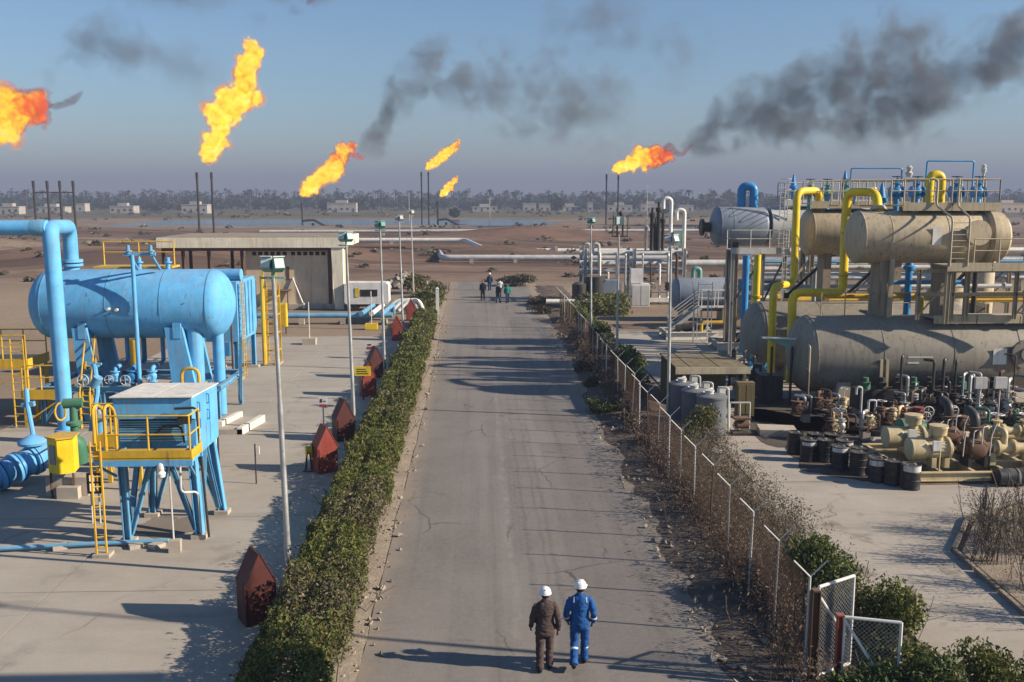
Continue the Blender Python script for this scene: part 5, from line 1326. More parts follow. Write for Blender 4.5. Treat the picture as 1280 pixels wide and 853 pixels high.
# ---------------------------------------------------------------- pipelines and flares beyond the plant
def pipeline(label, pts, r, mat, sup=(), z=0):
    t = thing("pipeline", label, "pipeline", (pts[0][0], pts[0][1], 0))
    M().tube(pts, r, 12, r * 3).build("line", mat, t)
    for (x_, y_) in sup: M().box((x_ - .25, y_ - .4, -.1), (x_ + .25, y_ + .4, pts[0][2] - r * .6)).build("support", block, t, smooth=0)
pipeline("thick pale pipeline crossing low behind the end of the road", [(-6.0, 146, .9), (-5.0, 133, .9), (12, 132, .9), (26, 131, .9)], .42, pale, [(x_, 132.2) for x_ in (-1, 5, 11, 17)])
pipeline("pale pipeline with an elbow rising on supports behind the first", [(-45, 168, 1.8), (-2.3, 166, 1.8), (1.5, 150, .9), (32, 148, .9)], .40, cream, [(-30, 167), (-15, 166.5), (12, 149), (22, 149)])
pipeline("far pale pipeline running along the red earth bank", [(-46, 205, 1.9), (0, 203, 2.1), (60, 200, 2.2)], .35, pale, [(x_, 203) for x_ in (-40, -20, 0, 20, 40)])
pipeline("rust coloured thin pipeline at far left", [(-95, 150, 1.2), (-40, 152, 1.3), (-12, 158, 1.2)], .3, rust, [(-80, 151), (-60, 152), (-42, 152)])
pipeline("pair of grey lines feeding the middle pipework", [(17.5, 92, 2.9), (36, 92, 2.9), (60, 96, 2.9)], .35, pale, [(24, 92), (32, 92), (42, 93)])

def flare_stack(x, y, h, r, label, ties=()):
    t = thing("flare_stack", label, "flare stack", (x, y, gz(x, y)), "gas flare stacks")
    z0 = gz(x, y)
    M().lathe([(0, r * 1.3), (.6, r * 1.3), (.61, r), (h - z0 - 1.6, r), (h - z0 - 1.59, r * 1.25), (h - z0, r * 1.25)], (x, y, z0), (0, 0, 1), 10).build("pipe", stackm, t)
    M().box((x - r * 3, y - r * 3, z0 - .5), (x + r * 3, y + r * 3, z0 + .3)).build("base", stackm, t, smooth=0)
    for (a, b, z) in ties: M().cyl((x, y, z), (a, b, z), .14, n=6).build("tie_pipe", stackm, t)
for k, x_ in enumerate((-104.6, -101.4, -98.5, -95.4)):
    flare_stack(x_, 232.5, 12.9, .27, ["leftmost of the four dark stacks in a row at far left", "second from left of the four dark stacks in a row", "third from left of the four dark stacks in a row", "rightmost of the four dark stacks in a row at far left"][k], ((x_ + 3, 232.5, 10.2),) if k < 3 else ())
flare_stack(-70.3, 246, 15.2, .27, "left of the two tall stacks under the tallest flame")
flare_stack(-66.7, 246, 15.2, .27, "right of the two tall stacks under the tallest flame")
flare_stack(-58.2, 322, 7.0, .3, "short lone stack under the flame left of the road")
flare_stack(-19.7, 338, 17.6, .26, "left of the twin thin stacks under the small upper flame")
flare_stack(-17.3, 338, 17.6, .26, "right of the twin thin stacks under the small upper flame")
flare_stack(-14.2, 338, 7.6, .38, "short stack under the smallest low flame")
flare_stack(37.8, 286, 15.7, .22, "left of the two thin stacks beneath the smoky flare")
flare_stack(41.3, 286, 15.7, .22, "right of the two thin stacks beneath the smoky flare")
for (x_, y_, lab) in ((-52, 322, "dark bent feed pipe right of the short lone stack"), (-8.5, 337, "dark bent feed pipe right of the smallest flame's stack"), (6.5, 150, "rusty bent pipe on the spoil heap past the road end")):
    t = thing("feed_pipe", lab, "pipe", (x_, y_, gz(x_, y_)))
    z = gz(x_, y_); s = 1.0 if y_ > 200 else .45
    M().tube([(x_ - 6 * s, y_, z + 1.9 * s + .3), (x_ - 2.5 * s, y_, z + 2.2 * s + .3), (x_ + 1.5 * s, y_ - 1, z + .4), (x_ + 5 * s, y_ - 1, z + .2)], .4 * s + .05, 8, 1.0).build("line", stackm, t)
    M().box((x_ - 3.2 * s, y_ - .4, z - .3), (x_ - 2.4 * s, y_ + .4, z + 1.4 * s)).build("support", stackm, t, smooth=0)
for k, (x_, y_, h_) in enumerate(((-28.5, 400, 11), (3.5, 300, 9), (70, 400, 14))):
    t = thing("utility_pole", ["thin grey utility pole standing far off by the water", "thin utility pole far off beyond the road end", "tall thin mast on the horizon behind the vessels"][k], "pole", (x_, y_, gz(x_, y_)))
    M().cyl((x_, y_, -1), (x_, y_, h_), .16, .1, 6).build("shaft", pale, t); M().bar((x_ - .9, y_, h_ - .6), (x_ + .9, y_, h_ - .6), .12).build("crossarm", pale, t)

# ---------------------------------------------------------------- far village and palms
random.seed(21)
hp = [(-248.9, 520, 13, 3.6, "white house cut by the far left edge"), (-243.8, 560, 17, 3, "long low pale house behind the row of four stacks"), (-243.0, 600, 6, 4.6, "narrow pale house just right of the four stacks"), (-198.0, 545, 13, 3.6, "white house with red doors between the stack groups at left"), (-156.6, 540, 14, 4.4, "stepped white house behind the two tall stacks"), (-80.7, 575, 17, 5, "big grey block house above the second lamp post"), (3.9, 590, 15, 2.6, "low white house right of the smallest flame"), (31.7, 600, 8, 4.6, "left of two cube-like grey houses above the road end"), (41.3, 602, 7, 4.4, "right of two cube-like grey houses above the road end"), (57.0, 600, 14, 2.8, "low wide pale house left of the smoky flare's stacks"), (68.3, 590, 3, 5.2, "small white tower left of the smoky flare's stacks"), (85.8, 585, 15, 3.6, "pale walled house behind the smoky flare's stacks"), (107.5, 600, 13, 4.2, "whitish farmhouse right of the smoky flare's stacks"), (129.6, 600, 9, 3.4, "small white house behind the middle pipework"), (312.5, 560, 18, 5, "white house at the far right edge")]
for (x_, y_, w_, h_, lab) in hp:
    t = thing("house", lab, "house", (x_, y_, 0), "far village houses")
    d_ = random.uniform(7, 10); mt = palewall if random.random() < .8 else plaster
    wl_ = M().box((x_ - w_ / 2, y_, -.5), (x_ + w_ / 2, y_ + d_, h_)).build("wall", mt, t, smooth=0)
    M().box((x_ - w_ / 2 - .2, y_ - .2, h_ + .003), (x_ + w_ / 2 + .2, y_ + d_, h_ + .4)).build("parapet", mt, t, smooth=0)
    if w_ > 10: M().box((x_ - w_ * .22, y_ + 2, h_ + .403), (x_ + w_ * .18, y_ + 6, h_ + 2.0)).build("roof_room", mt, t, smooth=0)
    n = max(1, int(w_ / 3.2))
    for k in range(n):
        xx = x_ - w_ / 2 + w_ * (k + .5) / n
        if k % 3 == 1: M().box((xx - .6, y_ - .06, 0), (xx + .6, y_ - .003, 2.2)).build("door", redp if lab.startswith("white house with red") else rust, t, smooth=0)
        else: M().box((xx - .6, y_ - .06, 1.2), (xx + .6, y_ - .003, 2.4)).build("window", darkopen, t, smooth=0)
PALM = ((.03, .046, .02), (.04, .056, .025), (.024, .036, .017), (.052, .064, .03))
def palm_leaves(pts_v, pts_f, cols, x, y, z, h, s, n=16):
    for k in range(n):
        a = 2 * math.pi * k / n + random.uniform(-.2, .2); el = random.uniform(-.5, 1.0); L = s * random.uniform(.8, 1.15)
        c = Vector((x, y, z + h)); d = Vector((math.cos(a) * math.cos(el), math.sin(a) * math.cos(el), math.sin(el)))
        m1 = c + d * L * .55 + Vector((0, 0, L * .12)); tip = c + d * L + Vector((0, 0, -L * .35)); sd = d.cross(Vector((0, 0, 1))).normalized() * L * .13
        i = len(pts_v); pts_v += [c, m1 + sd, tip, m1 - sd]; pts_f.append((i, i + 1, i + 2, i + 3)); cols += [shade(random.choice(PALM))] * 4
def col_mesh(name, vs_, fs_, cs_, parent=None, loc=(0, 0, 0)):
    org = ORG[parent.name] if parent else Vector(loc)
    me = bpy.data.meshes.new(name); me.from_pydata([tuple(q - org) for q in vs_], [], fs_)
    ca = me.color_attributes.new("leafcol", 'FLOAT_COLOR', 'POINT'); fl = []
    for c in cs_: fl += [c[0], c[1], c[2], 1]
    ca.data.foreach_set("color", fl); me.materials.append(leafm)
    o = bpy.data.objects.new(name, me); COL.objects.link(o)
    if parent: o.parent = parent
    ORG[o.name] = org
    return o
gv, gf, gc = [], [], []
def blob_leaves(gv, gf, gc, x, y, z, w, h, n, sz, cols):
    for _ in range(n):
        d = Vector((random.gauss(0, 1), random.gauss(0, 1), random.gauss(0, 1))).normalized() * random.random() ** .45
        p = Vector((x + d.x * w, y + d.y * w, z + h * .55 + d.z * h * .5)); u, v, _ = basis((random.gauss(0, 1), random.gauss(0, 1), random.gauss(.4, .6)))
        s = sz * random.uniform(.6, 1.3); i = len(gv); gv += [p - u * s, p - v * s * .6, p + u * s, p + v * s * .6]; gf.append((i, i + 1, i + 2, i + 3)); gc += [shade(random.choice(cols))] * 4
DK = ((.026, .042, .018), (.036, .052, .022), (.044, .06, .026), (.022, .034, .016))
for i in range(1250):
    y_ = random.uniform(640, 900); x_ = random.uniform(-.54, .62) * y_
    if random.random() < .5:
        h_ = random.uniform(6, 11.5) * (y_ / 700); gv_n = len(gv)
        palm_leaves(gv, gf, gc, x_, y_, 0, h_, 3.6 * y_ / 700, 12)
        i_ = len(gv); gv += [Vector((x_ - .3, y_, 0)), Vector((x_ + .3, y_, 0)), Vector((x_ + .22, y_, h_)), Vector((x_ - .22, y_, h_))]; gf.append((i_, i_ + 1, i_ + 2, i_ + 3)); gc += [(.05, .04, .032)] * 4
    else: blob_leaves(gv, gf, gc, x_, y_, 0, random.uniform(4, 8), random.uniform(5, 9.5) * y_ / 720, 46, 1.6, DK)
prop(col_mesh("palm_grove", gv, gf, gc), "dense dark belt of palms and trees along the whole horizon", "trees", kind="stuff")
# single palms and round trees that stand out
def palm_tree(loc, h, s):
    t = thing("palm_tree", "tall date palm with a round crown standing above the horizon trees", "palm tree", loc, "single palms along the horizon")
    x, y, z = loc; v_, f_, c_ = [], [], []
    palm_leaves(v_, f_, c_, x, y, z, h, s, 26); col_mesh("crown", v_, f_, c_, t)
    M().cyl((x, y, z - .3), (x + .2, y, z + h), .32, .22, 7).build("trunk", barkm, t)
for i in range(34):
    px = random.choice((random.uniform(-.52, -.05), random.uniform(-.05, .3), random.uniform(-.05, .3), random.uniform(.2, .55))); y_ = random.uniform(600, 690)
    palm_tree((px * y_, y_, 0), random.uniform(8.5, 12.0), random.uniform(3.2, 4.2))
for k, (x_, y_, w_, h_, lab) in enumerate(((-72.7, 590, 5.5, 9, "broad dark tree on the horizon right of the big block house"), (-91.2, 585, 5, 7.5, "round dark tree on the horizon left of the big block house"), (46.2, 570, 5, 9, "round dark tree between the cube-like houses and the low wide one"), (-184.0, 560, 8, 6, "low dark tree between the two white houses at left"), (-10.5, 425, 2.2, 4, "pale green bush on the river bank near the smallest flame"), (-258.6, 620, 6, 6.5, "dark tree behind the far left houses"), (183.1, 560, 9, 8, "dark tree behind the blue-grey vessel"), (340.0, 600, 9, 8, "dark tree above the far right house"), (100.1, 520, 3, 3.2, "low bush on the far bank below the farmhouse"))):
    t = thing("broadleaf_tree", lab, "tree", (x_, y_, 0)); v_, f_, c_ = [], [], []
    blob_leaves(v_, f_, c_, x_, y_, 0, w_, h_, 420, .75, DK); col_mesh("crown", v_, f_, c_, t)
    M().cyl((x_, y_, -.3), (x_, y_, h_ * .6), .35, .15, 6).build("trunk", barkm, t)
# scrub on the open ground
v_, f_, c_ = [], [], []
for i in range(480):
    y_ = 105 + 470 * random.random() ** 1.2; x_ = random.uniform(-.55, .6) * y_
    if 300 < y_ < 432 and -125 < x_ < 40: continue
    s_ = random.uniform(.3, 1.1) * (1 + (y_ > 430) * .8)
    blob_leaves(v_, f_, c_, x_, y_, gz(x_, y_) - .1, s_ * 1.6, s_ * 1.1, 14, .3 * (1 + y_ / 350), G_DRY + ((.07, .07, .04), (.09, .085, .045), (.06, .05, .035)))
prop(col_mesh("desert_scrub", v_, f_, c_), "scattered low scrub over the open ground beyond the plant", "scrub", kind="stuff")

# ---------------------------------------------------------------- right-hand treating plant
rust_beige = paint("stained_beige_column_paint", (0.30, 0.24, 0.17), 0.65, (0.10, 0.06, 0.04), 0.7, 1.0)
def pv(label, x0, x1, y, z, r, mat, head=.25, seams=(), loc=None):
    t = thing("pressure_vessel", label, "vessel", (x0, y, 0))
    s = M().vessel((x0, y, z), (x1, y, z), r, head, 48).build("shell", mat, t)
    hd_ = r * head * 2
    for x_ in [x0 + hd_] + list(seams):
        M().lathe([(-.02, r + .001), (-.02, r + .014), (.02, r + .014), (.02, r + .001)], (x_, y, z), (1, 0, 0), 48, False).build("seam_band", mat, s)
    return t, s
def saddle(t, x, y, z, r, z0, w, mat, bw=1.7):
    M().prism([(y - bw / 2, z0), (y + bw / 2, z0), (y + bw / 2 + .05, z - r * .35), (y + r * .55, z - r * .8), (y, z - r + .02), (y - r * .55, z - r * .8), (y - bw / 2 - .05, z - r * .35)], 'x', x - w / 2, x + w / 2).build("saddle", mat, t, smooth=0)
# big lower vessels
t, s = pv("large weathered grey vessel lying low at right, behind the drums", 13.95, 25.6, 42.2, 2.3, 1.72, greyv, .22, (17.6, 20.7, 23.6))
for x_ in (16.0, 23.0): saddle(t, x_, 42.2, 2.3, 1.72, 0, .6, block, 2.6)
for x_ in (17.55,):
    for dx in (-.13, .13): M().bar((x_ + dx, 40.35, .25), (x_ + dx, 40.42, 2.3), .09, .12).build("support_post", beige, t, smooth=0)
    M().box((x_ - .3, 40.2, .1), (x_ + .3, 40.65, .4)).build("post_base", beige, t, smooth=0)
M().box((22.35, 40.455, 2.05), (22.95, 40.475, 2.75)).build("name_plate", cream, s, smooth=0)
M().box((18.6, 40.47, 2.35), (19.7, 40.482, 2.42)).box((18.6, 40.476, 2.1), (19.1, 40.49, 2.17)).build("faded_lettering", pale, s, smooth=0)
M().lathe([(0, .5), (.35, .5), (.36, .62), (.5, .62), (.51, .3), (.6, .28)], (23.7, 40.75, 2.5), (0, -1, .05), 20).build("manway", greyv, t)
M().lathe([(0, 1.74), (.12, 1.74), (.14, 1.82), (.28, 1.82), (.3, 1.74), (1.2, 1.74)], (24.3, 42.2, 2.3), (1, 0, 0), 40, False).build("tan_end_section", tan, t)
for z_ in (1.9, 2.9): M().tube([(14.25, 40.62, z_), (14.25, 40.4, z_), (14.25, 40.4, .2)], .05, 7).build("gauge_line", beige, t)
t, s = pv("large grey vessel lying behind the front one with dark rounded end", 13.75, 25.6, 49.2, 2.12, 1.76, greyv, .24, (17.5, 21))
for x_ in (16.0, 23.0): saddle(t, x_, 49.2, 2.12, 1.76, 0, .6, block, 2.6)
# upper vessels standing on the lower ones
t, s = pv("tan upper vessel on columns, nearest of the raised row", 16.45, 22.6, 42.4, 7.5, 1.16, tan, .16, (18.0, 20.5))
for x_, w_ in ((17.95, .42), (20.85, .6)): saddle(t, x_, 42.4, 7.5, 1.16, 3.86, w_, rust_beige, .95)
M().bar((18.22, 41.85, 3.7), (18.22, 41.75, 6.9), .12, .2).build("column_stiffener", beige, t, smooth=0)
M().lathe([(0, 1.2), (.12, 1.36), (.24, 1.36), (.26, 1.36), (.38, 1.36), (.4, 1.12), (.9, 1.1), (1.05, .95)], (22.3, 42.4, 7.5), (1, 0, 0), 40).build("channel_head", tan, t)
for k in range(14):
    a = 2 * math.pi * k / 14
    M().cyl((22.35, 42.4 + 1.28 * math.cos(a), 7.5 + 1.28 * math.sin(a)), (22.72, 42.4 + 1.28 * math.cos(a), 7.5 + 1.28 * math.sin(a)), .045, n=6).build("bolt", beige, t)
M().lathe([(0, .42), (.3, .42), (.31, .55), (.42, .55), (.43, .1)], (21.6, 41.35, 7.7), (0, -1, .1), 18).build("manway", tan, t)
M().box((19.7, 41.23, 7.2), (20.1, 41.255, 8.0)).build("name_plate", cream, s, smooth=0)
t, s = pv("tan upper vessel second in the raised row, behind the front yellow loop", 16.7, 24.2, 49.5, 7.45, 1.18, tan, .16, (18.6, 21.5))
for x_, w_ in ((18.0, .4), (21.6, .6)): saddle(t, x_, 49.5, 7.45, 1.18, 3.8, w_, rust_beige, .9)
t, s = pv("blue-grey upper vessel farthest in the raised row, left end near the pipework", 14.0, 17.6, 58, 7.5, 1.17, bluegrey, .2, (15.2,))
M().lathe([(0, 1.172), (3.4, 1.172), (3.5, 1.22), (3.6, 1.22), (6.6, 1.18)], (17.5, 58, 7.5), (1, 0, 0), 44).build("pale_section", pale, t)
M().lathe([(0, .3), (.5, .3), (.52, .5), (.68, .5)], (14.1, 58, 7.45), (-1, 0, 0), 18).build("end_nozzle", darkmetal, t)
for x_ in (15.4, 20.0):
    saddle(t, x_, 58, 7.5, 1.17, 6.0, .35, darkmetal, 1.4)
    for y_ in (57.2, 58.8): M().ibeam((x_, y_, 0), (x_, y_, 6.0), .3, .3, .04).build("column", beige, t, smooth=0)
    M().bar((x_, 57.2, .5), (x_, 58.8, 5.6), .12).build("brace", beige, t, smooth=0)
M().bar((15.4, 57.2, .5), (20.0, 57.2, 5.6), .14).build("brace", beige, t, smooth=0)
M().tube([(15.9, 58.2, 8.5), (15.9, 58.2, 9.9), (16.6, 58.0, 9.9), (16.6, 58, 8.4)], .26, 14, .5).build("blue_loop_pipe", blue_p, t)

# railed walkways on top of the raised vessels
def walkway(label, x0, x1, y0, y1, z, rails, mat=beige, posts=(), h=1.1, base=0):
    t = thing("walkway", label, "walkway", ((x0 + x1) / 2, y0, base))
    d_ = M().box((x0, y0, z - .05), (x1, y1, z)).build("grating", mat, t, smooth=0)
    n = max(1, int((x1 - x0) / 1.7))
    for k in range(n):
        a, b = x0 + (x1 - x0) * k / n + .02, x0 + (x1 - x0) * (k + 1) / n - .02
        M().box((a, y0 - .05, z - .26), (b, y0 - .003, z + .10)).build("edge_channel", mat, d_, smooth=0)
    for rl in rails: railing(t, rl, h, mat, .03, 1.1)
    for p, q in posts: M().ibeam(p, q, .18, .18, .025).build("support", mat, t, smooth=0)
    return t
walkway("beige railed walkway along the top of the nearest raised vessel", 18.5, 22.85, 41.7, 43.1, 8.93, [[(18.55, 41.72, 8.93), (22.8, 41.72, 8.93)], [(18.55, 43.05, 8.93), (22.8, 43.05, 8.93)], [(22.8, 41.72, 8.93), (22.8, 43.05, 8.93)]], posts=[((19.2, 42.0, 8.55), (19.2, 42.0, 8.88)), ((21.8, 42.0, 8.55), (21.8, 42.0, 8.88))], base=8.5)
walkway("railed walkway along the top of the second raised vessel", 16.9, 24.4, 48.8, 50.2, 8.95, [[(16.95, 48.82, 8.95), (24.3, 48.82, 8.95)], [(16.95, 50.15, 8.95), (24.3, 50.15, 8.95)]], posts=[((17.6, 49.0, 8.5), (17.6, 49.0, 8.9)), ((22.9, 49.0, 8.5), (22.9, 49.0, 8.9))], base=8.5)
walkway("pale railed walkway on the farthest raised vessel", 18.2, 23.8, 57.3, 58.7, 9.0, [[(18.25, 57.35, 9), (23.7, 57.35, 9)], [(18.25, 58.65, 9), (23.7, 58.65, 9)], [(18.25, 57.35, 9), (18.25, 58.65, 9)]], pale, posts=[((19, 57.6, 8.5), (19, 57.6, 8.95)), ((22.5, 57.6, 8.5), (22.5, 57.6, 8.95))], base=8.5)
tt = walkway("beige side platform with rails at the right end of the nearest raised vessel", 19.75, 27.5, 39.9, 41.1, 6.42, [[(20.9, 39.93, 6.42), (27.4, 39.93, 6.42)]], posts=[((19.9, 40.0, 3.9), (19.9, 40.0, 6.2)), ((21.2, 40.9, 3.9), (21.2, 40.9, 6.2)), ((23.6, 40.0, 3.9), (23.6, 40.0, 6.2))], base=3.9)
M().tube([(19.85, 39.85, 6.4), (19.85, 39.85, 8.4), (19.95, 41.6, 8.9), (19.95, 41.6, 10.05), (19.6, 41.6, 10.05)], .045, 7, .25).build("ladder_rail", beige, tt)
M().tube([(20.6, 39.85, 6.4), (20.6, 39.85, 8.4), (20.9, 41.6, 8.9), (20.9, 41.6, 10.05)], .045, 7, .25).build("ladder_rail", beige, tt)
for k in range(7): M().cyl((19.85, 39.85, 6.7 + .25 * k), (20.6, 39.85, 6.7 + .25 * k), .02, n=5).build("rung", beige, tt)
tt = walkway("long beige lower deck resting on the front grey vessel at right", 19.8, 27.5, 40.9, 42.4, 4.06, [], base=3.9)
for x_ in (21.0, 23.2, 25.4): M().bar((x_, 41.2, 3.7), (x_, 41.2, 4.0), .12).build("support", beige, tt, smooth=0)
railing(tt, [(23.8, 40.95, 4.06), (27.4, 40.95, 4.06)], 1.1, beige, .03, 1.0)
tt = walkway("small railed side platform at the left end of the farthest raised vessel", 14.6, 18.1, 55.4, 56.5, 6.25, [[(14.65, 55.43, 6.25), (18.0, 55.43, 6.25)], [(14.65, 55.43, 6.25), (14.65, 56.4, 6.25)]], pale, posts=[((14.8, 55.6, 0), (14.8, 55.6, 6.0)), ((17.9, 55.6, 0), (17.9, 55.6, 6.0)), ((16.6, 55.6, 0), (16.6, 55.6, 6.0))])
ladder(tt, (17.9, 55.3, 0), 9.6, .5, (1, 0, 0), pale, rung=.4)
M().bar((14.8, 55.6, 3), (16.6, 55.6, 5.8), .1).build("brace", darkmetal, tt, smooth=0)
M().bar((16.6, 55.6, 3), (17.9, 55.6, 5.8), .1).build("brace", darkmetal, tt, smooth=0)

# looping yellow pipes
t = thing("yellow_pipe", "yellow pipe looping from the nearest raised vessel, then stepping left above the grey vessel", "pipe", (14.8, 44.5, 0))
p_ = [(17.75, 42.4, 8.5), (17.85, 43.0, 9.5), (17.15, 44.6, 9.5), (17.2, 44.7, 4.75), (14.75, 44.5, 4.85), (14.8, 44.5, .5)]
M().tube(p_, .20, 18, .5).build("line", yellow_b, t)
M().flange((17.76, 42.45, 8.72), (0.05, .4, 1), .36, .14).build("flange", beige, t)
for z_ in (7.6, 5.6): M().lathe([(-.05, .205), (-.05, .225), (.05, .225), (.05, .205)], (17.18, 44.66, z_), (0, 0, 1), 18, False).build("clamp", yellow, t)
t = thing("yellow_pipe", "yellow pipe looping from the second raised vessel, left of the front loop", "pipe", (14.35, 46.1, 0))
p_ = [(17.5, 49.4, 8.4), (17.5, 49.2, 9.6), (16.0, 48.3, 9.55), (15.95, 48.0, 4.95), (14.35, 46.2, 4.95), (14.35, 46.1, .4)]
M().tube(p_, .185, 18, .5).build("line", yellow_b, t)
M().flange((17.5, 49.36, 8.7), (0, .1, 1), .36, .14).build("flange", beige, t)
t = thing("yellow_pipe", "small yellow pipe arch above the right end of the walkway", "pipe", (22.0, 45, 8.9))
M().tube([(21.2, 45, 8.0), (21.2, 45, 10.3), (21.75, 45, 10.3), (21.75, 45, 8.0)], .2, 14, .35).build("line", yellow_b, t)
t = thing("yellow_pipe", "straight yellow riser beside the blue one at the left of the plant", "pipe", (15.9, 56.5, 0))
M().tube([(15.95, 54.5, 6.0), (15.95, 54.5, 1.2), (15.2, 54.2, .6)], .2, 12, .3).build("line", yellow_b, t)
M().flange((15.95, 54.5, 3.6), (0, 0, 1), .32, .1).build("flange", yellow, t)
t = thing("blue_pipe", "straight blue riser at the left end of the far vessels", "pipe", (15.1, 54, 0))
M().tube([(15.15, 54, 6.0), (15.15, 54, .4), (15.6, 53.4, .3)], .2, 12, .3).build("line", blue_p, t)
M().flange((15.15, 54, 1.4), (0, 0, 1), .3, .1).build("flange", blue_p, t)
for (x_, y_, z0, z1, r_, lab) in ((18.95, 45.0, .3, 9.9, .16, "thin blue riser just right of the front yellow loop"), (21.15, 46.5, .3, 6.6, .17, "blue riser between the two brown columns"), (19.15, 58.5, 8.6, 10.6, .14, "blue tapered relief valve at the left of the far walkway"), (20.6, 54.0, 8.0, 10.7, .14, "blue upright valve in the middle of the far walkway")):
    t = thing("blue_pipe", lab, "pipe", (x_, y_, z0))
    M().lathe([(0, r_), (z1 - z0 - .9, r_), (z1 - z0 - .85, r_ * 1.7), (z1 - z0 - .7, r_ * 1.7), (z1 - z0 - .65, r_ * 1.2), (z1 - z0, r_ * .35)], (x_, y_, z0), (0, 0, 1), 12).build("line", blue_p, t)
    M().flange((x_, y_, (z0 + z1) / 2), (0, 0, 1), r_ * 1.6, .08).build("flange", blue_p, t)
for (pts_, r_, mt, nm, lab) in (
    ([(16.8, 46.6, 4.45), (21.9, 46.6, 4.45), (21.9, 46.6, 3.0)], .15, yellow, "yellow_pipe", "level yellow pipe between the brown columns above the rear grey vessel"),
    ([(19.6, 46.0, 5.15), (23.8, 46.0, 5.15), (23.8, 46.0, 3.2)], .11, blue_p, "blue_pipe", "level blue pipe just right of the brown columns"),
    ([(21.8, 45.2, 4.6), (26.5, 45.2, 4.6)], .17, yellow, "yellow_pipe", "level yellow pipe at right beneath the side platform"),
    ([(22.6, 45.5, 3.6), (22.6, 45.5, 6.3), (24.8, 45.5, 6.3)], .13, rust_beige, "tan_pipe", "tan pipe elbow right of the thick column"),
    ([(23.6, 44.8, .6), (23.6, 44.8, 6.6)], .12, darkmetal, "dark_pipe", "dark upright pipe below the side platform"),
    ([(19.9, 45.6, .6), (19.9, 45.6, 6.4)], .08, darkmetal, "dark_pipe", "thin dark upright pipe between the blue risers"),
    ([(18.6, 52.5, 3.2), (18.6, 52.5, 5.4), (25, 52.5, 5.4)], .14, pale, "pale_pipe", "pale pipe stepping behind the second raised vessel's columns"),
    ([(17.0, 53, 4.3), (30, 53, 4.3)], .12, pale, "pale_pipe", "long pale pipe level with the columns' middle")):
    t = thing(nm, lab, "pipe", pts_[0])
    M().tube(pts_, r_, 10, r_ * 2.5).build("line", mt, t)
    for q in pts_[:2]: M().flange(Vector(q) * .97 + Vector(pts_[1] if q is pts_[0] else pts_[0]) * .03, Vector(pts_[1]) - Vector(pts_[0]), r_ * 1.7, .08, 12).build("flange", mt, t)
for k, (a, b) in enumerate((((16.9, 52, 3.9), (19.4, 52, 6.2)), ((20.2, 52, 3.9), (22.6, 52, 6.2)), ((22.8, 47, 3.9), (24.8, 47, 6.2)))):
    t = thing("steel_brace", ["dark diagonal brace left of the second raised vessel's column", "dark diagonal brace right of the second raised vessel's column", "dark diagonal brace behind the side platform"][k], "brace", a)
    M().ibeam(a, b, .14, .14, .02).build("member", darkmetal, t, smooth=0)
    M().cbox(a, (.3, .1, .3)).build("gusset", darkmetal, t, smooth=0)
# blue valves and thin lines on the top walkways
for k, (x_, y_) in enumerate(((19.3, 44.2), (20.3, 44.3), (22.1, 44.2), (23.2, 44.3), (17.6, 51.0), (18.6, 51.2), (19.6, 51.1))):
    t = thing("relief_valve", ["blue relief valve on the front walkway, first from its left end", "blue relief valve on the front walkway, left of the yellow arch", "blue relief valve on the front walkway, right of the yellow arch", "blue relief valve on the front walkway, last at the right end", "teal valve set behind the top of the left yellow loop", "teal valve set between the two yellow loops", "teal valve set just right of the front yellow loop"][k], "valve", (x_, y_, 8.3))
    mt = blue_p if k < 4 else teal
    M().cyl((x_, y_, 8.0), (x_, y_, 9.3), .13, n=10).build("riser", blue if k % 2 else mt, t)
    valve_on(t, (x_, y_, 9.5), (1, 0, 0), .17, mt, darkmetal, .35)
t = thing("vent_line", "thin dark blue vent line bridging above the right walkway", "pipe", (22, 45.5, 8.9))
M().tube([(21.2, 45.5, 8.2), (21.25, 45.5, 10.95), (23.5, 45.5, 10.95), (23.5, 45.5, 8.2)], .04, 6, .1).build("line", blue_p, t)
M().lathe([(0, .1), (.2, .13), (.22, .09), (.35, .11), (.4, .04)], (24.0, 45.5, 10.4), (0, 0, 1), 10).build("vent_cap", pale, t)
M().cyl((24.0, 45.5, 8.2), (24.0, 45.5, 10.4), .06, n=8).build("vent_pipe", galv, t)
t = thing("vent_line", "thin dark blue vent line bridging above the middle walkway", "pipe", (18, 53, 8.9))
M().tube([(19.6, 50.6, 8.2), (19.6, 50.6, 10.75), (22.3, 50.6, 10.75), (22.3, 50.6, 8.2)], .04, 6, .1).build("line", blue_p, t)
M().lathe([(0, .12), (.2, .2), (.3, .1), (.5, .16), (.6, .05)], (22.7, 50.6, 10.3), (0, 0, 1), 10).build("vent_cap", pale, t)

# extra frames, rails and small lines round the raised vessels
t = thing("support_frame", "beige steel frame standing in front of the nearest raised vessel", "frame", (20, 41, 3.9))
for x_ in (19.0, 20.5, 23.3, 24.6): M().ibeam((x_, 40.75, 4.0), (x_, 40.75, 6.2), .14, .14, .02).build("post", beige, t, smooth=0)
for z_ in (5.1, 6.12): M().ibeam((18.9, 40.75, z_), (26, 40.75, z_), .12, .16, .02).build("beam", beige, t, smooth=0)
for a_, b_ in ((19.0, 20.5), (23.3, 24.6)): M().bar((a_, 40.75, 4.1), (b_, 40.75, 6.0), .06).build("brace", beige, t, smooth=0)
t = thing("guard_rail", "pale guard rail between the first and second raised vessels", "railing", (20, 46, 8.9))
for rl in ([(17.2, 45.6, 8.9), (24.2, 45.6, 8.9)], [(17.2, 46.8, 8.9), (24.2, 46.8, 8.9)]): railing(t, rl, 1.15, beige, .028, .9)
M().box((17.1, 45.6, 8.82), (24.3, 46.8, 8.88)).build("grating", beige, t, smooth=0)
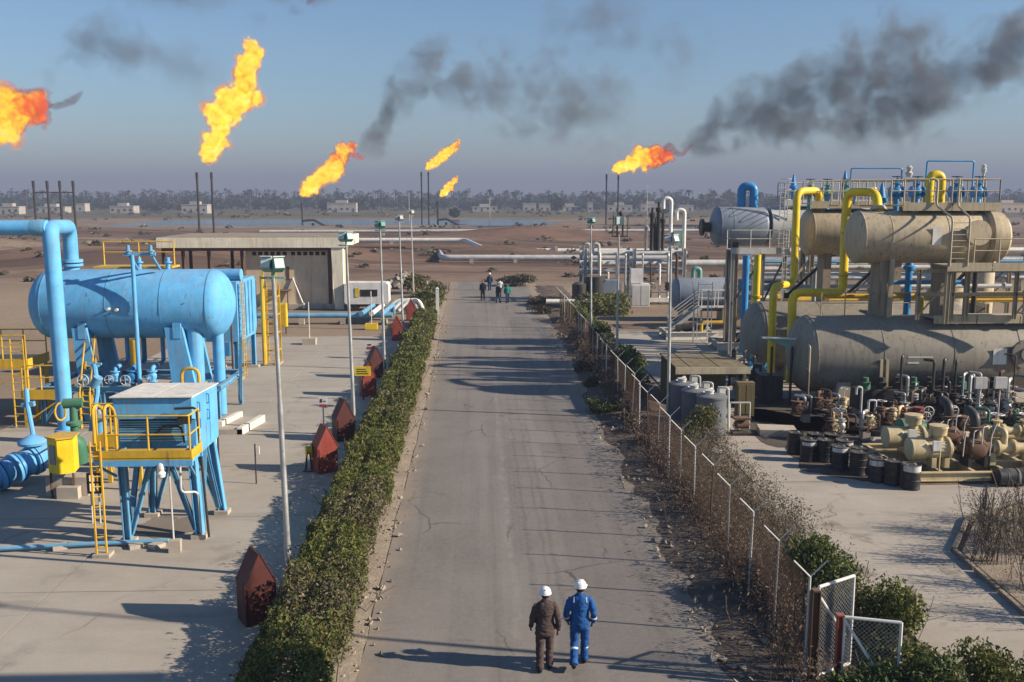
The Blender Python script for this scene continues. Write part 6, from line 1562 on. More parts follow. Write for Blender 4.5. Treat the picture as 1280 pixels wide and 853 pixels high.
for x_ in (17.6, 20.4, 23.6): M().bar((x_, 46.2, 6.4), (x_, 46.2, 8.82), .12).build("support", beige, t, smooth=0)
for k in range(6):
    x_ = 17.8 + 1.05 * k
    M().tube([(x_, 46.2, 8.9), (x_, 46.2, 9.5 + .2 * (k % 3)), (x_ + .3, 46.2, 9.5 + .2 * (k % 3)), (x_ + .3, 46.2, 8.9)], .05, 7, .1).build("small_line", (blue_p, galv, teal)[k % 3], t)
t = thing("guard_rail", "beige guard rail along the top of the front grey vessel", "railing", (16, 41.2, 3.7))
railing(t, [(15.3, 42.2, 4.02), (19.6, 42.2, 4.02)], 1.0, beige, .026, 1.0)
t = thing("caged_ladder", "pale caged ladder rising to the far walkway at left", "ladder", (17.6, 56.9, 0))
ladder(t, (18.1, 56.9, 6.3), 4.0, .45, (1, 0, 0), pale, True, (0, -1, 0), .3)
# pipe rack far behind, seen under and between the vessels
def pipe_rack(label, x0, x1, y, zs, seed):
    rnd = random.Random(seed)
    t = thing("pipe_rack", label, "pipe rack", ((x0 + x1) / 2, y, 0))
    for k, z in enumerate(zs):
        for j in range(3):
            mt = rnd.choice((pale, cream, pale, galv, blue_d, yellow, pale)); r_ = rnd.uniform(.1, .24)
            M().tube([(x0 + rnd.uniform(0, .8), y + j * .7, z + r_ + .1), (x1 - rnd.uniform(0, .8), y + j * .7, z + r_ + .1)], r_, 8).build("pipe", mt, t)
    n = int((x1 - x0) / 4)
    for k in range(n + 1):
        x_ = x0 + (x1 - x0) * k / n
        for yy_ in (y - .3, y + 1.8): M().ibeam((x_, yy_, 0), (x_, yy_, zs[-1] + .05), .22, .22, .03).build("column", beige if seed % 2 else pale, t, smooth=0)
        for z in zs: M().bar((x_, y - .3, z - .05), (x_, y + 1.8, z - .05), .16, .2).build("beam", pale, t, smooth=0)
        if k < n: M().bar((x_ + .1, y - .32, .3), (x_ + (x1 - x0) / n - .1, y - .32, zs[-1] - .2), .08).build("brace", darkmetal, t, smooth=0)
pipe_rack("crowded rack of pale pipes visible beneath the raised vessels", 19, 46, 66, (2.0, 3.4, 4.6), 1)
pipe_rack("second crowded pipe rack farther back at right", 24, 62, 84, (2.6, 4.2), 2)
pipe_rack("low rack of coloured pipes between the big grey vessels and the rack", 17.5, 34, 55.5, (1.5, 3.0), 3)
for (x_, y_, r_, h_, mt, lab) in ((27.5, 55, 1.0, 5.5, tan, "upright tan column vessel at the right edge behind the rails"), (32.5, 61, .8, 6.4, beige, "slender beige column vessel at the far right edge")):
    t = thing("column_vessel", lab, "vessel", (x_, y_, 0))
    M().lathe([(0, r_ * .9), (.8, r_ * .9), (.82, r_), (h_, r_), (h_ + r_ * .3, r_ * .8), (h_ + r_ * .5, r_ * .2)], (x_, y_, 0), (0, 0, 1), 24).build("shell", mt, t)
    M().cyl((x_, y_, h_), (x_, y_, h_ + 1.2), .12, n=8).build("nozzle", mt, t)

# ---------------------------------------------------------------- middle pipework block at the road end
t = thing("pipe_manifold", "grey pipework block with stacked header pipes right of the road end", "pipework", (13.5, 86, 0))
for z_, r_, mt in ((4.35, .19, pale), (3.45, .2, pale), (2.75, .19, galv)):
    for j in range(2): M().tube([(9.0, 84 + j * 1.6, z_), (18.3, 84 + j * 1.6, z_)], r_, 10).build("header", mt, t)
for x_ in (9.3, 13.6, 18.0):
    for y_ in (83.7, 87.2): M().ibeam((x_, y_, 0), (x_, y_, 4.8), .3, .3, .04).build("column", pale, t, smooth=0)
    for z_ in (2.45, 3.15, 4.1): M().bar((x_, 83.7, z_), (x_, 87.2, z_), .16).build("beam", pale, t, smooth=0)
random.seed(31)
for k in range(11):
    x_ = 9.8 + .75 * k; z_ = random.choice((4.35, 3.45, 2.75))
    M().tube([(x_, 84, z_), (x_, 83.4, z_), (x_, 83.4, .4), (x_, 82.9, .3)], random.uniform(.07, .13), 8).build("drop_pipe", random.choice((pale, cream, rust, galv, beige)), t)
    if k % 2: valve_on(t, (x_, 83.4, 1.5), (0, 0, 1), .2, random.choice((darkmetal, redp, green, galv)), rust, .4, (0, -1, 0))
M().box((9.2, 82.6, .2), (18.2, 82.8, .55)).build("pipe_sill", cream, t, smooth=0)
for x_ in (9.2, 10.0): M().tube([(x_, 84, 4.5), (x_, 83.8, 5.2), (x_ + .5, 83.8, 5.2), (x_ + .5, 83.8, 3.0)], .12, 8).build("loop_pipe", pale, t)
for x_, h_ in ((17.0, 9.1), (18.2, 8.1)):
    M().tube([(x_, 85, 3), (x_, 85, h_), (x_ - .7, 85, h_ + .05), (x_ - .7, 85, h_ - .9)], .17, 10, .4).build("vent_pipe", white, t)
for x_, h_, r_ in ((15.5, 8.1, .17), (16.1, 8.6, .2), (15.0, 7.0, .14), (16.5, 7.6, .15), (15.8, 7.2, .12)):
    M().lathe([(0, r_), (h_ - 5.2, r_), (h_ - 5.1, r_ * 1.5), (h_ - 4.8, r_ * 1.5), (h_ - 4.75, r_ * .6), (h_ - 4.3, r_ * .6)], (x_, 86, 4.5), (0, 0, 1), 12).build("scrubber_pot", darkmetal if x_ != 15.0 else galv, t)
M().box((17.2, 84.4, 5.0), (17.8, 85.0, 6.2)).build("gauge_box", teal, t, smooth=0)
M().cyl((9.8, 80.8, 0), (9.8, 80.8, 2.6), .9, n=20).build("dark_pot", darkmetal, t)
M().lathe([(0, .6), (1.6, .6), (1.8, .3)], (8.4, 80.0, .4), (0, 0, 1), 16).build("dark_pot", darkmetal, t)
M().tube([(5.6, 79.6, .6), (9.6, 79.6, .6)], .22, 10).build("low_pipe", cream, t)
t = thing("pump_unit", "pale blue-white packaged pump unit before the middle pipework", "pump unit", (11.2, 81, 0))
M().prism([(10.4, .9), (12.0, .9), (12.0, 2.0), (11.7, 2.3), (10.7, 2.3), (10.4, 2.0)], 'y', 80.2, 82).build("housing", bluegrey, t, smooth=0)
M().cyl((11.3, 80.15, .75), (11.3, 81.4, .75), .62, n=20).build("drum_end", pale, t)
M().box((10.2, 80.2, 0), (12.2, 82, .25)).build("base", block, t, smooth=0)
t = thing("switch_cabinet", "white upright switch cabinet in two tiers before the middle pipework", "cabinet", (13.6, 81, 0))
M().box((12.9, 80.6, 0), (14.5, 81.6, 1.95)).build("housing", white, t, smooth=0)
M().box((12.9, 80.9, 2.0), (13.9, 81.6, 3.2)).build("top_box", white, t, smooth=0)
M().box((12.98, 80.57, .15), (13.66, 80.597, 1.8)).box((13.74, 80.57, .15), (14.42, 80.597, 1.8)).build("door", pale, t, smooth=0)

# small grey vessel with stair and skids
t, s = pv("small grey vessel on a skid in the middle distance, behind the stair", 14.5, 19.5, 72, 1.95, 1.28, bluegrey, .2, (16,))
for x_ in (15.5, 18.5): saddle(t, x_, 72, 1.95, 1.28, 0, .4, beige, 1.8)
M().tube([(16.2, 72, 3.1), (16.2, 72, 3.9), (16.7, 72, 3.9), (16.7, 72, 3.1)], .18, 10, .3).build("teal_loop", teal, t)
t, s = pv("second small grey-blue vessel just behind and right of the first", 17.5, 24.5, 68, 2.1, 1.35, bluegrey, .2, (19,))
for x_ in (18.5, 22.5): saddle(t, x_, 68, 2.1, 1.35, 0, .4, beige, 1.8)
t = thing("access_stair", "galvanised access stair with rails before the small grey vessel", "stair", (13.6, 64.5, 0))
for y_ in (63.9, 64.8):
    M().bar((12.9, y_, .3), (15.0, y_, 1.9), .08, .22).build("stringer", pale, t, smooth=0)
    M().tube([(12.9, y_, .4), (12.9, y_, 1.4), (15.0, y_, 3.0), (17.2, y_, 3.0), (17.2, y_, 1.9)], .04, 7, .2).build("handrail", pale, t)
    M().tube([(12.9, y_, .95), (15.0, y_, 2.45), (17.2, y_, 2.45)], .03, 6, .1).build("knee_rail", pale, t)
    for x_ in (15.0, 16.1): M().cyl((x_, y_, 1.9), (x_, y_, 3.0), .035, n=6).build("rail_post", pale, t)
for k in range(7): M().box((13.0 + .29 * k, 63.95, .42 + .22 * k), (13.28 + .29 * k, 64.75, .46 + .22 * k)).build("tread", pale, t, smooth=0)
M().box((15.0, 63.9, 1.84), (17.3, 64.8, 1.9)).build("landing", pale, t, smooth=0)
for x_ in (15.1, 17.2): M().bar((x_, 64.3, 0), (x_, 64.3, 1.84), .1).build("leg", pale, t, smooth=0)
for (x0_, x1_, y_, lab) in ((12.2, 15.6, 61.6, "cream steel skid frame below the stair"), (14.4, 17.6, 56.9, "short cream skid frame beside the blue riser")):
    t = thing("skid_frame", lab, "skid", (x0_, y_, 0))
    for yy_ in (y_, y_ + 2.4): M().ibeam((x0_, yy_, .28), (x1_, yy_, .28), .28, .5, .04).build("side_beam", cream, t, smooth=0)
    for k in range(4): x_ = x0_ + .2 + (x1_ - x0_ - .4) * k / 3; M().ibeam((x_, y_ + .15, .28), (x_, y_ + 2.25, .28), .2, .4, .04).build("cross_beam", beige, t, smooth=0)
    M().cyl((x0_ + .9, y_ + 1.2, .55), (x1_ - .6, y_ + 1.2, .9), .3, n=14).build("pump_body", darkmetal, t)
    M().tube([(x1_ - 1, y_ + .5, .5), (x1_ - 1, y_ + .5, 1.1), (x1_ + .4, y_ + .5, 1.1)], .12, 8).build("pipe", yellow, t)
t = thing("loading_ladder", "pale yellow caged ladder frame standing before the blue riser", "ladder", (14.6, 59.5, 0))
ladder(t, (14.15, 59.4, 0), 4.0, .9, (1, 0, 0), cream, rung=.5)
for x_ in (13.7, 14.6): M().bar((x_, 60.4, 0), (x_, 60.4, 3.4), .08).build("stay", cream, t, smooth=0)
M().bar((13.7, 59.4, 3.0), (13.7, 60.4, 3.0), .06).bar((14.6, 59.4, 3.0), (14.6, 60.4, 3.0), .06).build("tie", cream, t, smooth=0)

# ---------------------------------------------------------------- canopy, poly tanks, cabinet
t = thing("shade_canopy", "low olive-brown steel shade roof behind the grey poly tanks", "canopy", (9.9, 41.5, 0))
for k in range(5): M().box((8.35 + .62 * k, 39.75, 2.06 + .015 * (k % 2)), (8.95 + .62 * k, 43.6, 2.12 + .015 * (k % 2))).build("roof_sheet", olive, t, smooth=0)
M().box((8.3, 39.68, 1.85), (11.5, 39.745, 2.14)).build("fascia", beige, t, smooth=0)
for x_ in (8.45, 11.3):
    for y_ in (39.9, 43.4): M().bar((x_, y_, 0), (x_, y_, 2.05), .12).build("post", olive, t, smooth=0)
M().box((8.4, 43.3, 0), (11.4, 43.38, 1.9)).build("back_panel", olive, t, smooth=0)
t = thing("olive_cabinet", "olive cabinet standing at the right corner of the shade roof", "cabinet", (11.2, 40.6, 0))
M().box((10.85, 39.3, .1), (11.6, 39.66, 1.55)).build("housing", olive, t, smooth=0)
M().box((10.9, 39.275, .2), (11.2, 39.297, 1.45)).box((11.24, 39.275, .2), (11.55, 39.297, 1.45)).build("door", olive, t, smooth=0)
for k, (x_, y_, s_, lab) in enumerate(((9.05, 36.4, 1.0, "front grey cylindrical poly tank with pale fittings on its lid"), (8.72, 37.6, .98, "middle grey cylindrical poly tank of the three"), (8.5, 38.85, 1.0, "rear grey cylindrical poly tank nearest the shade roof"))):
    t = thing("poly_tank", lab, "tank", (x_, y_, 0), "grey poly tanks")
    r_ = .58 * s_; h_ = 1.66 * s_
    b = M().lathe([(0, r_), (h_ - .12, r_), (h_ - .11, r_ * 1.05), (h_ - .03, r_ * 1.05), (h_, r_ * .97), (h_ + .06, r_ * .5), (h_ + .07, .02)], (x_, y_, 0), (0, 0, 1), 36).build("shell", plastic, t)
    M().lathe([(0, .17), (.1, .17), (.12, .19), (.17, .19)], (x_ - .12, y_ - .1, h_ + .03), (0, 0, 1), 16).build("lid", pale, t)
    M().tube([(x_ + .25, y_, h_), (x_ + .25, y_, h_ + .28), (x_ + .62, y_ - .1, h_ + .28), (x_ + .68, y_ - .1, .2)], .045, 8, .1).build("fill_pipe", pale, t)
    M().box((x_ + .32, y_ + .05, h_ - .02), (x_ + .56, y_ + .3, h_ + .26)).build("pump_head", white, t, smooth=0)
    M().cyl((x_ - .3, y_ + .2, h_ + .02), (x_ + .1, y_ + .34, h_ + .16), .07, n=8).build("motor", white, t)
t = thing("dosing_pump", "small rusty dosing pump on a frame right of the front poly tank", "pump", (10.25, 36.6, 0))
M().box((9.95, 36.3, 0), (10.75, 36.9, .12)).build("base", darkmetal, t, smooth=0)
M().lathe([(0, .16), (.5, .18), (.55, .1)], (10.1, 36.6, .4), (1, .2, 0), 12).build("motor", rust, t)
for x_ in (9.95, 10.35, 10.75): M().cyl((x_, 37.0, 0), (x_, 37.0, 1.2), .025, n=6).build("frame_post", pale, t)
M().bar((9.95, 37, 1.2), (10.75, 37, 1.2), .05).build("frame_rail", pale, t)
M().box((10.0, 36.4, .62), (10.6, 36.8, .7)).build("cover", rust, t, smooth=0)
t = thing("sandy_slab", "low pale slab block lying right of the dosing pump", "block", (11.5, 36.7, 0))
M().prism([(10.95, 36.2), (12.35, 36.0), (12.5, 36.9), (11.1, 37.2)], 'z', 0.013, .28).build("slab", block, t, smooth=0)

# ---------------------------------------------------------------- drums
DR = None
def drum(loc, label, band, rz):
    t = thing("oil_drum", label, "drum", loc, "black oil drums on the pad")
    x, y, z = loc; r = .29; h = .80
    M().lathe([(0, r * .96), (.015, r), (.05, r), (.06, r * .975), (.27, r * .975), (.285, r * 1.02), (.31, r * 1.02), (.325, r * .975), (.52, r * .975), (.535, r * 1.02), (.56, r * 1.02), (.575, r * .975), (h - .05, r * .975), (h - .03, r), (h, r), (h, r * .94), (h - .025, r * .93), (h - .03, .01)], (x, y, z), (0, 0, 1), 28).build("body", black, t)
    M().lathe([(h - .012, r + .001), (h - .012, r + .006), (h + .003, r + .006)], (x, y, z), (0, 0, 1), 28, False).build("rim", galv if band else black, t)
    for (a, q) in ((.9, .05), (3.6, .03)): M().cyl((x + .17 * math.cos(a + rz), y + .17 * math.sin(a + rz), z + h - .03), (x + .17 * math.cos(a + rz), y + .17 * math.sin(a + rz), z + h - .003), q, n=8).build("bung", galv, t)
    if band:
        m = M(); n = 16; z0, z1 = band
        a0, a1 = -2.7 + rz, -.4 + rz
        for k in range(n):
            p, q = a0 + (a1 - a0) * k / n, a0 + (a1 - a0) * (k + 1) / n; rr = r + .003
            m.add([(x + rr * math.cos(p), y + rr * math.sin(p), z + z0), (x + rr * math.cos(q), y + rr * math.sin(q), z + z0), (x + rr * math.cos(q), y + rr * math.sin(q), z + z1), (x + rr * math.cos(p), y + rr * math.sin(p), z + z1)], [(0, 1, 2, 3)])
        m.build("label_band", drumlabel, t, fix=False)
for (x_, y_, bd, lab) in ((13.83, 29.35, (.60, .78), "nearest black drum with a white band round its top"), (13.08, 30.2, (.56, .74), "black drum with a torn white label, left of the nearest"), (13.45, 29.85, None, "plain dark drum squeezed between the two labelled front drums"),
    (12.75, 30.95, None, "plain black drum left of the torn-label drum"), (12.4, 31.7, (.62, .76), "black drum with a pale top label, third from the front"), (13.0, 31.5, None, "dark drum behind the torn-label drum"), (11.65, 32.7, (.6, .72), "leftmost black drum with a small pale label"),
    (12.2, 32.6, None, "black drum behind the leftmost one"), (11.5, 33.7, None, "farthest black drum at the left of the group"), (12.15, 33.5, None, "black drum at the back of the group, centre"), (12.85, 32.5, (.64, .74), "black drum with a thin pale label at the right back"), (12.75, 33.4, None, "black drum farthest right at the back of the group")):
    drum((x_, y_, .015), lab, bd, random.uniform(-.4, .4))
t = thing("oil_drum", "black drum lying on its side beside the pump skid", "drum", (17.2, 29.55, 0))
M().lathe([(0, .27), (.02, .29), (.05, .29), (.06, .28), (.3, .28), (.31, .297), (.34, .297), (.35, .28), (.6, .28), (.61, .297), (.64, .297), (.65, .28), (.88, .28), (.9, .29), (.94, .29), (.95, .26)], (16.72, 29.55, .305), (1, .02, 0), 28).build("body", black, t)
for x_ in (17.0, 17.35): M().lathe([(0, .283), (0, .286), (.05, .286), (.05, .283)], (x_, 29.55, .305), (1, .02, 0), 28, False).build("stripe", bluegrey, t)

# ---------------------------------------------------------------- pump skid with two cream motors
t = thing("pump_skid", "cream steel skid of the transfer pumps behind the drums", "skid", (15.6, 30.5, 0))
for y_ in (29.95, 31.2, 32.6, 33.6): M().ibeam((13.95, y_, .22), (19.8, y_, .22), .16, .3, .03).build("side_beam", motor, t, smooth=0)
for k in range(6): M().ibeam((14.1 + 1.1 * k, 30.05, .22), (14.1 + 1.1 * k, 33.5, .22), .12, .24, .02).build("cross_beam", motor, t, smooth=0)
M().prism([(14.0, 29.7), (17, 29.72), (19.8, 29.8), (19.8, 31.5), (14.0, 31.5)], 'z', .013, .02).build("oil_shade_patch", rust, t, smooth=0)
def motor_set(label, x, y, z):
    t = thing("electric_motor", label, "motor", (x, y, .37))
    M().lathe([(0, .30), (.03, .375), (.5, .375), (.52, .34), (.56, .335)], (x, y, z), (1, 0, 0), 28).build("fan_cowl", motor, t)
    M().lathe([(.56, .33), (1.25, .33), (1.27, .4), (1.35, .4), (1.37, .3), (1.48, .2), (1.49, .07), (1.85, .07)], (x, y, z), (1, 0, 0), 28).build("stator", motor, t)
    for k in range(20):
        a = 2 * math.pi * k / 20
        if abs(math.sin(a) + 1) < .25: continue
        c, s_ = math.cos(a), math.sin(a)
        M().bar((x + .6, y + .345 * c, z + .345 * s_), (x + 1.22, y + .345 * c, z + .345 * s_), .02).build("cooling_fin", motor, t, smooth=0)
    tb = M().lathe([(0, .16), (.16, .16), (.2, .27), (.42, .29), (.44, .31), (.52, .31)], (x + 1.0, y, z + .28), (0, 0, 1), 20).build("terminal_housing", motor, t)
    for dx in (.68, 1.12):
        M().box((x + dx, y - .34, .37), (x + dx + .16, y + .34, z - .25)).build("foot", motor, t, smooth=0)
    M().box((x + .66, y - .42, z + .02), (x + .95, y - .345, z + .34)).build("control_box", white, t, smooth=0)
    M().cyl((x + .85, y - .5, .02), (x + .85, y - .5, z + .05), .025, n=6).build("conduit", motor, t)
motor_set("front cream electric motor on the pump skid", 14.32, 30.75, .95)
motor_set("rear cream electric motor just behind and left of the front one", 14.2, 32.35, .95)
def pump(label, x, y, z):
    t = thing("transfer_pump", label, "pump", (x, y, .37))
    M().lathe([(0, .12), (.25, .14), (.27, .24), (.35, .24), (.37, .36), (.75, .40), (.9, .33), (1.0, .2), (1.2, .18)], (x, y, z), (1, 0, 0), 22).build("casing", rust, t)
    M().tube([(x + .6, y, z + .3), (x + .6, y, z + 1.1), (x + .6, y + .5, z + 1.2)], .16, 12, .25).build("discharge", darkmetal, t)
    M().flange((x + .6, y, z + .7), (0, 0, 1), .27, .1).build("flange", rust, t)
    for dx in (.3, .85): M().box((x + dx, y - .3, .37), (x + dx + .12, y + .3, z - .2)).build("foot", darkmetal, t, smooth=0)
    for k in range(4): M().tube([(x + .1 + .3 * k, y - .3, z - .2), (x + .1 + .3 * k, y - .35, z + .5 + .15 * (k % 3)), (x + .3 + .3 * k, y - .25, z + .6 + .1 * k)], .018, 5, .06).build("seal_line", pale, t)
pump("rusty transfer pump coupled to the front cream motor", 15.95, 30.75, .95)
pump("rusty transfer pump coupled to the rear cream motor", 15.85, 32.35, .95)
t = thing("pump_manifold", "cream pipe manifold with flanges at the right edge of the skid", "pipework", (17.8, 31, 0))
M().tube([(17.15, 30.75, .95), (20.2, 30.75, .95)], .17, 12).build("suction_line", motor, t)
M().tube([(17.05, 32.35, .95), (20.2, 32.35, .95)], .17, 12).build("suction_line", motor, t)
M().tube([(17.3, 31.5, 1.35), (20.4, 31.5, 1.35)], .15, 12).build("header", motor, t)
for x_ in (17.35, 17.9, 18.6, 19.3):
    M().flange((x_, 30.75, .95), (1, 0, 0), .28, .09).build("flange", motor, t)
    M().flange((x_, 31.5, 1.35), (1, 0, 0), .25, .08).build("flange", motor, t)
for x_ in (17.6, 18.9): M().tube([(x_, 30.75, .95), (x_, 30.75, 1.5), (x_, 31.5, 1.5), (x_, 31.5, 1.3)], .1, 9, .15).build("link_pipe", motor, t)
for x_ in (17.2, 18.4, 19.6): M().bar((x_, 30.75, .37), (x_, 30.75, .8), .2).build("pedestal", motor, t, smooth=0)
for x_ in (17.7, 18.7): valve_on(t, (x_, 31.5, 1.35), (1, 0, 0), .16, motor, white, .25)

# clutter of valves and lines in front of the big grey vessel
random.seed(77)
def manifold(label, x0, x1, y, n, mats, zmax, lamp_=False):
    t = thing("valve_manifold", label, "pipework", ((x0 + x1) / 2, y, 0))
    for z_ in (.45, .95): M().tube([(x0, y, z_), (x1, y, z_)], .08, 9).build("header", mats[0], t)
    for k in range(n):
        x_ = x0 + (x1 - x0) * (k + .5) / n + random.uniform(-.12, .12); h_ = random.uniform(.9, zmax); mt = random.choice(mats)
        M().tube([(x_, y, .4), (x_, y - .25, .5), (x_, y - .25, h_), (x_ + random.choice((-.3, .3)), y + .1, h_)], random.uniform(.035, .08), 7, .1).build("branch", mt, t)
        if random.random() < .8: valve_on(t, (x_, y - .25, random.uniform(.6, .9)), (0, 0, 1), random.uniform(.1, .16), mt, random.choice((darkmetal, rust, pale)), random.uniform(.25, .45), (0, -1, 0) if random.random() < .6 else (0, 0, 1))
    for k in range(max(2, n // 3)):
        x_ = x0 + (x1 - x0) * (k + .5) / max(2, n // 3)
        M().box((x_ - .15, y - .2, 0), (x_ + .15, y + .2, .36)).build("support", block, t, smooth=0)
    return t
manifold("tangle of dark valves left of the cream motors, before the grey vessel", 16.6, 18.9, 37.6, 9, (darkmetal, rust, darkmetal, galv), 1.6)
tt = manifold("tangle of dark valves and thin lines before the grey vessel at right", 19.3, 23.6, 37.4, 15, (darkmetal, darkmetal, green, galv), 2.3)
for x_ in (19.9, 20.7):
    M().cyl((x_, 36.8, 0), (x_, 36.8, 1.9), .03, n=6).build("instrument_post", pale, tt)
    M().box((x_ - .24, 36.7, 1.75), (x_ + .24, 36.85, 2.2)).build("instrument_box", pale, tt, smooth=0)
M().tube([(22.3, 36.7, .2), (22.3, 36.7, 2.05), (22.75, 36.7, 2.05)], .05, 7, .1).build("gooseneck", teal_p, tt)
manifold("small rusty valve group at the left end of the big grey vessel", 13.0, 15.2, 38.6, 8, (rust, motor, rust, galv), 1.4)
manifold("yellowish valve group beneath the beige support post", 15.6, 17.3, 36.6, 7, (motor, rust, motor, redp), 1.1)
manifold("valves between the poly tanks and the rear grey vessel", 11.8, 13.6, 44.5, 8, (galv, darkmetal, pale, rust), 1.9)
manifold("dark valve group under the rear grey vessel end", 12.4, 14.2, 47.0, 7, (darkmetal, rust, blue_p), 1.9)
manifold("dark pipes behind the drums", 17.2, 21.2, 35.0, 11, (darkmetal, green, darkmetal, rust), 1.5)
manifold("tall dark pipe cluster right in front of the grey vessel", 17.6, 22.8, 39.3, 16, (darkmetal, galv, darkmetal, rust, pale), 2.7)
manifold("thin pale lines and dark valves at the right edge behind the pumps", 20.4, 24.0, 34.6, 12, (darkmetal, pale, darkmetal, galv), 2.2)
manifold("rusty lines between the drums and the grey vessel end", 13.2, 15.4, 35.6, 8, (rust, galv, darkmetal, motor), 1.2)
t = thing("compressor_block", "low dark machinery block under the front grey vessel", "machine", (19.5, 40.0, 0))
M().box((16.2, 39.7, .25), (22.6, 40.5, 1.1)).build("block", darkmetal, t, smooth=0)
for k in range(9): M().lathe([(0, .2), (.3, .2), (.32, .12), (.5, .12)], (16.6 + .7 * k, 40.0, 1.1), (0, 0, 1), 12).build("cylinder_head", darkmetal if k % 3 else green, t)
for x_ in (16.4, 19.4, 22.4): M().box((x_ - .2, 39.75, 0), (x_ + .2, 40.45, .25)).build("foot", block, t, smooth=0)
# oily pad patches with equipment shade painted into their colour
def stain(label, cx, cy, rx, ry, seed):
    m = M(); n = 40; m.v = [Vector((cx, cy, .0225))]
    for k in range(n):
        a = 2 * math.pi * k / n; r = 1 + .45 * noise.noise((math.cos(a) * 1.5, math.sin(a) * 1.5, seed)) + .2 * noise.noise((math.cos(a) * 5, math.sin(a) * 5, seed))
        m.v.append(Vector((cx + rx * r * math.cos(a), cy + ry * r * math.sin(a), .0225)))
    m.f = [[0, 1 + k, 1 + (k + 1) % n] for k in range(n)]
    prop(m.build("oil_shade_patch", oil_shade_m, None, (cx, cy, 0), smooth=0, fix=False), label, "stain")
    # stored relative to its own centre
oil_shade_m = concrete_mat("oil_shade_concrete", (0.075, 0.06, 0.05), (0.13, 0.105, 0.085), 0.5)  # oil tone kept dark enough to carry the equipment's shade too
stain("dark oily ground with painted shade under the big grey vessels", 17.5, 40.5, 7.0, 4.0, 3)
stain("dark oily ground with painted shade between the poly tanks and the drums", 12.6, 37.2, 2.4, 3.2, 9)
stain("dark oily patch with painted shade around the black drums", 12.6, 32.6, 1.7, 2.2, 5)
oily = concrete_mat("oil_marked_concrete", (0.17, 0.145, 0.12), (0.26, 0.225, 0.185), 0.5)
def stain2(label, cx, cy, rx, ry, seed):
    global oil_shade_m
    keep = oil_shade_m; oil_shade_m = oily; stain(label, cx, cy, rx, ry, seed); oil_shade_m = keep
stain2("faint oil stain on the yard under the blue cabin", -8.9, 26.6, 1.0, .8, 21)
stain2("dark patch under the big blue separator", -14.4, 40.4, 3.2, 1.4, 35)  # darker concrete patch with an irregular outline
t = thing("green_pump", "dark green pump body behind the rear motor", "pump", (16.3, 34.8, 0))
M().lathe([(0, .2), (.1, .34), (.7, .36), (.8, .2), (1.1, .18)], (15.7, 34.7, .7), (1, .1, 0), 20).build("casing", green, t)
M().prism([(15.6, 0), (17.2, 0), (16.9, .5), (15.9, .5)], 'y', 34.4, 35.0).build("base", green, t, smooth=0)
t = thing("teal_hatch", "open teal sheet-metal hatch left of the big grey vessel", "hatch", (13.4, 41.8, 0))
M().prism([(12.7, 3.05), (13.75, 3.0), (13.85, 2.6)], 'y', 41.6, 41.66).build("sheet", teal, t, smooth=0)
M().bar((12.5, 41.55, 3.12), (13.95, 41.5, 3.08), .3, .05).build("flashing", teal_p, t, smooth=0)
for x_ in (13.0, 13.9): M().cyl((x_, 41.7, 0), (x_, 41.7, 2.7), .06, n=6).build("leg", darkmetal, t)
M().box((12.7, 42.1, .2), (13.7, 42.9, 1.3)).build("tank_box", darkmetal, t, smooth=0)
t = thing("bent_vent", "pale bent vent pipe standing before the vessel end", "pipe", (15.4, 37.4, 0))
M().tube([(15.3, 37.2, 0), (15.3, 37.2, 1.75), (15.08, 37.2, 1.75), (15.08, 37.2, 1.45)], .05, 8, .12).build("line", pale, t)
M().tube([(15.9, 37.2, 0), (15.9, 37.2, 1.2), (15.6, 37.2, 1.2), (15.6, 37.2, .3)], .05, 8, .08).build("stub", pale, t)
# small clutter on the pad
t = thing("white_bag", "scrap of white plastic sheet caught by the yellow-green bush", "litter", (8.5, 33.5, 0))
M().add([(8.35, 33.4, .12), (8.75, 33.35, .1), (8.8, 33.6, .3), (8.5, 33.65, .34), (8.55, 33.45, .2), (8.4, 33.5, 0), (8.7, 33.5, 0)], [(0, 4, 3), (0, 1, 4), (1, 2, 4), (4, 2, 3), (0, 5, 1), (5, 6, 1)]).build("sheet", white, t, fix=False)
EXPO = 2 ** vs.exposure
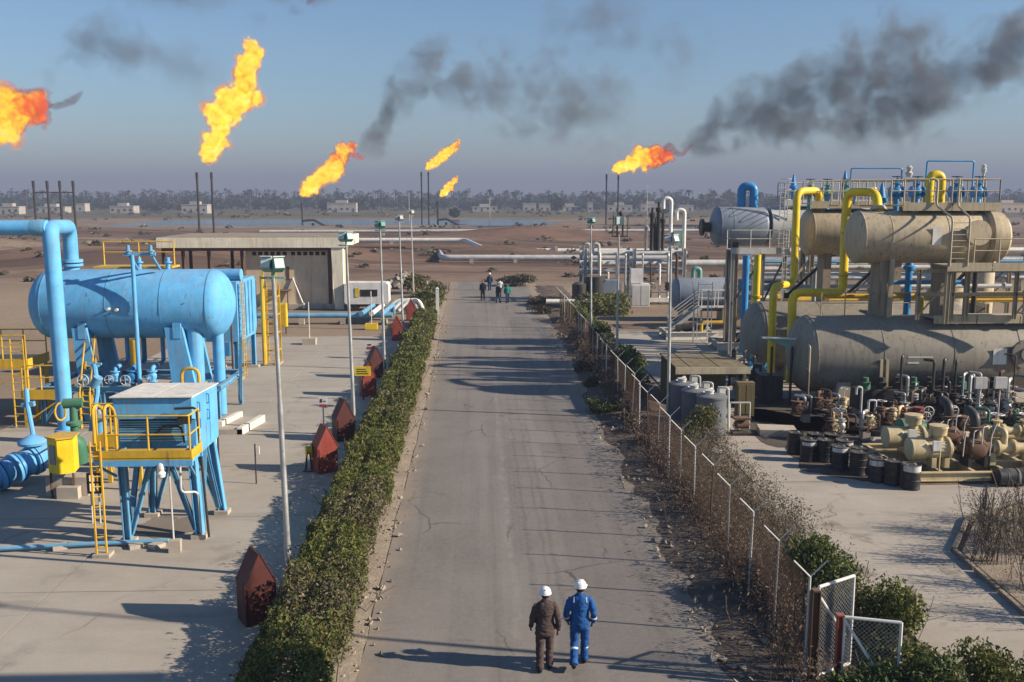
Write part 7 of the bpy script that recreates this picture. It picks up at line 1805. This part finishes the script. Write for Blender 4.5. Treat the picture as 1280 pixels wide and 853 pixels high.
# ---------------------------------------------------------------- smoke
def smoke(label, pts, y, seed, dens, nscale=.06, depth=1.0):
    """pts: (x, z, radius, strength). A soft plume round a curved axis; axis runs along x."""
    x0, x1 = pts[0][0], pts[-1][0]
    o0 = Vector((x0, y, 0)); L = x1 - x0
    zs = [p[1] for p in pts]; rs = [p[2] for p in pts]; zlo, zhi = min(zs) - 1, max(zs) + 1; rmx = max(rs)
    m = bpy.data.materials.new("smoke_" + str(seed)); m.use_nodes = True
    n, l = m.node_tree.nodes, m.node_tree.links; n.remove(n["Principled BSDF"])
    tc = n.new("ShaderNodeTexCoord")
    nz = n.new("ShaderNodeTexNoise"); nz.inputs["Scale"].default_value = nscale * 1.1; nz.inputs["Detail"].default_value = 3; l.new(tc.outputs["Object"], nz.inputs["Vector"])
    sub = n.new("ShaderNodeVectorMath"); sub.operation = 'SUBTRACT'; l.new(nz.outputs["Color"], sub.inputs[0]); sub.inputs[1].default_value = (.5, .5, .5)
    sc = n.new("ShaderNodeVectorMath"); sc.operation = 'SCALE'; l.new(sub.outputs[0], sc.inputs[0])
    s0 = n.new("ShaderNodeSeparateXYZ"); l.new(tc.outputs["Object"], s0.inputs[0])
    l.new(_range(n, l, s0.outputs[0], 0, L * .25, .5, rmx * .8), sc.inputs["Scale"])
    add = n.new("ShaderNodeVectorMath"); l.new(tc.outputs["Object"], add.inputs[0]); l.new(sc.outputs[0], add.inputs[1])
    sp = n.new("ShaderNodeSeparateXYZ"); l.new(add.outputs[0], sp.inputs[0])
    tx = _range(n, l, sp.outputs[0], 0, L)
    def curve(vals):
        c = n.new("ShaderNodeFloatCurve"); l.new(tx, c.inputs["Value"]); cm = c.mapping; cv = cm.curves[0]
        while len(cv.points) > 2: cv.points.remove(cv.points[1])
        for i, (p, vv) in enumerate(zip(pts, vals)):
            t_ = (p[0] - x0) / L
            if i == 0: cv.points[0].location = (0, vv)
            elif i == len(pts) - 1: cv.points[-1].location = (1, vv)
            else: cv.points.new(t_, vv)
        cm.update(); return c.outputs[0]
    cz = _range(n, l, curve([(z - zlo) / (zhi - zlo) for z in zs]), 0, 1, zlo, zhi)
    rr = _range(n, l, curve([r / rmx for r in rs]), 0, 1, 0, rmx)
    st = curve([p[3] for p in pts])
    dz = _math(n, l, 'SUBTRACT', sp.outputs[2], cz); d2 = _math(n, l, 'ADD', _math(n, l, 'MULTIPLY', dz, dz), _math(n, l, 'MULTIPLY', sp.outputs[1], sp.outputs[1]))
    q = _math(n, l, 'DIVIDE', _math(n, l, 'SQRT', d2), rr)
    n2 = _noise(n, l, tc.outputs["Object"], nscale * 2.0, 7, .6, .3)
    n3 = _noise(n, l, tc.outputs["Object"], nscale * .55, 2, .5)
    val = _math(n, l, 'ADD', _math(n, l, 'SUBTRACT', .62, _math(n, l, 'MULTIPLY', q, .75)), _math(n, l, 'MULTIPLY', _math(n, l, 'SUBTRACT', n2, .5), 3.4))
    val = _math(n, l, 'ADD', val, _math(n, l, 'MULTIPLY', _math(n, l, 'SUBTRACT', n3, .5), 1.2))
    rim = _range(n, l, q, 1.15, .8)
    den = _math(n, l, 'MULTIPLY', _math(n, l, 'MULTIPLY', _range(n, l, val, .05, .95), rim), st)
    ends = _math(n, l, 'MULTIPLY', _range(n, l, tx, 0, .01), _range(n, l, tx, 1, .94))
    den = _math(n, l, 'MULTIPLY', _math(n, l, 'MULTIPLY', den, ends), dens)
    pvn = n.new("ShaderNodeVolumePrincipled"); pvn.inputs["Color"].default_value = (.22, .22, .22, 1); l.new(den, pvn.inputs["Density"])
    l.new(pvn.outputs[0], n["Material Output"].inputs["Volume"])
    path = [((p[0], y, p[1]), p[2] * 1.28) for p in pts]
    path = [((x0 - rs[0], y, zs[0]), rs[0] * .5)] + path + [((x1 + rs[-1] * .6, y, zs[-1]), rs[-1] * .6)]
    o = lump_tube(path, 32, 64, .0, seed).build("smoke_plume", m, None, tuple(o0), smooth=180)
    prop(o, label, "smoke", kind="stuff")
smoke("large dark smoke plume drifting right from the flare over the thin stacks", [(59, 23, 2.0, .9), (66, 27, 7, .8), (73, 32, 11, .7), (82, 34, 12, .6), (94, 37, 17, .85), (106, 40, 18, .75), (118, 44, 20, .9), (130, 42, 20, .8), (142, 42, 17, .55), (152, 48, 14, .75), (164, 54, 13, .6), (180, 58, 12, .4)], 286, 3, .27)
smoke("dark smoke plume rising right from the flame left of the road", [(-40, 23, 3, .5), (-34, 30, 9, .8), (-29, 37, 12, .95), (-22, 44, 11, .5), (-15, 50, 12, .9), (-6, 48, 14, .6), (6, 44, 16, .45), (20, 43, 17, .4), (36, 40, 18, .4), (52, 38, 17, .25)], 322, 5, .22)
smoke("faint smoke smear high above the centre of the horizon", [(20, 63, 8, .2), (32, 66, 11, .6), (46, 65, 12, .5), (62, 58, 14, .4), (80, 52, 14, .2)], 330, 7, .10)
smoke("faint smoke smear above the flame at the left edge", [(-105, 37, 4, .3), (-97, 43, 7, .8), (-90, 46, 8, .9), (-82, 44, 8, .6), (-72, 40, 8, .5), (-60, 38, 8, .25)], 243, 9, .17)
smoke("faint dark smoke streak along the top edge at left", [(-88, 53, 4, .3), (-76, 57, 6, .6), (-62, 56, 7, .45), (-50, 55.5, 6, .6), (-40, 56.5, 5, .9), (-32, 56, 4, .5)], 240, 11, .17)

# ---------------------------------------------------------------- haze
hz = M().box((-3600, -200, -3), (3600, 3600, 82)).build("haze", bpy.data.materials.new("haze_air"), smooth=0)
hm_ = hz.data.materials[0]; hm_.use_nodes = True
n_, l_ = hm_.node_tree.nodes, hm_.node_tree.links
n_.remove(n_["Principled BSDF"])
pvn = n_.new("ShaderNodeVolumePrincipled"); pvn.inputs["Color"].default_value = (.325, .375, .52, 1); pvn.inputs["Density"].default_value = .00085; pvn.inputs["Anisotropy"].default_value = 0.0
l_.new(pvn.outputs[0], n_["Material Output"].inputs["Volume"])
prop(hz, "thin grey-blue haze over the whole plain", "haze", kind="stuff")
